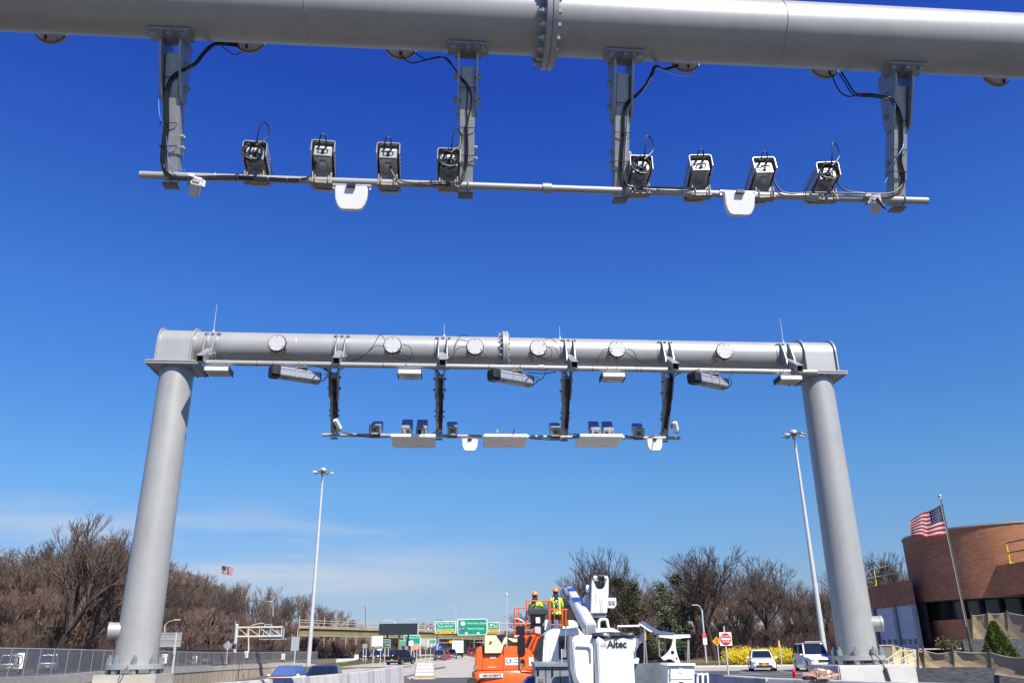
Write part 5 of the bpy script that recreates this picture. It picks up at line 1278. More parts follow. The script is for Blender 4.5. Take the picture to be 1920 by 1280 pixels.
def tree(kind, loc, h, label, group, cat='tree'):
    global ntree; ntree += 1
    i = rnd.randrange(len(protos[kind])); a, b = protos[kind][i]
    t = thing('bare_tree' if kind != 'scrub' else 'bare_shrub', label, cat if kind != 'scrub' else 'shrub', loc, rnd.random()*6.28, group)
    s = h/10.0; wd = s*rnd.uniform(.85, 1.2); t.scale = (wd, wd, s)
    for nm, me in (('trunk', a), ('crown', b)):
        o = bpy.data.objects.new(nm, me); COL.objects.link(o); o.parent = t
    return t
def prof(P, x):
    for i in range(len(P)-1):
        if P[i][0] <= x <= P[i+1][0]:
            t = (x-P[i][0])/(P[i+1][0]-P[i][0]); return tuple(a+(b-a)*t for a, b in zip(P[i], P[i+1]))
    return P[0] if x < P[0][0] else P[-1]
# left hillside: (px, distance of front row, row top pixel)
LP = [(-60, 84, 1010), (20, 84, 1020), (60, 88, 1000), (100, 93, 990), (140, 100, 1000), (180, 106, 1028), (240, 115, 1032), (300, 129, 1062), (340, 142, 1072), (380, 154, 1078), (430, 166, 1082), (470, 177, 1092), (520, 188, 1105), (560, 197, 1112), (600, 205, 1132), (640, 213, 1145), (680, 230, 1170), (700, 245, 1184)]
def hillz(x, y, y0): return .3+max(0, y-y0)*.10
def zone(px):
    for a, nm in ((60, 'at the far left edge'), (170, 'left of the left gantry column'), (330, 'just behind the left gantry column'), (430, 'between the left column and the cantilever sign'), (540, 'behind the cantilever sign'), (620, 'around the left lamp mast'), (2000, 'at the left end of the overpass')):
        if px < a: return nm
for row, (dd, tk, kinds, n, th) in enumerate(((0, 0.34, ('scrub', 'vase'), 26, 'front'), (9, .62, ('vase', 'vase', 'scrub'), 30, 'middle'), (20, .88, ('vase', 'oak'), 32, 'upper'), (34, 1.0, ('vase', 'vase', 'oak'), 30, 'skyline'))):
    for i in range(n):
        px = -60+760*(i+.5)/n+rnd.uniform(-9, 9); _, D0, yt = prof(LP, px); Y = D0+dd*(1+(D0-80)/160)+rnd.uniform(-3, 3)
        g0 = at(px, 1222, Y); zg = hillz(g0.x, Y, D0-6); top = at(px, yt+(1222-yt)*(1-tk)+rnd.uniform(-8, 10), Y).z
        h = max(2.5, (top-zg)*(.88 if row < 3 else .93)); 
        tree(rnd.choice(kinds), (g0.x, Y, zg), h, 'leafless reddish tree, %s row of left hillside, %s' % (th, zone(px)), 'bare trees, %s row, %s' % (th, zone(px)))
for o in bpy.data.objects:
    if o.name.startswith('bare_shrub'): o['label'] = o['label'].replace('tree,', 'shrub,'); o['group'] = o['group'].replace('trees', 'shrubs')
# right wood
RP = [(950, 185, 1165), (980, 170, 1145), (1020, 150, 1120), (1060, 135, 1095), (1100, 122, 1055), (1135, 118, 1032), (1175, 116, 1045), (1210, 114, 1075), (1250, 112, 1078), (1285, 110, 1072), (1310, 108, 1040), (1345, 108, 1028), (1375, 106, 1045), (1405, 106, 1062), (1435, 104, 1048), (1465, 104, 1060), (1490, 102, 1082), (1530, 100, 1085), (1580, 100, 1080), (1640, 100, 1045), (1690, 100, 1032), (1740, 100, 1035)]
def zoneR(px):
    for a, nm in ((1040, 'behind the orange lift basket'), (1120, 'left of the white boom elbow'), (1230, 'right of the white boom elbow'), (1310, 'above the frame of the white truck'), (1400, 'behind the do not enter sign'), (1500, 'behind the yellow bushes'), (1600, 'around the right lamp mast'), (2000, 'left of the brick building')):
        if px < a: return nm
for row, (dd, tk, kinds, n, th) in enumerate(((0, .30, ('scrub', 'scrub', 'oak'), 24, 'front'), (5, .58, ('oak', 'vase'), 26, 'middle'), (13, .80, ('oak', 'vase'), 28, 'upper'), (22, 1.0, ('oak',), 22, 'skyline'))):
    for i in range(n):
        px = 950+790*(i+.5)/n+rnd.uniform(-9, 9); _, D0, yt = prof(RP, px); Y = D0+dd+rnd.uniform(-2, 2)
        if px > 1610 and row < 2: continue
        g0 = at(px, 1222, Y); zg = gz(g0.x, Y)+max(0, Y-D0)*.09; top = at(px, yt+(1222-yt)*(1-tk)+rnd.uniform(-8, 10), Y).z
        tree(rnd.choice(kinds), (g0.x, Y, zg), max(2.2, (top-zg)*.93), 'leafless grey-brown tree, %s row of right wood, %s' % (th, zoneR(px)), 'bare trees, right wood, %s row, %s' % (th, zoneR(px)))
for o in bpy.data.objects:
    if o.name.startswith('bare_shrub') and 'right' in o['group']: o['label'] = o['label'].replace('tree,', 'shrub,'); o['group'] = o['group'].replace('trees', 'shrubs')
# named single trees of the skyline
for px, yt, Y, kd, lab in ((1135, 1030, 112, 'oak', 'tall spreading bare tree rising highest behind the white boom elbow'), (1340, 1026, 104, 'oak', 'tallest bare tree of the right wood, above the do not enter sign'), (1438, 1046, 104, 'oak', 'rounded bare tree above the yellow bushes'), (95, 976, 84, 'vase', 'tall upswept reddish bare tree left of the left column'), (150, 1000, 90, 'vase', 'slanting reddish bare tree next to the tallest one on the left'), (222, 1022, 96, 'vase', 'dark upright bare tree touching the left gantry column')):
    g0 = at(px, 1222, Y); zg = gz(g0.x, Y)+.2 if px > 800 else .4; tree(kd, (g0.x, Y, zg), at(px, yt, Y).z-zg, lab, None)
# evergreens in the right wood
def leafy(seed, h, rad, n, m, conical=True, leaf=.16):
    r_ = random.Random(seed); mb = MB(); clumps = []
    for i in range(26 if conical else 20):
        z = r_.uniform(.12, .98); rr = rad*((1-z)**.8*1.05+.08) if conical else rad*math.sqrt(max(.05, 1-(2*z-1)**2))
        a = r_.random()*6.28; q = rr*r_.uniform(.35, 1.0); clumps.append((q*math.cos(a), q*math.sin(a), z*h, r_.uniform(.22, .42)*rad))
    for i in range(n):
        c = clumps[r_.randrange(len(clumps))]; v = Vector((r_.gauss(0, 1), r_.gauss(0, 1), r_.gauss(0, .8))).normalized()*c[3]*r_.random()**.4
        p = Vector(c[:3])+v; u = Vector((r_.gauss(0, 1), r_.gauss(0, 1), r_.gauss(0, .6))).normalized(); w_ = u.orthogonal().normalized(); s_ = leaf*r_.uniform(.5, 1.3)
        mb.add([p-w_*s_*.35, p+u*s_, p+w_*s_*.35, p-u*s_*.5], [(0, 1, 2, 3)])
    return mb.build('crown', m, None, fixn=False, smooth=False)
ev = [leafy(31, 9, 2.4, 3300, needle, True, .20), leafy(32, 9, 2.6, 3300, needle, False, .22)]
evd = [o.data for o in ev]
for o in ev: bpy.data.objects.remove(o)
for i, (px, yt, Y, k, lab) in enumerate(((1165, 1085, 104, 1, 'dark green evergreen just right of the white boom elbow'), (1195, 1095, 107, 0, 'green evergreen above the left part of the truck frame'), (1247, 1095, 103, 0, 'dark narrow evergreen above the truck frame'), (1285, 1078, 106, 1, 'broad dark evergreen in the middle of the right wood'))):
    g0 = at(px, 1222, Y); zg = gz(g0.x, Y); h = at(px, yt, Y).z-zg
    t = thing('evergreen_tree', lab, 'evergreen', (g0.x, Y, zg), rnd.random()*6, 'evergreens in the right wood'); t.scale = (h/9, h/9, h/9)
    o = bpy.data.objects.new('crown', evd[k]); COL.objects.link(o); o.parent = t
    MB().cyl((0, 0, -.3), (0, 0, 7.5), .22, .05, 8, False).build('trunk', bark, t)
# forsythia
def bush(seed, w_, d_, h_, n, m, leaf, stems=40):
    r_ = random.Random(seed); mb = MB(); st_ = MB()
    lob = [(r_.uniform(-.42, .42)*w_, r_.uniform(-.3, .3)*d_, r_.uniform(.35, .62)*h_, r_.uniform(.28, .45)*h_) for _ in range(int(10+w_*3))]
    for i in range(n):
        c = lob[r_.randrange(len(lob))]; v = Vector((r_.gauss(0, 1), r_.gauss(0, 1), r_.gauss(0, .9))).normalized()*c[3]*(1.2*r_.random()**.35)
        p = Vector(c[:3])+v
        if p.z < .12: continue
        u = Vector((r_.gauss(0, 1), r_.gauss(0, 1), r_.gauss(0, 1))).normalized(); w2 = u.orthogonal().normalized(); s_ = leaf*r_.uniform(.5, 1.2)
        mb.add([p-w2*s_*.5, p+u*s_, p+w2*s_*.5, p-u*s_], [(0, 1, 2, 3)])
    for i in range(stems):
        a = Vector((r_.uniform(-.4, .4)*w_, r_.uniform(-.2, .2)*d_, 0)); b = a+Vector((r_.uniform(-.3, .3), r_.uniform(-.3, .3), h_*r_.uniform(.7, 1.15))); st_.cyl(a, b, .012, .006, 3, False)
    return mb, st_
for i, (xa, xb, yt, lab) in enumerate(((1358, 1412, 1211, 'big round yellow forsythia bush beside the do not enter sign'), (1405, 1455, 1215, 'yellow forsythia bush right behind the white sedan'), (1438, 1478, 1212, 'yellow forsythia bush right of the white sedan'), (1470, 1502, 1218, 'low yellow forsythia bush left of the police vehicle'))):
    Y = 84; a = at(xa, 1245, Y); b = at(xb, 1245, Y); h = at(xa, yt, Y).z-gz(a.x, Y); w_ = b.x-a.x
    t = thing('forsythia_bush', lab, 'bush', ((a.x+b.x)/2, Y+rnd.uniform(-.6, .6), gz(a.x, Y)), 0, 'yellow forsythia bushes')
    mb, st_ = bush(50+i, w_, 2.4, h, 5200, forsy, .075); mb.build('blossom', forsy, t, fixn=False, smooth=False); st_.build('stems', bark, t, fixn=False)
# hill ground under the woods
def hill(name, P, side, far):
    vs = []; fs = []; n = len(P); K = 8
    for px, D0, yt in P:
        for k in range(K):
            Y = D0-8+(k/(K-1))**1.3*far; g0 = at(px, 1222, Y)
            z = (gz(g0.x, Y)+max(0, Y-D0+6)*.09) if side > 0 else (.22+max(0, Y-D0+6)*.10)
            vs.append((g0.x, Y, z+(.03 if k else -.3)))
    for i in range(n-1):
        for k in range(K-1): a = i*K+k; fs.append((a, a+K, a+K+1, a+1))
    tag(MB().add(vs, fs).build(name, dirt, None, fixn=False), kind='structure')
hill('hillside', LP, -1, 110); hill('wooded_bank', RP, 1, 60)
# undergrowth that reads as one mass
def under(P, n, y0, y1, px0, px1, hmax, lab, slope):
    mb = MB()
    for i in range(n):
        px = rnd.uniform(px0, px1); _, D0, yt = prof(P, px); Y = D0+rnd.uniform(y0, y1); g0 = at(px, 1222, Y); z = (gz(g0.x, Y) if px > 800 else .25)+max(0, Y-D0)*.09
        for k in range(4):
            a = Vector((g0.x+rnd.uniform(-.5, .5), Y+rnd.uniform(-.5, .5), z)); b = a+Vector((rnd.uniform(-.9, .9), rnd.uniform(-.9, .9), rnd.uniform(.4, 1)*hmax)); mb.cyl(a, (a+b)/2+Vector((rnd.uniform(-.15, .15), 0, .1)), .03, .02, 3, False)
            c = (a+b)/2
            for q in range(3): mb.cyl(c, b+Vector((rnd.uniform(-.7, .7), rnd.uniform(-.7, .7), rnd.uniform(-.6, .4))), .016, .009, 3, False)
    tag(mb.build('undergrowth', twig, None, fixn=False, smooth=False), lab, 'undergrowth', kind='stuff')
under(LP, 2600, -4, 26, -60, 700, 3.6, 'tangled reddish-brown undergrowth filling the left hillside', 1)
under(RP, 2200, -3, 20, 950, 1600, 3.0, 'tangled brown undergrowth at the foot of the right wood', 1)
# far wood and houses beyond the overpass
fwood = MB()
for i in range(2600):
    px = rnd.uniform(590, 1010); Y = rnd.uniform(330, 380); g0 = at(px, 1222, Y); z = gz(g0.x, Y); top = at(px, 1206+rnd.uniform(0, 6) if px > 700 else 1204-(700-px)*.1, Y).z
    a = Vector((g0.x, Y, z-.5)); b = a+Vector((rnd.uniform(-2, 2), 0, max(1.5, (top-z)*rnd.uniform(.6, 1)))); fwood.cyl(a, b, .16, .05, 3, False)
    for q in range(3): fwood.cyl(a.lerp(b, rnd.uniform(.2, .7)), b+Vector((rnd.uniform(-2.5, 2.5), rnd.uniform(-1, 1), rnd.uniform(-1.5, .5))), .07, .03, 3, False)
tag(fwood.build('distant_wood', twig2, None, fixn=False, smooth=False), 'distant brown wood seen under the overpass', 'wood', kind='stuff')
tr2 = MB()
for i in range(900):
    px = rnd.uniform(590, 960); Y = rnd.uniform(600, 640); g0 = at(px, 1222, Y); z = gz(g0.x, Y); top = at(px, 1186+rnd.uniform(0, 5)+(4*math.sin(px*.11)), Y).z
    for q in range(4): tr2.cyl(Vector((g0.x+rnd.uniform(-2, 2), Y, z)), Vector((g0.x+rnd.uniform(-4, 4), Y, z+(top-z)*rnd.uniform(.7, 1))), .6, .25, 3, False)
tag(tr2.build('distant_wood', twig2, None, fixn=False, smooth=False), 'hazy grey tree line on the horizon above the overpass', 'wood', kind='stuff')
hs0 = None
for i, (px, py) in enumerate(((788, 1177), (795, 1175), (801, 1178), (808, 1176), (812, 1180), (792, 1181), (655, 1182), (668, 1181))):
    Y = 520+i*8; c = at(px, py, Y); w_ = 9
    t = thing('distant_house', 'tiny pale house on the horizon %s' % ('between the black sign and the left green sign' if px > 700 else 'left of the black sign'), 'house', (c.x, Y, gz(c.x, Y)), 0, 'tiny houses on the horizon '+('right' if px > 700 else 'left'))
    zt = c.z-gz(c.x, Y)
    MB().box((0, 0, zt/2), (w_*.8, 7, zt)).build('wall', beigeb, t); MB().loft([[(-w_*.45, -3.8, zt), (w_*.45, -3.8, zt), (0, -3.8, zt+2.6)], [(-w_*.45, 3.8, zt), (w_*.45, 3.8, zt), (0, 3.8, zt+2.6)]]).build('roof', roofm, t)
t = thing('hilltop_building', 'olive domed roof and pale band building on the left hill behind the trees', 'building', at(330, 1222, 260)); c = at(338, 1090, 260)-t.location
ol = mat('olive_roof', (.14, .125, .085), .8, 0, .15, .3)
P = [(at(x, y, 260)-t.location) for x, y in ((235, 1078), (312, 1064), (325, 1068), (345, 1080), (372, 1092), (372, 1130), (235, 1130))]
MB().prism([(p.x, p.z) for p in P], 0, 25).build('roof_mound', ol, t)
MB().prism([(p.x, p.z) for p in [at(x, y, 259)-t.location for x, y in ((60, 1052), (230, 1068), (308, 1080), (360, 1092), (360, 1096), (230, 1082), (60, 1068))]], -1, 0).build('pale_band', beigeb, t)
MB().cyl(at(325, 1070, 262)-t.location, at(325, 1060, 262)-t.location, .6, n=10).cyl(at(349, 1082, 262)-t.location, at(349, 1078, 262)-t.location, .8, n=10).build('roof_vent', whitep2, t)
# ------------------------------------------------------------------ brick building and its terrace
def brick_mat(name, c1, c2, mortar, scale=1.0, radial=None):
    m = bpy.data.materials.new(name); m.use_nodes = True; nt = m.node_tree; N = nt.nodes; Lk = nt.links; p = N['Principled BSDF']; p.inputs['Roughness'].default_value = .85
    b = N.new('ShaderNodeTexBrick'); b.inputs['Color1'].default_value = (*c1, 1); b.inputs['Color2'].default_value = (*c2, 1); b.inputs['Mortar'].default_value = (*mortar, 1)
    b.inputs['Scale'].default_value = scale; b.inputs['Mortar Size'].default_value = .016; b.inputs['Brick Width'].default_value = .36; b.inputs['Row Height'].default_value = .12; b.inputs['Bias'].default_value = -.2
    uv = N.new('ShaderNodeUVMap'); uv.uv_map = 'UVMap'; Lk.new(uv.outputs[0], b.inputs['Vector'])
    n = N.new('ShaderNodeTexNoise'); n.inputs['Scale'].default_value = .35; n.inputs['Detail'].default_value = 8; Lk.new(uv.outputs[0], n.inputs['Vector'])
    n2 = N.new('ShaderNodeTexNoise'); n2.inputs['Scale'].default_value = 3.2; n2.inputs['Detail'].default_value = 3; Lk.new(uv.outputs[0], n2.inputs['Vector'])
    r = N.new('ShaderNodeMapRange'); r.inputs[1].default_value = .66; r.inputs[2].default_value = .72; r.inputs[4].default_value = .55; Lk.new(n2.outputs['Fac'], r.inputs[0])
    mv = N.new('ShaderNodeMapRange'); mv.inputs[1].default_value = .3; mv.inputs[2].default_value = .7; mv.inputs[3].default_value = .72; mv.inputs[4].default_value = 1.25; Lk.new(n.outputs['Fac'], mv.inputs[0])
    hs = N.new('ShaderNodeHueSaturation'); Lk.new(b.outputs['Color'], hs.inputs['Color']); Lk.new(mv.outputs[0], hs.inputs['Value'])
    sp_ = N.new('ShaderNodeSeparateXYZ'); Lk.new(uv.outputs[0], sp_.inputs[0])
    zz = N.new('ShaderNodeMapRange'); zz.inputs[1].default_value = 6.3; zz.inputs[2].default_value = 5.0; Lk.new(sp_.outputs[1], zz.inputs[0])
    ml = N.new('ShaderNodeMath'); ml.operation = 'MULTIPLY'; Lk.new(r.outputs[0], ml.inputs[0]); Lk.new(zz.outputs[0], ml.inputs[1])
    mx = N.new('ShaderNodeMix'); mx.data_type = 'RGBA'; Lk.new(ml.outputs[0], mx.inputs[0]); Lk.new(hs.outputs[0], mx.inputs[6]); mx.inputs[7].default_value = (.5, .42, .38, 1)
    Lk.new(mx.outputs[2], p.inputs['Base Color']); return m
brick = brick_mat('orange_red_brick', (.50, .19, .075), (.36, .12, .05), (.28, .17, .11))
def uvwall(pts, z0, z1, name, m, par, thick=0, closed=False):
    """pts in xy; wall surface with running length as u and height as v"""
    me_v = []; fs = []; us = []; L_ = 0; n = len(pts)
    ls = [0]
    for i in range(1, n): ls.append(ls[-1]+(Vector(pts[i])-Vector(pts[i-1])).length)
    for i, (x, y) in enumerate(pts): me_v += [(x, y, z0), (x, y, z1)]; us.append(ls[i])
    for i in range(n-1): fs.append((2*i, 2*i+2, 2*i+3, 2*i+1))
    me = bpy.data.meshes.new(name); me.from_pydata(me_v, [], fs); uvl = me.uv_layers.new(name='UVMap')
    for poly in me.polygons:
        for li in poly.loop_indices:
            vi = me.loops[li].vertex_index; uvl.data[li].uv = (us[vi//2], me_v[vi][2])
    me.materials.append(m); me.polygons.foreach_set('use_smooth', [True]*len(me.polygons)); me.set_sharp_from_angle(angle=R(34))
    o = bpy.data.objects.new(name, me); COL.objects.link(o); o.parent = par; return o
B = thing('brick_building', 'brick building with a big round drum over dark windows on the right', 'building', (0, 0, 0))
B.location = (28.5, 50, 1.6)
OB = Vector(B.location)
DC = Vector((29.85, 50.0)); DR = 5.95; ZT = at(1850, 978, 44.2).z; ZD = at(1800, 1117, 44.3).z
def arc(a0, a1, r, n=64, c=DC): return [(c.x+r*math.cos(R(a0+(a1-a0)*i/n))-OB.x, c.y+r*math.sin(R(a0+(a1-a0)*i/n))-OB.y) for i in range(n+1)]
drum = uvwall(arc(150, 360+60, DR), ZD-OB.z, ZT-OB.z, 'drum_wall', brick, B)
def disc(r, z, name, m, par, h=.12, a0=0, a1=360):
    return MB().cyl((DC.x-OB.x, DC.y-OB.y, z-OB.z), (DC.x-OB.x, DC.y-OB.y, z-OB.z+h), r, n=72).build(name, m, par, bevel=.01)
disc(DR+.05, ZT, 'coping', mat('pale_metal_coping', (.45, .45, .44), .5, .4, .1, .5), drum, .10)
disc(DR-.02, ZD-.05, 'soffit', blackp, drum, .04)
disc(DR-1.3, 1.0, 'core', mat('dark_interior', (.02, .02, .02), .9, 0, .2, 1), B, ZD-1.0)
bp_ = arc(252, 256, DR+.004, 3); MB().box((DC.x+DR*math.cos(R(277))-OB.x, DC.y+DR*math.sin(R(277))-OB.y, at(1857, 1028, 44.1).z-OB.z), (.42, .10, .16)).box((DC.x+DR*math.cos(R(275.4))-OB.x, DC.y+DR*math.sin(R(275.4))-OB.y, at(1850, 1030, 44.1).z-OB.z-.05), (.4, .08, .08)).build('broken_hole', blackp, drum)
# window band under the drum: glass panes between dark posts
wg = mat('dark_window_glass', (.035, .04, .03), .12, 0, .3, .8, spec=.6)
for k in range(18):
    a0 = 150+k*11; pts = arc(a0+1.0, a0+10.2, DR-.75, 6); 
    w1 = MB(); rr = [[(x, y, 3.0-OB.z if False else 3.05-OB.z), (x, y, ZD-OB.z)] for x, y in pts]
    vs = [p for q in rr for p in q]; fs = [(2*i, 2*i+2, 2*i+3, 2*i+1) for i in range(6)]
    w = MB().add(vs, fs).build('window', wg, B, fixn=False)
    x, y = arc(a0, a0+.1, DR-.68, 1)[0]; MB().box((x, y, (3.0+ZD)/2-OB.z), (.22, .22, ZD-3.0)).build('mullion', blackp, w)
uvwall(arc(150, 262, DR-.5), .8-OB.z, 3.08-OB.z, 'low_brick_wall', brick, B)
uvwall(arc(262, 350, DR-.5), .8-OB.z, 3.08-OB.z, 'low_wall', brick, B)
# garage wing along the road, left of the drum
XW = 23.25; ZW = 5.35
uvwall([(XW-OB.x, 57-OB.y), (XW-OB.x, 49.6-OB.y)], 4.0-OB.z, ZW-OB.z, 'wing_wall', brick, B)
uvwall([(XW-OB.x, 64-OB.y), (XW-OB.x, 57.01-OB.y)], .2-OB.z, 3.5-OB.z, 'annex_wall', brick, B)
uvwall([(XW+12-OB.x, 64-OB.y), (XW-OB.x, 64-OB.y)], .2-OB.z, 3.5-OB.z, 'annex_end', brick, B)
MB().box((XW+6-OB.x, 60.5-OB.y, 3.45-OB.z), (12.05, 6.9, .1)).build('annex_roof', roofm, B)
uvwall([(XW-OB.x+12, 57-OB.y), (XW-OB.x, 57-OB.y)], 0-OB.z, ZW-OB.z, 'wing_end', brick, B)
MB().box((XW+6-OB.x, 53.3-OB.y, ZW-.05-OB.z), (12.0, .1, .14)) if False else MB().box((XW+6.1-OB.x, 54.3-OB.y, ZW-.07-OB.z), (12.0, 5.2, .1)).build('wing_roof', roofm, B)
dw = mat('pale_garage_door', (.55, .56, .62), .5, 0, .05, 1)
gl2 = mat('teal_door_glass', (.02, .10, .12), .1, 0, .1, 2)
for i, (y0, y1) in enumerate(((50.3, 52.4), (52.85, 55.4))):
    d_ = MB().box((XW+.12-OB.x, (y0+y1)/2-OB.y, 2.75-OB.z), (.06, y1-y0, 2.5)).build('garage_door', dw, B)
    for k in range(1, 5): MB().box((XW+.088-OB.x, (y0+y1)/2-OB.y, 1.5+.5*k-OB.z), (.008, y1-y0, .015)).build('panel_joint', greyc, d_)
    for k in range(3): MB().box((XW+.085-OB.x, y0+(y1-y0)*(k+.5)/3-OB.y, 1.98-OB.z), (.012, .42, .28)).build('door_pane', gl2, d_)
for y in (50.0, 52.62, 55.75): MB().box((XW+.05-OB.x, y-OB.y, 2.3-OB.z), (.16, .34, 3.4)).build('pier', greyc, B)
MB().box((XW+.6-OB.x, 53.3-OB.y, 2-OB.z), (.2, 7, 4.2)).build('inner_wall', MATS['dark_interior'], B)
# right wing, nearer, with a terrace rail
z_r = at(1885, 1057, 44.6).z
XR = at(1885, 1060, 44.6).x
uvwall([(XR-OB.x, 45.6-OB.y), (XR+.5-OB.x, 35.5-OB.y), (XR+14-OB.x, 35-OB.y)], 4.15-OB.z, z_r-OB.z, 'right_wing_wall', brick, B)
MB().add([(XR+.05-OB.x, 45.5-OB.y, z_r-OB.z-.1), (XR+.55-OB.x, 35.6-OB.y, z_r-OB.z-.1), (XR+14-OB.x, 35.1-OB.y, z_r-OB.z-.1), (XR+14-OB.x, 44-OB.y, z_r-OB.z-.1)], [(0, 1, 2, 3)]).build('terrace_roof', roofm, B, fixn=False)
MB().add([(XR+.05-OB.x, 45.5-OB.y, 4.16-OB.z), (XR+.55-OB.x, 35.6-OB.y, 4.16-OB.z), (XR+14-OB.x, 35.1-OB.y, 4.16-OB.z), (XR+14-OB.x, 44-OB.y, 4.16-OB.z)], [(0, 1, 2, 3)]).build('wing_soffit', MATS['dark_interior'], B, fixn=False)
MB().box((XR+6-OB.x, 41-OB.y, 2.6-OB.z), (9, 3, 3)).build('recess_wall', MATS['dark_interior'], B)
def rail(pts, z, h, lab, m1, m2, n_post, par=None):
    t = thing('roof_rail', lab, 'safety rail', (pts[0][0], pts[0][1], z)); O_ = Vector(t.location)
    P = [Vector((x, y, z))-O_ for x, y in pts]
    for k, hh in enumerate((h, h*.52)): MB().tube([p+Vector((0, 0, hh)) for p in P], .03, 6).build('handrail' if k == 0 else 'mid_rail', m2, t)
    for i in range(n_post):
        q = P[0].lerp(P[-1], i/(n_post-1)) if len(P) == 2 else P[min(i, len(P)-1)]
        MB().cyl(q, q+Vector((0, 0, h+.05)), .035, n=8).box(q+Vector((0, 0, .02)), (.3, .3, .04)).build('rail_post', m1, t)
    return t
rail([(XR+.12, 44.3), (XR+.45, 37)], z_r, 1.05, 'yellow-posted safety rail on the right roof edge beside the drum', yrail, poled, 4)
rail([(XW+.2, 56.8), (XW+.2, 55), (XW+.2, 53.2), (XW+.3, 51.3)], ZW+.03, 1.05, 'yellow and ivory safety rail on the low roof left of the drum', yrail, ivory, 4)
# terrace ground and retaining stone walls
tag(MB().add([(13.2, 27, 1.06), (60, 22, 1.06), (60, 36, 1.10), (16.5, 38, 1.10)], [(0, 1, 2, 3)]).build('lower_terrace', soil, None, fixn=False), kind='structure')
tag(MB().add([(17.2, 37.2, 1.55), (60, 34, 1.55), (60, 57, 1.62), (23.3, 57, 1.60), (22.6, 49, 1.58)], [(0, 1, 2, 3, 4)]).build('upper_terrace', concA, None, fixn=False), kind='structure')
def stonewall(lab, pts, z0, z1, th=.4):
    c = Vector((*pts[0], z0)); ring = []
    for i, (x, y) in enumerate(pts):
        ring.append([(x-c.x, y-c.y, 0), (x-c.x+.1, y-c.y+th, 0), (x-c.x+.1, y-c.y+th, z1-z0), (x-c.x, y-c.y, z1-z0)])
    o = MB().loft(ring).build('stone_wall', stone, None, loc=c); return tag(o, lab, 'stone wall')
stonewall('lower dark stone retaining wall at the bottom right corner', [(11.6, 27.3), (18, 25.4), (40, 20)], -.2, 1.05)
stonewall('upper dark blue stone wall behind the small conifer', [(19.0, 36.9), (24, 36.2), (50, 32)], 1.0, 1.95)
# mesh covered fences
def meshfence(lab, P, Y_f, hgt, sag, posts, m=tan, thr=.05):
    # P: list of (px_bottom, py_bottom, py_top, Y)
    a = [(at(x, yb, Y), at(x, yt, Y)) for x, yb, yt, Y in P]
    t = thing('privacy_fence', lab, 'fence', a[0][0]); O_ = Vector(t.location)
    vs = []; fs = []; NX_ = 14; NZ = 6
    cols = []
    for i in range(len(a)-1):
        for k in range(NX_+(1 if i == len(a)-2 else 0)):
            u = k/NX_; b = a[i][0].lerp(a[i+1][0], u)-O_; tp = a[i][1].lerp(a[i+1][1], u)-O_; s_ = sag*4*u*(1-u)*(.8+.4*math.sin(i*2.1))
            cols.append([b.lerp(tp-Vector((0, 0, s_)), v/NZ)+Vector((0, .10*math.sin(u*PI)*math.sin(v/NZ*PI)+.02*math.sin(u*9+v*2+i), 0)) for v in range(NZ+1)])
    for c in cols: vs += c
    for i in range(len(cols)-1):
        for v in range(NZ): k = i*(NZ+1)+v; fs.append((k, k+NZ+1, k+NZ+2, k+1))
    MB().add(vs, fs).build('mesh_cloth', m, t, fixn=False)
    for b, tp in a: MB().cyl(b-O_-Vector((0, 0, .3)), tp-O_+Vector((0, 0, .10)), .035, n=8).build('fence_post', poled, t)
    MB().tube([c[-1] for c in cols], .012, 5).build('top_wire', ivory, t); MB().tube([c[0] for c in cols], .02, 5).build('bottom_rail', ivory, t)
    return t
meshfence('lower tan mesh fence sagging along the front of the right terrace', [(1720, 1251, 1216, 28), (1731, 1252, 1217, 28), (1787, 1255, 1219, 27.4), (1857, 1262, 1222, 26.6), (1930, 1272, 1231, 25.5), (2080, 1292, 1243, 23.5)], 0, 0, .09, 0)
meshfence('upper shaded tan mesh fence in front of the building at the right edge', [(1822, 1198, 1153, 38.5), (1852, 1198, 1149, 38), (1888, 1196, 1147, 37.5), (1935, 1200, 1155, 36.5), (2060, 1208, 1160, 34.5)], 0, 0, .05, 0)
meshfence('sunlit tan mesh panel fence behind the handrails', [(1671, 1246, 1208, 31), (1693, 1247, 1213, 31.5), (1722, 1248, 1217, 32)], 0, 0, .02, 0, tanl)
t = thing('utility_box', 'grey-green box beside the sunlit tan mesh fence', 'box', at(1663, 1246, 30.6)); bb_ = at(1655, 1246, 30.6)-t.location; bt_ = at(1671, 1210, 30.6)-t.location
MB().box(((bb_.x+bt_.x)/2, .5, (bb_.z+bt_.z)/2), (bt_.x-bb_.x, 1, bt_.z-bb_.z)).build('case', mat('grey_green_box', (.17, .165, .14), .7, 0, .15, 3), t, bevel=.02); MB().box(((bb_.x+bt_.x)/2, .5, bt_.z+.02), (bt_.x-bb_.x+.06, 1.06, .04)).build('lid', concA, t)
for i, (pts, lab) in enumerate((([(1659, 1238), (1688, 1219), (1720, 1220)], 'ivory stair handrail, upper of the three'), ([(1662, 1246), (1720, 1221)], 'ivory stair handrail, middle of the three'), ([(1684, 1250), (1722, 1231)], 'ivory stair handrail, lower of the three'))):
    t = thing('handrail', lab, 'handrail', at(pts[0][0], pts[0][1], 29.5-i*.5)); V = [at(x, y, 29.5-i*.5)-t.location for x, y in pts]
    MB().tube(V, .022, 6).build('top_bar', ivory, t); MB().tube([v-Vector((0, 0, .3)) for v in V], .015, 6).build('lower_bar', ivory, t)
    for u in (.1, .5, .9):
        v = V[0].lerp(V[-1], u); MB().cyl(v-Vector((0, 0, .75)), v+Vector((0, 0, .05)), .02, n=6).build('upright', ivory, t)
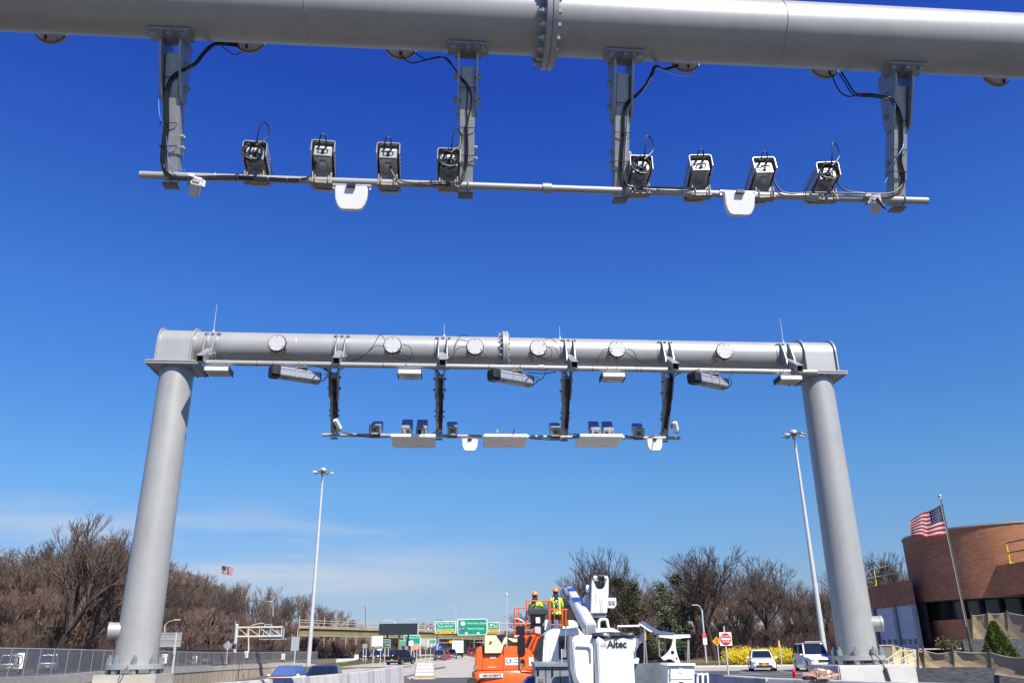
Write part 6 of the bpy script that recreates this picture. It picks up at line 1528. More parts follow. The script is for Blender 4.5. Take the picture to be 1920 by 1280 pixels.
# conifer by the fence
t = thing('small_conifer', 'small bright cone-shaped conifer behind the lower tan fence', 'conifer', at(1876, 1232, 30.5)); ap = at(1862, 1166, 30.5)-t.location; H = ap.z
r_ = random.Random(5); mb = MB(); co_ = MB().loft([[(.5*k*math.cos(a), .5*k*math.sin(a), z) for a in [2*PI*i/10 for i in range(10)]] for z, k in ((0, .9), (H*.5, .5), (H*.92, .06))])
for i in range(9000):
    z = r_.random()**1.25*H; rad_ = (.50*(1-z/H)**.85+.02)*r_.uniform(.82, 1.08); a = r_.random()*6.28; rad_ *= 1+.14*math.sin(a*6+z*5)
    p = Vector((rad_*math.cos(a)+ap.x*z/H, rad_*math.sin(a), z)); u = Vector((math.cos(a)*.6+r_.gauss(0, .3), math.sin(a)*.6+r_.gauss(0, .3), 1)).normalized(); w2 = u.orthogonal().normalized(); w2.rotate(Matrix.Rotation(r_.random()*6.28, 3, u)); s_ = r_.uniform(.03, .075)
    mb.add([p-w2*s_*.4, p+u*s_*1.4, p+w2*s_*.4], [(0, 1, 2)])
mb.build('foliage', needle2, t, fixn=False, smooth=False); MB().cyl((0, 0, -.2), (ap.x*.8, 0, H*.85), .06, .01, 6).build('trunk', bark, t)
t = thing('dry_shrub', 'small dry shrub before the low brick wall', 'shrub', at(1783, 1222, 33)); mb, st_ = bush(77, .7, .5, .6, 400, needle, .05, 60); mb.build('twigs', mat('dry_shrub_leaf', (.14, .11, .05), .9, 0, .3, 3), t, fixn=False, smooth=False); st_.build('stems', bark, t, fixn=False)
# ------------------------------------------------------------------ orange boom lift
LY = 30.0
L = thing('boom_lift', 'orange self-propelled boom lift with a cream hood, parked left of the white bucket truck', 'boom lift', (at(945, 1222, LY).x, LY, 0))
OL = Vector(L.location)
def lf(px, py, Y=LY): return at(px, py, Y)-OL
def outline(P, Y): 
    return [(lf(x, y, Y).x, lf(x, y, Y).z) for x, y in P]
zb3 = .55
def px2(P, y0, y1, name, m, par, bevel=.0, Y=LY):
    return MB().prism(outline(P, Y), y0, y1).build(name, m, par, bevel=bevel)
lo = lf(884, 1257)
body = px2([(889, 1257), (891, 1232), (893, 1218), (896, 1212), (901, 1210), (905, 1214), (905, 1226), (943, 1226), (943, 1211), (966, 1210), (985, 1213), (995, 1218), (1001, 1228), (1002, 1257)], -.1, 1.9, 'engine_cover', orange, L, .045)
cw = MB(); a = lf(884, 1257); b = lf(1004, 1257); w_ = b.x-a.x; cxm = (a.x+b.x)/2
ringp = lambda z, k, dy: [(cxm+x*w_/2*k, y*dy+.9, z) for x, y in ((-1, -.55), (-.9, -.9), (-.7, -1.02), (0, -1.1), (.7, -1.02), (.9, -.9), (1, -.55), (1, 1), (-1, 1))]
cw.loft([ringp(.45, .94, 1.06), ringp(.55, 1, 1.1), ringp(a.z-.06, 1.0, 1.1), ringp(a.z, .97, 1.07)])
cwt = cw.build('counterweight', orange, L, bevel=.03)
px2([(905, 1226.5), (943, 1226.5), (943, 1205), (905, 1210)], .05, .6, 'hood_recess', blackp, L)
hood = px2([(909, 1224.5), (909, 1190.5), (935, 1190.5), (941, 1206), (946, 1196), (949, 1192), (951, 1199), (948, 1207), (944, 1209), (940, 1224)], -.22, .35, 'cream_hood', cream, L, .02)
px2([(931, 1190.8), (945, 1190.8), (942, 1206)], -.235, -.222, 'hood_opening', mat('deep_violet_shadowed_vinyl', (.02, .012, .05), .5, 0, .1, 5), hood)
px2([(917, 1206.5), (920, 1200.5), (923, 1203), (920, 1207)], -.235, -.222, 'hood_hole', blackp, hood)
px2([(950, 1195), (970, 1197), (972, 1203), (962, 1203)], .1, .8, 'hood_flap', cream, L, .01)
for x in (905.5, 943.5): 
    p = lf(x, 1242); MB().box((p.x, -.103, p.z), (.014, .006, .62)).build('panel_joint', blackp, body)
p = lf(921, 1265.5, LY-.3); MB().box((p.x, -.335, p.z), (.80, .012, .125)).build('phone_label', whiteS, cwt, bevel=.004)
text('1-800-UR-RENTS', .105, blackS, L, (p.x, -.35, p.z), sx=.88, bold=.002)
def label(px, py, w1, h1, m, par, y=-.108, name='label'): p = lf(px, py); return MB().box((p.x, y, p.z), (w1, .012, h1)).build(name, m, par, bevel=.003)
label(959.5, 1239, .44, .24, whiteS, body)
p = lf(954.5, 1238); MB().cyl((p.x-.03, -.116, p.z), (p.x-.03, -.12, p.z), .085, n=28).build('logo_ring', mat('logo_grey', (.35, .37, .4), .4, 0, .03, 3), L)
MB().cyl((p.x+.02, -.121, p.z), (p.x+.02, -.124, p.z), .065, n=28).build('logo_blue_disc', blueS, L); MB().cyl((p.x-.012, -.125, p.z), (p.x-.012, -.128, p.z), .055, n=28).build('logo_white_disc', whiteS, L)
p = lf(964, 1238); text('United', .085, blackS, L, (p.x-.02, -.118, p.z+.05), align='LEFT', sx=.8); text('Rentals', .085, blackS, L, (p.x-.02, -.118, p.z-.05), align='LEFT', sx=.8)
label(996, 1239, .16, .28, whiteS, body); label(924, 1232, .20, .08, mat('beige_label', (.6, .5, .36), .5, 0, .1, 9), body); label(922, 1250, .26, .05, mat('pale_orange_label', (.8, .4, .25), .5, 0, .1, 9), body); label(891.5, 1251, .14, .13, mat('green_grey_label', (.25, .24, .14), .5, 0, .3, 30), body, y=-.11)
MB().box((cxm, .9, .42), (1.5, 2.4, .3)).build('chassis', greyc, L)
for sx in (-1, 1):
    for y in (-.3, 2.2): MB().cyl((cxm+sx*1.05-.16, y, .42), (cxm+sx*1.05+.16, y, .42), .42, n=28).build('wheel', tyre, L, bevel=.04)
# arm
arm = MB()
for pts, r_ in ((((1002, 1188), (994, 1202), (988, 1216)), .10), (((1009, 1192), (1003, 1206), (998, 1220)), .045), (((992, 1190), (990, 1200), (985, 1210)), .05)): arm.tube([lf(x, y, LY+1) for x, y in pts], r_, 8)
build_each(arm, 'boom_tube', orange2, L)
px2([(997, 1176), (1012, 1176), (1018, 1190), (1008, 1194), (996, 1190)], 1.2, 1.7, 'boom_head', orange, L, .02)
px2([(1003, 1168), (1019, 1168), (1024, 1178), (1020, 1192), (1008, 1190), (1001, 1178)], 1.5, 2.0, 'rotator', blackp, L, .03)
px2([(968, 1190), (992, 1190), (1000, 1200), (996, 1212), (972, 1212)], 1.1, 1.5, 'turret', orange, L, .03)
px2([(993, 1190), (1000, 1192), (990, 1216), (984, 1214)], .75, .95, 'hose_guard', blackp, L, .01)
mm = MB(); mm.tube([lf(1008, 1180, LY+.8)+Vector((.02*math.sin(i), 0, 0)) for i in range(3)], .03, 6)
build_each(MB().box(lf(1008, 1181, LY+1.1), (.22, .2, .25)), 'valve_block', silver, L, bevel=.02)
# basket
BY = 33.0
bk = thing('lift_basket', 'orange railed basket at the end of the lift arm, carrying two workers', 'lift basket', at(1010, 1196, BY)); OBk = Vector(bk.location); bk['category'] = 'lift basket'
def bf(px, py, dy=0): v = at(px, py, BY+dy); return v-OBk
fr = MB()
def rl_(a, b, dy, r=.022): fr.cyl(bf(*a, dy), bf(*b, dy), r, n=8)
for dy in (0, .85):
    s_ = 0
    rl_((965, 1139.5), (988, 1138.5), dy); rl_((965, 1139.5), (965, 1194), dy, .028); rl_((973, 1140), (973, 1169), dy); rl_((965, 1169), (1001, 1169.5), dy); rl_((988, 1125.5), (1032, 1125.5), dy, .026); rl_((987.5, 1125.5), (986, 1194), dy, .028)
    rl_((1031, 1125.5), (1030, 1176), dy, .032); rl_((1016, 1169.5), (1058, 1171.5), dy); rl_((1032, 1142), (1063, 1142), dy, .026); rl_((1055, 1142), (1054, 1178), dy, .028); rl_((1061, 1142), (1061, 1165), dy)
for a in ((965, 1139.5), (1063, 1142), (965, 1169), (1061, 1171), (988, 1125.5), (1031, 1125.5)): fr.cyl(bf(*a, 0), bf(*a, .85), .022, n=8)
fr.build('guard_rails', orange2, bk)
a = bf(965, 1196); b = bf(1062, 1196); MB().box(((a.x+b.x)/2, .43, a.z), (b.x-a.x, .9, .05)).build('floor', greyc, bk)
a = bf(965, 1192); b = bf(1062, 1196); MB().box(((a.x+b.x)/2, -.02, (a.z+b.z)/2+.02), (b.x-a.x, .012, .12)).build('toe_board', orange2, bk)
a = bf(968, 1173); b = bf(984, 1190); MB().box(((a.x+b.x)/2, -.05, (a.z+b.z)/2), (b.x-a.x, .06, a.z-b.z)).build('dark_panel', blackp, bk)
a = bf(965, 1190); b = bf(979, 1194); MB().box(((a.x+b.x)/2, -.09, (a.z+b.z)/2), (b.x-a.x, .03, .07)).build('white_decal', whiteS, bk)
# console and its box
a = bf(989, 1140); b = bf(1027, 1151.5)
MB().loft([[(a.x, -.18, b.z), (b.x, -.18, b.z), (b.x, .1, b.z), (a.x, .1, b.z)], [(a.x-.01, -.2, a.z-.05), (b.x+.01, -.2, a.z-.05), (b.x, .1, a.z-.05), (a.x, .1, a.z-.05)], [(a.x+.03, -.15, a.z), (b.x-.05, -.15, a.z), (b.x-.05, .05, a.z), (a.x+.03, .05, a.z)]]).build('control_console', mat('dark_grey_console', (.05, .055, .065), .5, 0, .1, 6), bk, bevel=.015)
a = bf(992, 1152); b = bf(1024, 1171); MB().loft([[(a.x, -.15, a.z), (b.x, -.15, a.z), (b.x, .05, a.z), (a.x, .05, a.z)], [(a.x+.14, -.12, b.z), (b.x-.14, -.12, b.z), (b.x-.14, .05, b.z), (a.x+.14, .05, b.z)]]).build('console_base', blackp, bk, bevel=.015)
a = bf(1004, 1157); b = bf(1012.5, 1168); MB().box(((a.x+b.x)/2, -.2, (a.z+b.z)/2), (b.x-a.x, .06, a.z-b.z)).build('manual_box', whiteS, bk, bevel=.01)
js = MB()
for x in (996, 1003, 1010, 1018): p = bf(x, 1139); js.cyl(p, p+Vector((0, 0, .07)), .012, n=6)
build_each(js, 'joystick', blackp, bk)
MB().tube([bf(966, 1158), bf(974, 1160), bf(980, 1163), bf(984, 1167)], .009, 5).build('cable_tie', silver, bk)
MB().tube([bf(990, 1170, -.1), bf(1000, 1174, -.2), bf(1010, 1172, -.15), bf(1020, 1176, -.1), bf(1026, 1172, -.05)], .02, 6).build('hoses', blackp, bk)

# ------------------------------------------------------------------ people
def skinned(name, verts, edges, radii, m, parent, root=0, sub=2):
    me = bpy.data.meshes.new(name); me.from_pydata([tuple(v) for v in verts], edges, []); me.materials.append(m)
    o = bpy.data.objects.new(name, me); COL.objects.link(o)
    sk = o.modifiers.new('skin', 'SKIN'); sk.use_smooth_shade = True
    for i, r in enumerate(radii): me.skin_vertices[0].data[i].radius = (r if not isinstance(r, tuple) else r[0], r if not isinstance(r, tuple) else r[1]) 
    me.skin_vertices[0].data[root].use_root = True
    ss = o.modifiers.new('sub', 'SUBSURF'); ss.levels = sub; ss.render_levels = sub
    bpy.context.view_layer.update()
    me2 = bpy.data.meshes.new_from_object(o.evaluated_get(bpy.context.evaluated_depsgraph_get()))
    bpy.data.objects.remove(o); me2.name = name
    me2.materials.clear(); me2.materials.append(m)
    me2.polygons.foreach_set('use_smooth', [True]*len(me2.polygons))
    o = bpy.data.objects.new(name, me2); COL.objects.link(o); o.parent = parent; return o
def person(loc, rz, label, arms, headturn=0, tool=False, scale=1.0):
    t = thing('person', label, 'person', loc, rz, 'workers in the orange basket'); t.scale = (scale,)*3
    (le, lh), (re, rh) = arms       # elbow and hand of the left and right arm, facing +y
    # one continuous body: trunk, head, arms, hands with fingers, legs and feet
    V = [(0, 0, .95), (0, 0, 1.10), (0, .0, 1.25), (0, -.01, 1.40), (0, .0, 1.50), (0, .015, 1.58), (0, .02, 1.66), (0, .02, 1.73)]
    E = [(i, i+1) for i in range(7)]; Rr = [(.15, .10), (.14, .10), (.16, .11), (.15, .10), (.062, .062), (.075, .085), (.085, .10), (.06, .07)]
    def add(chain, start, radii):
        p = start
        for v, r in zip(chain, radii): V.append(tuple(v)); Rr.append(r); E.append((p, len(V)-1)); p = len(V)-1
        return p
    for sx, el, hd in ((-1, le, lh), (1, re, rh)):
        el = Vector(el); hd = Vector(hd); sh_ = Vector((sx*.19, 0, 1.41))
        d = (hd-el).normalized(); side = d.cross(Vector((0, 0, 1))); side = side.normalized() if side.length > .1 else Vector((1, 0, 0)); side *= sx
        palm = hd+d*.05
        w = add([sh_, sh_.lerp(el, .5), el, el.lerp(hd, .5), hd, palm], 3, [(.058, .055), (.05, .05), (.042, .042), (.037, .037), (.026, .022), (.038, .018)])
        nrm = d.cross(side).normalized()
        for k, (off_, ln) in enumerate(((-.030, .072), (-.010, .082), (.010, .078), (.030, .060))):
            b0 = palm+side*off_+d*.025; b1 = b0+d*ln*.5-nrm*.01*sx; b2 = b0+d*ln*.8-nrm*.03*sx
            add([b0, b1, b2], w, [(.010, .010), (.009, .009), (.007, .007)])
        add([palm-side*.035-d*.02, palm-side*.06+d*.01, palm-side*.062+d*.04], w, [(.012, .012), (.011, .011), (.009, .009)])
    for sx in (-1, 1):
        f = add([(sx*.095, 0, .88), (sx*.11, .01, .68), (sx*.115, .02, .50), (sx*.12, -.01, .28), (sx*.12, -.03, .09)], 0, [(.095, .095), (.082, .085), (.06, .062), (.055, .058), (.042, .045)])
        add([(sx*.125, .05, .045), (sx*.13, .15, .035)], f, [(.045, .035), (.038, .028)])
    skinned('body', V, E, Rr, skin, t, 0, 2)
    # face
    fm = MB().sphere((0, .118, 1.635), .018, 8, 6, (.8, 1.1, 1.3)); fm.build('nose', skin, t)
    for sx in (-1, 1): MB().sphere((sx*.032, .103, 1.665), .012, 8, 6).build('eye', blackS, t); MB().sphere((sx*.092, .02, 1.65), .028, 8, 6, (.35, .7, 1.1)).build('ear', skin, t)
    MB().sphere((0, .108, 1.595), .022, 8, 4, (1.2, .4, .3)).build('mouth', redc, t)
    MB().sphere((0, -.012, 1.66), .108, 16, 10, (.92, 1.05, .95)).build('hair', navy, t)
    # clothes as slightly larger shells
    Vj = [(0, 0, .88), (0, 0, 1.02), (0, 0, 1.22), (0, -.01, 1.38), (0, -.01, 1.475)]; Ej = [(0, 1), (1, 2), (2, 3), (3, 4)]; Rj = [(.185, .135), (.18, .13), (.185, .135), (.175, .12), (.09, .09)]
    for sx, el, hd in ((-1, le, lh), (1, re, rh)):
        el = Vector(el); hd = Vector(hd); sh_ = Vector((sx*.195, 0, 1.40)); n0 = len(Vj)
        Vj += [tuple(sh_), tuple(sh_.lerp(el, .5)), tuple(el), tuple(el.lerp(hd, .5)), tuple(el.lerp(hd, .93))]; Ej += [(3, n0), (n0, n0+1), (n0+1, n0+2), (n0+2, n0+3), (n0+3, n0+4)]; Rj += [(.082, .08), (.07, .07), (.06, .06), (.052, .052), (.045, .045)]
    skinned('jacket', Vj, Ej, Rj, hivis, t, 1, 2)
    vest = skinned('hi_vis_vest', Vj[:4]+[(-.17, 0, 1.42), (.17, 0, 1.42)], [(0, 1), (1, 2), (2, 3), (3, 4), (3, 5)], [(.20, .148), (.198, .145), (.202, .15), (.188, .135), (.085, .10), (.085, .10)], hivis, t, 1, 2)
    tp_ = MB()
    for sx in (-1, 1):
        tp_.tube([(sx*.10, -.157, .80), (sx*.105, -.158, 1.1), (sx*.10, -.150, 1.32), (sx*.10, -.10, 1.47), (sx*.10, 0, 1.505), (sx*.10, .11, 1.44), (sx*.10, .152, 1.2)], .022, 4)
    tp_.build('reflective_tape', silver, t)
    hn = MB()
    hn.tube([(-.09, -.17, 1.40), (0, -.175, 1.22), (.09, -.17, 1.05)], .018, 5).tube([(.09, -.17, 1.40), (0, -.178, 1.22), (-.09, -.17, 1.05)], .018, 5).tube([(0, -.18, 1.22), (0, -.175, .98)], .018, 5)
    hn.build('harness', navy if scale > 0 else redc, t)
    MB().tube([(-.06, -.16, .95), (-.10, -.15, .75), (-.12, -.12, .5)], .022, 5).build('lanyard', redc, t)
    Vt = [(0, 0, .98), (0, 0, .90)]; Et = [(0, 1)]; Rt = [(.165, .12), (.16, .125)]
    for sx in (-1, 1):
        n0 = len(Vt); Vt += [(sx*.10, 0, .82), (sx*.115, .01, .5), (sx*.12, -.01, .28), (sx*.12, -.025, .10)]; Et += [(1, n0), (n0, n0+1), (n0+1, n0+2), (n0+2, n0+3)]; Rt += [(.11, .11), (.085, .088), (.078, .08), (.07, .075)]
    skinned('trousers', Vt, Et, Rt, brownc, t, 0, 2)
    for sx in (-1, 1): MB().loft([[(sx*.125+x*.055, y, z) for x, y in ((-1, -.09), (1, -.09), (1.05, .12), (.6, .2), (-.6, .2), (-1.05, .12))] for z in (0, .07)]).build('boot', blackp, t, bevel=.02)
    # hood collar and hard hat
    MB().loft([[(.115*math.cos(a)*k, .115*math.sin(a)*k*.95-.02, z) for a in [2*PI*i/18 for i in range(18)]] for z, k in ((1.42, 1.25), (1.50, 1.15), (1.57, .95), (1.60, .85))], caps=False).build('hood', navy, t)
    hat = MB().lathe([(.152, 0), (.150, .012), (.128, .014), (.125, .05), (.105, .105), (.06, .140), (0, .150)], 28).build('hard_hat', hatm, t, loc=(0, 0, 1.70)); hat.scale = (.93, 1.08, 1)
    MB().loft([[(x, y, z) for x, y in ((-.10, .10), (.10, .10), (.07, .20), (-.07, .20))] for z in (1.700, 1.712)]).build('hat_peak', hatm, t, bevel=.004)
    return t
z_fl = at(1010, 1196, BY).z+.025
pA = at(1005, 1196, BY); pB = at(1045, 1196, BY)
person((pA.x, BY+.32, z_fl-.10), R(-25), 'worker in an orange hard hat half hidden behind the basket console', (((-.30, .10, 1.15), (-.18, .32, 1.12)), ((.33, .05, 1.16), (.22, .30, 1.10))), scale=.985)
person((pB.x, BY+.30, z_fl), R(4), 'worker in an orange hard hat standing upright at the right of the basket', (((-.27, .06, 1.14), (-.20, .30, 1.06)), ((.26, .08, 1.14), (.20, .30, 1.06))), scale=1.0)

# ------------------------------------------------------------------ white bucket truck
TY = 16.0
T = thing('bucket_truck', 'white bucket truck with a folded boom and a large side bucket seen from behind', 'bucket truck', (at(1155, 1222, 17).x, 17.0, 0)); OT = Vector(T.location)
def tf(px, py, Y): return at(px, py, Y)-OT
def tprism(P, Y, d, name, m, par, bevel=0):
    q = [tf(x, y, Y) for x, y in P]; return MB().prism([(v.x, v.z) for v in q], q[0].y, q[0].y+d).build(name, m, par, bevel=bevel)
# cab (beyond the service body)
a = tf(1003, 1182, 19.6); zr = tf(1040, 1178, 19.6).z; xl = tf(1010, 1200, 19.4).x; xr = xl+2.02
sec = lambda y, w0, z1, k: [(xl+w0, y, .9), (xr-w0, y, .9), (xr-w0, y, 1.45), (xr-w0-.06, y, z1-.28), (xr-w0-.14, y, z1-.10), (xr-w0-.34, y, z1), (xl+w0+.34, y, z1), (xl+w0+.14, y, z1-.10), (xl+w0+.06, y, z1-.28), (xl+w0, y, 1.45)]
cab = MB().loft([sec(2.35, .03, zr-.03, 0), sec(2.45, 0, zr, 0), sec(3.6, 0, zr+.03, 0), sec(4.2, .04, zr-.06, 0), sec(4.75, .1, 1.55, 0)]).build('cab', whitec, T, bevel=.02)
MB().loft([[(xl+.05, 4.7, .7), (xr-.05, 4.7, .7), (xr-.05, 4.7, 1.45), (xl+.05, 4.7, 1.45)], [(xl+.1, 6.0, .7), (xr-.1, 6.0, .7), (xr-.12, 6.0, 1.32), (xl+.12, 6.0, 1.32)]]).build('bonnet', whitec, T, bevel=.05)
p0 = tf(1047, 1192, 19.35); p1 = tf(1100, 1235, 19.35)
MB().box(((p0.x+p1.x)/2, 2.335, (p0.z+p1.z)/2), (p1.x-p0.x, .03, p0.z-p1.z)).build('rear_window', glass, cab, bevel=.012)
MB().box(((p0.x+p1.x)/2-.06, 2.31, (p0.z+p1.z)/2+.06), (.14, .01, .2)).build('window_reflection_patch', mat('pale_teal_reflection', (.10, .18, .17), .1, 0, .2, 4), cab)  # pale patch on the rear window, a reflection put in as colour
tprism([(1008, 1243), (1009, 1205), (1013, 1192), (1020, 1190), (1017, 1243)], 19.34, .02, 'side_glass', glass, cab)
rb = MB()
for x in (1024, 1031, 1038): p = tf(x, 1215, 19.3); rb.box((p.x, 2.345, p.z), (.012, .02, .5))
build_each(rb, 'cab_rib', whitec, cab)
tprism([(1020, 1186), (1047, 1178), (1068, 1182), (1062, 1190), (1046, 1192), (1032, 1205), (1024, 1200)], 19.45, .5, 'roof_corner', whitec, T, .04)
# mirror
mi = tprism([(970, 1194), (973, 1190), (982, 1190), (985, 1195), (985, 1225), (982, 1231), (973, 1231), (970, 1225)], 19.8, .14, 'mirror', mirr, T, .02)
m2 = tprism([(975.5, 1235), (983, 1235), (984.5, 1240), (983, 1251), (976, 1251)], 19.8, .12, 'spot_mirror', blackp, T, .015)
tprism([(975.5, 1243), (981.5, 1243), (981.5, 1250.5), (976.5, 1250.5)], 19.78, .015, 'mirror_glass', mat('grey_mirror_face', (.25, .26, .27), .15, .3, .1, 5), m2)
MB().tube([tf(*q, 19.85) for q in ((1006, 1187), (985, 1187), (976, 1189), (973, 1194), (973, 1230), (973, 1254), (977, 1259), (986, 1260), (1001, 1261))], .018, 8).build('mirror_arm', blackp, T)
tprism([(997, 1256), (1004, 1258), (1004, 1269), (998, 1270)], 19.7, .2, 'arm_mount', blackp, T, .01)
# service body rear
gb_ = tprism([(1004, 1330), (1004, 1249), (1066.5, 1249), (1066.5, 1330)], 15.6, 3.3, 'service_body', greyc, T, .006)
tprism([(1002, 1249.5), (1002, 1243), (1067, 1243), (1067, 1249.5)], 15.55, 3.4, 'body_top_ledge', greyc, T, .006)
for x in (1023.5, 1050.5): p = tf(x, 1268, 15.6); MB().box((p.x, p.y-.004, p.z), (.012, .008, .34)).build('door_joint', blackp, gb_)
p = tf(1036, 1259, 15.6); MB().box((p.x, p.y-.015, p.z), (.022, .03, .13)).build('latch', blackp, gb_)
p = tf(1009, 1259, 15.6); MB().box((p.x, p.y-.01, p.z), (.035, .02, .10)).build('hinge', blackp, gb_)
p = tf(1014, 1275, 15.6); MB().box((p.x, p.y-.006, p.z), (.09, .01, .06)).build('data_plate', mat('grey_data_plate', (.2, .2, .2), .4, .3, .3, 60), gb_)
tprism([(930, 1330), (980, 1278), (986, 1271), (997, 1268), (1000, 1330)], 16.6, 1.4, 'wheel_arch', whitec, T, .03) if False else None
tprism([(981, 1330), (981, 1280), (986, 1272), (998, 1268), (1004, 1268), (1004, 1330)], 16.4, 1.2, 'side_step', mat('blue_plastic_drum', (.03, .08, .32), .35, 0, .1, 4), T, .03)
sm = mat('scratched_steel_plate', (.20, .23, .25), .35, .45, .3, 3.5)
tprism([(1187, 1330), (1187, 1243), (1254, 1243), (1254, 1330)], 16.0, .02, 'tailboard', sm, T, .004)
tprism([(1185, 1236), (1199, 1232), (1197, 1244), (1185, 1244)], 15.9, .25, 'white_bin', whitec, T, .01)
MB().box((tf(1100, 1300, 17).x+.2, 1.4, .85), (2.3, 4.2, .3)).build('bed', greyc, T)
MB().box((tf(1100, 1300, 17).x+.2, 2.6, .55), (.9, 7.0, .24)).build('chassis_frame', blackp, T)
for sx in (-.95, .95):
    for y in (.6, 4.6): MB().cyl((xl+1.0+sx-.16, y, .43), (xl+1.0+sx+.16, y, .43), .43, n=28).build('wheel', tyre, T, bevel=.04)
# white side box
wb2 = tprism([(1252, 1330), (1252, 1246), (1302, 1246), (1302, 1330)], 14.6, .6, 'side_cabinet', whitec, T, .006)
tprism([(1251, 1247.5), (1251, 1242.5), (1304, 1242.5), (1304, 1249), (1302, 1249), (1302, 1247.5)], 14.56, .68, 'cabinet_lid', whitec, T, .004)
p = tf(1277, 1272.5, 14.6); MB().box((p.x, p.y-.004, p.z), (.38, .006, .008)).build('drawer_joint', greyc, wb2)
p = tf(1277, 1248, 14.6); MB().box((p.x, p.y-.004, p.z), (.36, .006, .007)).build('door_joint', greyc, wb2)
p = tf(1277, 1279, 14.6); MB().box((p.x, p.y-.012, p.z), (.07, .02, .025)).build('latch', blackp, wb2)
p = tf(1276.5, 1256, 14.6); MB().box((p.x, p.y-.006, p.z), (.07, .006, .07)).build('number_sticker', whiteS, wb2); text('1', .045, blackS, T, (p.x, p.y-.012, p.z))
hg = MB()
for y in (1252, 1268): p = tf(1256, y, 14.6); hg.cyl(p+Vector((0, -.01, -.06)), p+Vector((0, -.01, .06)), .012, n=8)
build_each(hg, 'hinge', chrome, wb2)
# white grab rails
for k, x in enumerate((1308, 1318)):
    MB().tube(bez([tf(x, 1330, 14.8+k*.3), tf(x, 1272, 14.8+k*.3), tf(x+2, 1264, 14.8+k*.3), tf(x+6, 1263.5, 15+k*.3), tf(x+9, 1268, 15+k*.3), tf(x+10, 1330, 15+k*.3)]), .018, 8).build('grab_rail', whitec, T)
# bucket
BYY = 14.5
bkt = MB()
q0 = tf(1113, 1190, BYY); q1 = tf(1187, 1190, BYY); ztop = q0.z-.01; xw = q1.x-q0.x
def rr(z, k, x0=q0.x, w1=xw, y0=q0.y, d1=.66):
    c = .06; P = [(c, 0), (w1-c, 0), (w1, c), (w1, d1-c), (w1-c, d1), (c, d1), (0, d1-c), (0, c)]
    cx_, cy_ = w1/2, d1/2
    return [(x0+cx_+(x-cx_)*k, y0+cy_+(y-cy_)*k, z) for x, y in P]
bk2 = MB().loft([rr(.75, .93), rr(.85, .965), rr(ztop-.14, 1.0), rr(ztop-.12, 1.03), rr(ztop, 1.03)]).build('bucket', mat('bright_white_fibreglass', (.93, .93, .91), .3, 0, .02, 3), T, bevel=.012)
text('Altec', .165, blackS, T, (q0.x+xw*.58, q0.y-.012, tf(1150, 1207, BYY).z), sx=.92, bold=.004)
lg = MB(); lx, lz = q0.x+xw*.25, tf(1150, 1207, BYY).z
for dx, dz, w1, h1 in ((0, .055, .11, .010), (-.05, .0, .010, .12), (.05, .0, .010, .12), (0, .02, .06, .009), (0, -.025, .06, .009), (-.026, -.002, .008, .05), (.026, -.002, .008, .05)): lg.box((lx+dx*.8, q0.y-.008, lz+dz*.8), (w1*.8, .006, h1*.8))
lg.build('logo', mat('pale_gold_logo', (.62, .58, .46), .5, 0, .05, 3), T)
# left moulded side of the bucket with its step recess and grey edge
s1 = tprism([(1079, 1330), (1078, 1262), (1076, 1240), (1074, 1215), (1073, 1200), (1076, 1191), (1112, 1189), (1113, 1330)], BYY+.06, .55, 'bucket_side', MATS['bright_white_fibreglass'], T, .02)
tprism([(1080, 1210), (1104, 1211), (1108, 1215), (1109, 1240), (1107, 1240), (1105, 1217), (1102, 1213.5), (1080, 1212.5)], BYY+.03, .03, 'step_recess', greyc, s1)
tprism([(1066, 1192), (1075, 1191), (1073, 1205), (1074, 1235), (1077, 1258), (1084, 1273), (1100, 1300), (1088, 1300), (1074, 1277), (1068, 1255), (1066.5, 1235)], BYY+.02, .5, 'grey_mount', mat('blue_grey_mount_paint', (.22, .24, .28), .4, .1, .1, 5), T, .012)
# crumpled black cover on the bucket
vs = []; nu = 40; cxx, cyy = q0.x+xw/2, q0.y+.33; rings = []
for j, (k, z) in enumerate(((1.03, -.03), (1.09, -.045), (1.13, .0), (1.06, .035), (.85, .05), (.5, .055), (.1, .06))):
    ring = []
    for i in range(nu):
        a = 2*PI*i/nu; ca, sa = math.cos(a), math.sin(a); e = 1/max(abs(ca), abs(sa))**.8
        n_ = .016*mn.noise(Vector((ca*4, sa*4, j*1.3)))*2+.012*math.sin(a*13+j)
        ring.append((cxx+ca*e*xw*.5*k+ca*n_, cyy+sa*e*.33*k+sa*n_, ztop+z+.02*mn.noise(Vector((ca*5, sa*5, j*2+7)))))
    rings.append(ring)
cov_ = MB().loft(rings).build('bucket_cover', mat('black_vinyl_cover', (.02, .02, .028), .32, 0, .3, 9, .5, 14), T)
# boom
bl = mat('boom_white_paint', (.60, .62, .66), .3, 0, .05, 4, coat=.3)
def beam(P, Q, w_, h_, name, m, par, bevel=.02):
    d = (Q-P); L_ = d.length; d.normalize(); side = d.cross(Vector((0, 0, 1))).normalized(); u = side.cross(d).normalized()
    mb = MB(); ring = lambda c, k=1: [c-side*w_/2*k-u*h_/2*k, c+side*w_/2*k-u*h_/2*k, c+side*w_/2*k+u*h_/2*k, c-side*w_/2*k+u*h_/2*k]
    return mb.loft([ring(P), ring(Q)]).build(name, m, par, bevel=bevel)
P = tf(1068, 1108, 20.4); Q = tf(1108, 1181, 16.9)
bm1 = beam(P, Q, .20, .24, 'lower_boom', bl, T)
beam(P.lerp(Q, .55), Q+(Q-P)*.0, .225, .265, 'boom_sleeve', bl, T)
dk = mat('blue_boom_decal', (.03, .07, .30), .3, 0, .1, 4)
d_ = (Q-P).normalized(); sd2 = d_.cross(Vector((0, 0, 1))).normalized(); u2 = sd2.cross(d_).normalized()
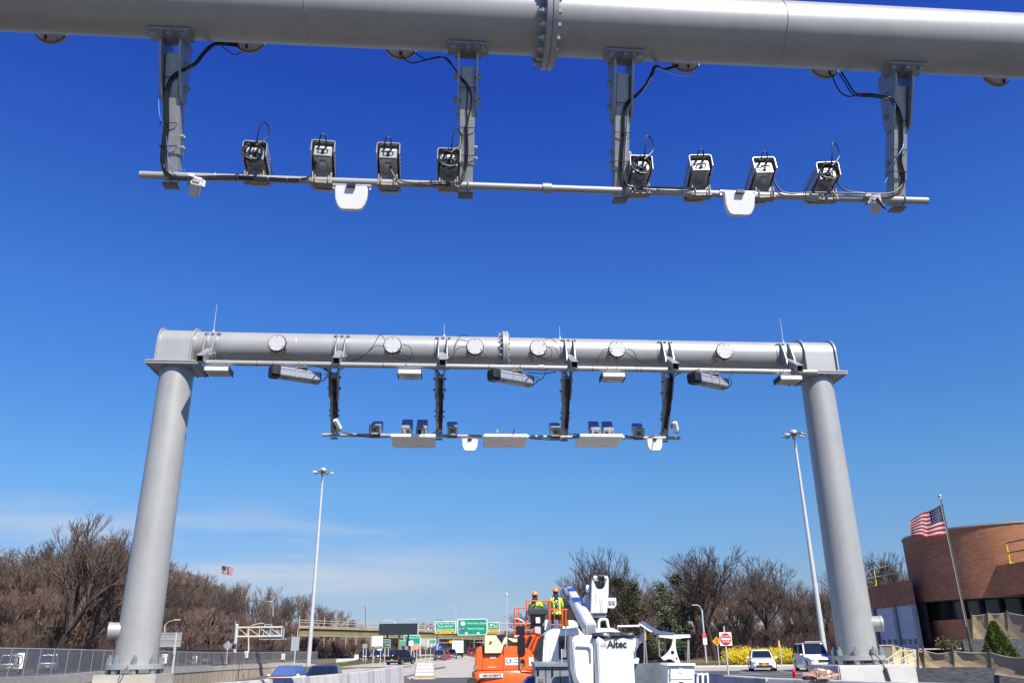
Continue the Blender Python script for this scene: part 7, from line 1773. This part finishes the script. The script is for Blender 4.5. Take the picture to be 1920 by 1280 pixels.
for t0, t1 in ((.0, .16), (.34, .47)):
    a, b = P.lerp(Q, t0)+u2*.123, P.lerp(Q, t1)+u2*.123; MB().quad(a-sd2*.09, a+sd2*.09, b+sd2*.09, b-sd2*.09).build('blue_decal', dk, bm1, fixn=False)
beam(tf(1063, 1104, 20.3), tf(1072, 1120, 19.8), .24, .16, 'boom_tip', greyc, T); MB().cyl(tf(1058, 1101, 20.2), tf(1063, 1101, 20.2), .04, n=10).build('tip_pin', blackp, T)
tprism([(1072, 1126), (1080, 1128), (1090, 1150), (1084, 1160), (1074, 1142)], 20.6, .3, 'lift_cylinder', greyc, T, .02)
tprism([(1082, 1160), (1110, 1176), (1116, 1188), (1100, 1190), (1088, 1178)], 18.4, .4, 'hydraulic_joint', blackp, T, .03)
# elbow head with its half-round cut-out
arc_ = [(1125+9.5*math.cos(R(a)), 1096-9.5*math.sin(R(a))) for a in range(180, 361, 20)]
el_ = tprism([(1108, 1149), (1110, 1096), (1111, 1085), (1114, 1092)]+[(x, y) for x, y in [(1115.5+9.5-9.5*math.cos(R(a)), 1095+9*math.sin(R(a))) for a in range(0, 181, 15)]]+[(1137, 1090), (1138, 1080), (1141, 1082), (1141, 1110), (1138, 1149)], 18.0, .42, 'elbow_head', whitec, T, .012)
tprism([(1110, 1149.5), (1138, 1149.5), (1135, 1157), (1113, 1155)], 18.05, .3, 'elbow_foot', greyc, T, .01)
MB().cyl(tf(1113, 1083.5, 18.1), tf(1139, 1083.5, 18.1), .055, n=16).build('pulley', silver, T); MB().cyl(tf(1122, 1082, 18.05), tf(1133, 1082, 18.05), .085, n=18).build('pulley_drum', blackp, T)
tprism([(1115, 1092), (1135, 1092), (1133, 1104), (1117, 1104)], 18.3, .1, 'inner_drum', blackp, T)
for x0, y0, y1 in ((1117.5, 1111, 1132), (1125.5, 1121, 1147), (1129, 1121, 1147)): p = tf(x0, (y0+y1)/2, 18.0); MB().box((p.x, p.y-.004, p.z), (.014, .01, (y1-y0)/97)).build('pressed_groove', mat('grey_groove', (.3, .3, .3), .5, 0, .05, 3), el_)
tprism([(1100, 1112), (1109, 1114), (1109, 1150), (1104, 1146), (1098, 1140), (1096, 1120)], 18.5, .5, 'upper_boom', bl, T, .02)
p = tf(1102, 1103, 18.4); MB().sphere(p, .065, 12, 8, (.8, .8, 1.3)).build('round_light', whitec, T)
MB().tube([tf(1109, 1140, 18.4), tf(1106, 1120, 18.4), tf(1108, 1095, 18.4), tf(1110, 1084, 18.3)], .022, 6).build('hose', steeld, T)
br_ = tprism([(1140, 1120), (1155, 1120), (1156, 1133), (1151, 1140), (1140, 1139)], 18.1, .15, 'work_light', whitec, T, .01)
for x in (1144.2, 1150.8): p = tf(x, 1129, 18.1); MB().box((p.x, p.y-.01, p.z), (.052, .02, .085)).build('light_grille', greyc, br_)
MB().tube(bez([tf(*q, 17.2) for q in ((1123, 1180), (1123, 1166), (1127, 1161), (1137, 1161), (1139, 1168), (1142, 1180))], 6), .028, 8).build('boom_rest_hoop', whitec, T)
# white fairings behind the workers, amber beacon on its pole
tprism([(1022, 1161), (1034, 1162), (1033, 1181), (1021, 1181)], 20.8, .2, 'white_fin', whitec, T, .01); tprism([(1040, 1162), (1047, 1161), (1048, 1180), (1040, 1180)], 20.8, .2, 'white_fin', whitec, T, .01)
tprism([(1066, 1162), (1078, 1162), (1088, 1170), (1088, 1174), (1055, 1179), (1055, 1172)], 20.7, .4, 'roof_fairing', whitec, T, .01)
p = tf(1061, 1168, 16.2); MB().cyl(p+Vector((0, 0, -.05)), p+Vector((0, 0, .04)), .055, n=18).build('amber_beacon', mat('dark_amber_lens', (.28, .09, .005), .2, 0, .1, 9), T, bevel=.01)
MB().cyl(tf(1061, 1173, 16.2), tf(1059.5, 1218, 16.2), .012, n=8).build('beacon_pole', alu, T)
tprism([(1054, 1216), (1062, 1216), (1062, 1232), (1055, 1232)], 16.2, .08, 'pole_bracket', greyc, T, .006); tprism([(1052, 1216), (1054, 1216), (1054.5, 1241), (1053, 1241)], 16.15, .04, 'pale_strip', silver, T)
# rack with curved tray and Y-shaped supports
RY = 16.6
rk = whitec
MB().cyl(tf(1158.5, 1173, RY), tf(1199, 1172, RY), .014, n=8).box(tf(1178, 1173, RY), (.42, .05, .026)).build('rack_bar', rk, T); MB().cyl(tf(1158.5, 1171.5, RY), tf(1158.5, 1180, RY), .007, n=6).build('bar_end', rk, T)
pts = [(1197.5, 1169), (1205, 1173), (1213, 1179), (1222, 1184), (1235, 1188), (1250, 1190), (1263, 1191)]; tray = MB(); rings = []
for x, y in pts:
    a = tf(x, y, RY); b = tf(x+7 if x < 1230 else x+3, y-5, RY+.5); rings.append([a, a+Vector((0, 0, .012)), b+Vector((0, 0, .012)), b])
tray.loft(rings).build('curved_tray', mat('grey_blue_tray', (.13, .14, .18), .4, .3, .15, 5), T)
e1 = MB().tube([tf(x, y, RY-.01) for x, y in pts[:4]], .016, 6).build('tray_edge', rk, T)
MB().loft([[tf(1234, 1190.5, RY-.05), tf(1294, 1190.5, RY-.05), tf(1295, 1194, RY-.05), tf(1265, 1197, RY-.05), tf(1236, 1193.5, RY-.05)], [tf(1240, 1188.5, RY+.3), tf(1293, 1188, RY+.3), tf(1294, 1191, RY+.3), tf(1265, 1193, RY+.3), tf(1241, 1190.5, RY+.3)]]).build('top_beam', rk, T)
for P_ in (((1235, 1192), (1236.5, 1228), (1250, 1245)), ((1291, 1194), (1292.5, 1245)), ((1290, 1198), (1289, 1245)), ((1208, 1178), (1208, 1245)), ((1208.5, 1180), (1213, 1245))): MB().tube([tf(x, y, RY) for x, y in P_], .013, 6).build('rack_leg', alu, T)
def conc(x0, y0, x1, y1, bow, n=8):
    out = []
    for i in range(n+1):
        t_ = i/n; out.append((x0+(x1-x0)*t_+bow[0]*4*t_*(1-t_), y0+(y1-y0)*t_+bow[1]*4*t_*(1-t_)))
    return out
Yp = conc(1262, 1197, 1240, 1232, (4.5, 2.5))+[(1245, 1237)]+conc(1246, 1237, 1268, 1243, (1, -5))+[(1277, 1243)]+conc(1277, 1243, 1267, 1197, (-3.5, 0))
Yb = tprism(Yp, RY-.1, .05, 'concave_support', rk, T)
p = tf(1261, 1222, RY-.1); MB().cyl(p+Vector((0, -.004, 0)), p+Vector((0, -.008, 0)), .032, n=20).build('round_hole', blackp, Yb)
p = tf(1269, 1233, RY-.1); MB().box((p.x, p.y-.008, p.z), (.02, .012, .03)).build('pin', blackp, Yb)
tprism(conc(1187, 1193, 1212, 1183, (0, 1.0))+conc(1211, 1203, 1190, 1222, (-6, -4.5))+[(1187, 1213)], RY+.15, .05, 'rear_support', rk, T)
tprism([(1195, 1190), (1201, 1188), (1196, 1212), (1192, 1216)], RY+.13, .02, 'grey_band', greyc, T)
tprism([(1209, 1187), (1211.5, 1187), (1211.5, 1200), (1209, 1200)], RY-.02, .03, 'yellow_marker', yellowS, T)
tprism([(1192, 1222), (1204, 1200), (1206, 1243), (1196, 1243)], RY+.5, .4, 'dark_equipment', blackp, T, .02)
for a, b in (((1279, 1204), (1270, 1218)), ((1279, 1205), (1273, 1226)), ((1278, 1205), (1271, 1219))): MB().cyl(tf(*a, RY+.3), tf(*b, RY+.3), .008, n=5).build('green_rope', hose, T)
# ------------------------------------------------------------------ sun, sky, camera
EL, AZ = 48, 27                   # sun height and angle to the right of straight behind the gantry
sd = (gb*math.sin(R(AZ))-gn*math.cos(R(AZ)))*math.cos(R(EL))+Vector((0, 0, math.sin(R(EL))))
sun = bpy.data.lights.new('sun', 'SUN'); sun.energy = 5.0; sun.angle = R(.53); sun.color = (1, .945, .84)
so = bpy.data.objects.new('sun', sun); COL.objects.link(so); so.rotation_euler = sd.to_track_quat('Z', 'Y').to_euler()
w = bpy.data.worlds.new('World'); scene.world = w; w.use_nodes = True
nt = w.node_tree; N = nt.nodes; Lk = nt.links
bg = N['Background']; sky = N.new('ShaderNodeTexSky'); sky.sky_type = 'NISHITA'; sky.sun_disc = False
sky.sun_elevation = R(EL); sky.sun_rotation = math.atan2(sd.x, sd.y)
sky.air_density = 1.15; sky.dust_density = .25; sky.ozone_density = 2.2; sky.altitude = 100
hs = N.new('ShaderNodeHueSaturation'); hs.inputs['Saturation'].default_value = 1.22; hs.inputs['Value'].default_value = 1.0
Lk.new(sky.outputs[0], hs.inputs['Color'])
tc0 = N.new('ShaderNodeTexCoord'); s0 = N.new('ShaderNodeSeparateXYZ'); Lk.new(tc0.outputs['Generated'], s0.inputs[0])
cr = N.new('ShaderNodeValToRGB'); Lk.new(s0.outputs[2], cr.inputs[0])
CR = [(0, (.46, .66, 1.36)), (.065, (.54, .64, .99)), (.19, (.63, .90, 1.20)), (.38, (.58, .91, 1.52)), (.63, (.34, .54, 1.55)), (1, (.30, .48, 1.5))]
while len(cr.color_ramp.elements) < len(CR): cr.color_ramp.elements.new(.5)
for e, (p_, c_) in zip(cr.color_ramp.elements, CR): e.position = p_; e.color = (*c_, 1)
tm = N.new('ShaderNodeMix'); tm.data_type = 'RGBA'; tm.blend_type = 'MULTIPLY'; tm.inputs[0].default_value = 1
Lk.new(hs.outputs[0], tm.inputs[6]); Lk.new(cr.outputs[0], tm.inputs[7]); hsout = tm.outputs[2]
# thin streaks of high cloud low in the left of the sky
tc = N.new('ShaderNodeTexCoord'); mp = N.new('ShaderNodeMapping'); mp.inputs['Scale'].default_value = (1.6, 1.6, 13); mp.inputs['Rotation'].default_value = (0, R(-5), 0)
Lk.new(tc.outputs['Generated'], mp.inputs[0])
nz = N.new('ShaderNodeTexNoise'); nz.inputs['Scale'].default_value = 2.1; nz.inputs['Detail'].default_value = 5; nz.inputs['Roughness'].default_value = .5
Lk.new(mp.outputs[0], nz.inputs['Vector'])
r1 = N.new('ShaderNodeMapRange'); r1.inputs[1].default_value = .40; r1.inputs[2].default_value = .72; r1.interpolation_type = 'SMOOTHSTEP'; Lk.new(nz.outputs['Fac'], r1.inputs[0])
sx = N.new('ShaderNodeSeparateXYZ'); Lk.new(tc.outputs['Generated'], sx.inputs[0])
def rng(inp, a, b, c=0, d=1):
    r = N.new('ShaderNodeMapRange'); r.interpolation_type = 'SMOOTHSTEP'
    r.inputs[1].default_value = a; r.inputs[2].default_value = b; r.inputs[3].default_value = c; r.inputs[4].default_value = d
    Lk.new(inp, r.inputs[0]); return r.outputs[0]
def mul(a, b):
    m = N.new('ShaderNodeMath'); m.operation = 'MULTIPLY'; Lk.new(a, m.inputs[0])
    if isinstance(b, float): m.inputs[1].default_value = b
    else: Lk.new(b, m.inputs[1])
    return m.outputs[0]
msk = mul(mul(rng(sx.outputs[2], .19, .10), rng(sx.outputs[2], .0, .08)), rng(sx.outputs[0], .10, -.30))
fac = mul(mul(r1.outputs[0], msk), .8)
mx = N.new('ShaderNodeMix'); mx.data_type = 'RGBA'; Lk.new(fac, mx.inputs[0]); Lk.new(hsout, mx.inputs[6]); mx.inputs[7].default_value = (6.2, 6.6, 7.2, 1)
Lk.new(mx.outputs[2], bg.inputs[0]); bg.inputs[1].default_value = .0673
cam = bpy.data.cameras.new('camera'); co = bpy.data.objects.new('camera', cam); COL.objects.link(co)
cam.sensor_width = 36; cam.sensor_fit = 'HORIZONTAL'; cam.lens = F/1920*36; cam.clip_end = 6000; cam.clip_start = .1
co.matrix_world = Matrix(((rt.x, up.x, -fw.x, 0), (rt.y, up.y, -fw.y, 0), (rt.z, up.z, -fw.z, CH), (0, 0, 0, 1)))
scene.camera = co
scene.view_settings.view_transform = 'Standard'; scene.view_settings.look = 'None'; scene.view_settings.gamma = 1
scene.view_settings.exposure = .62
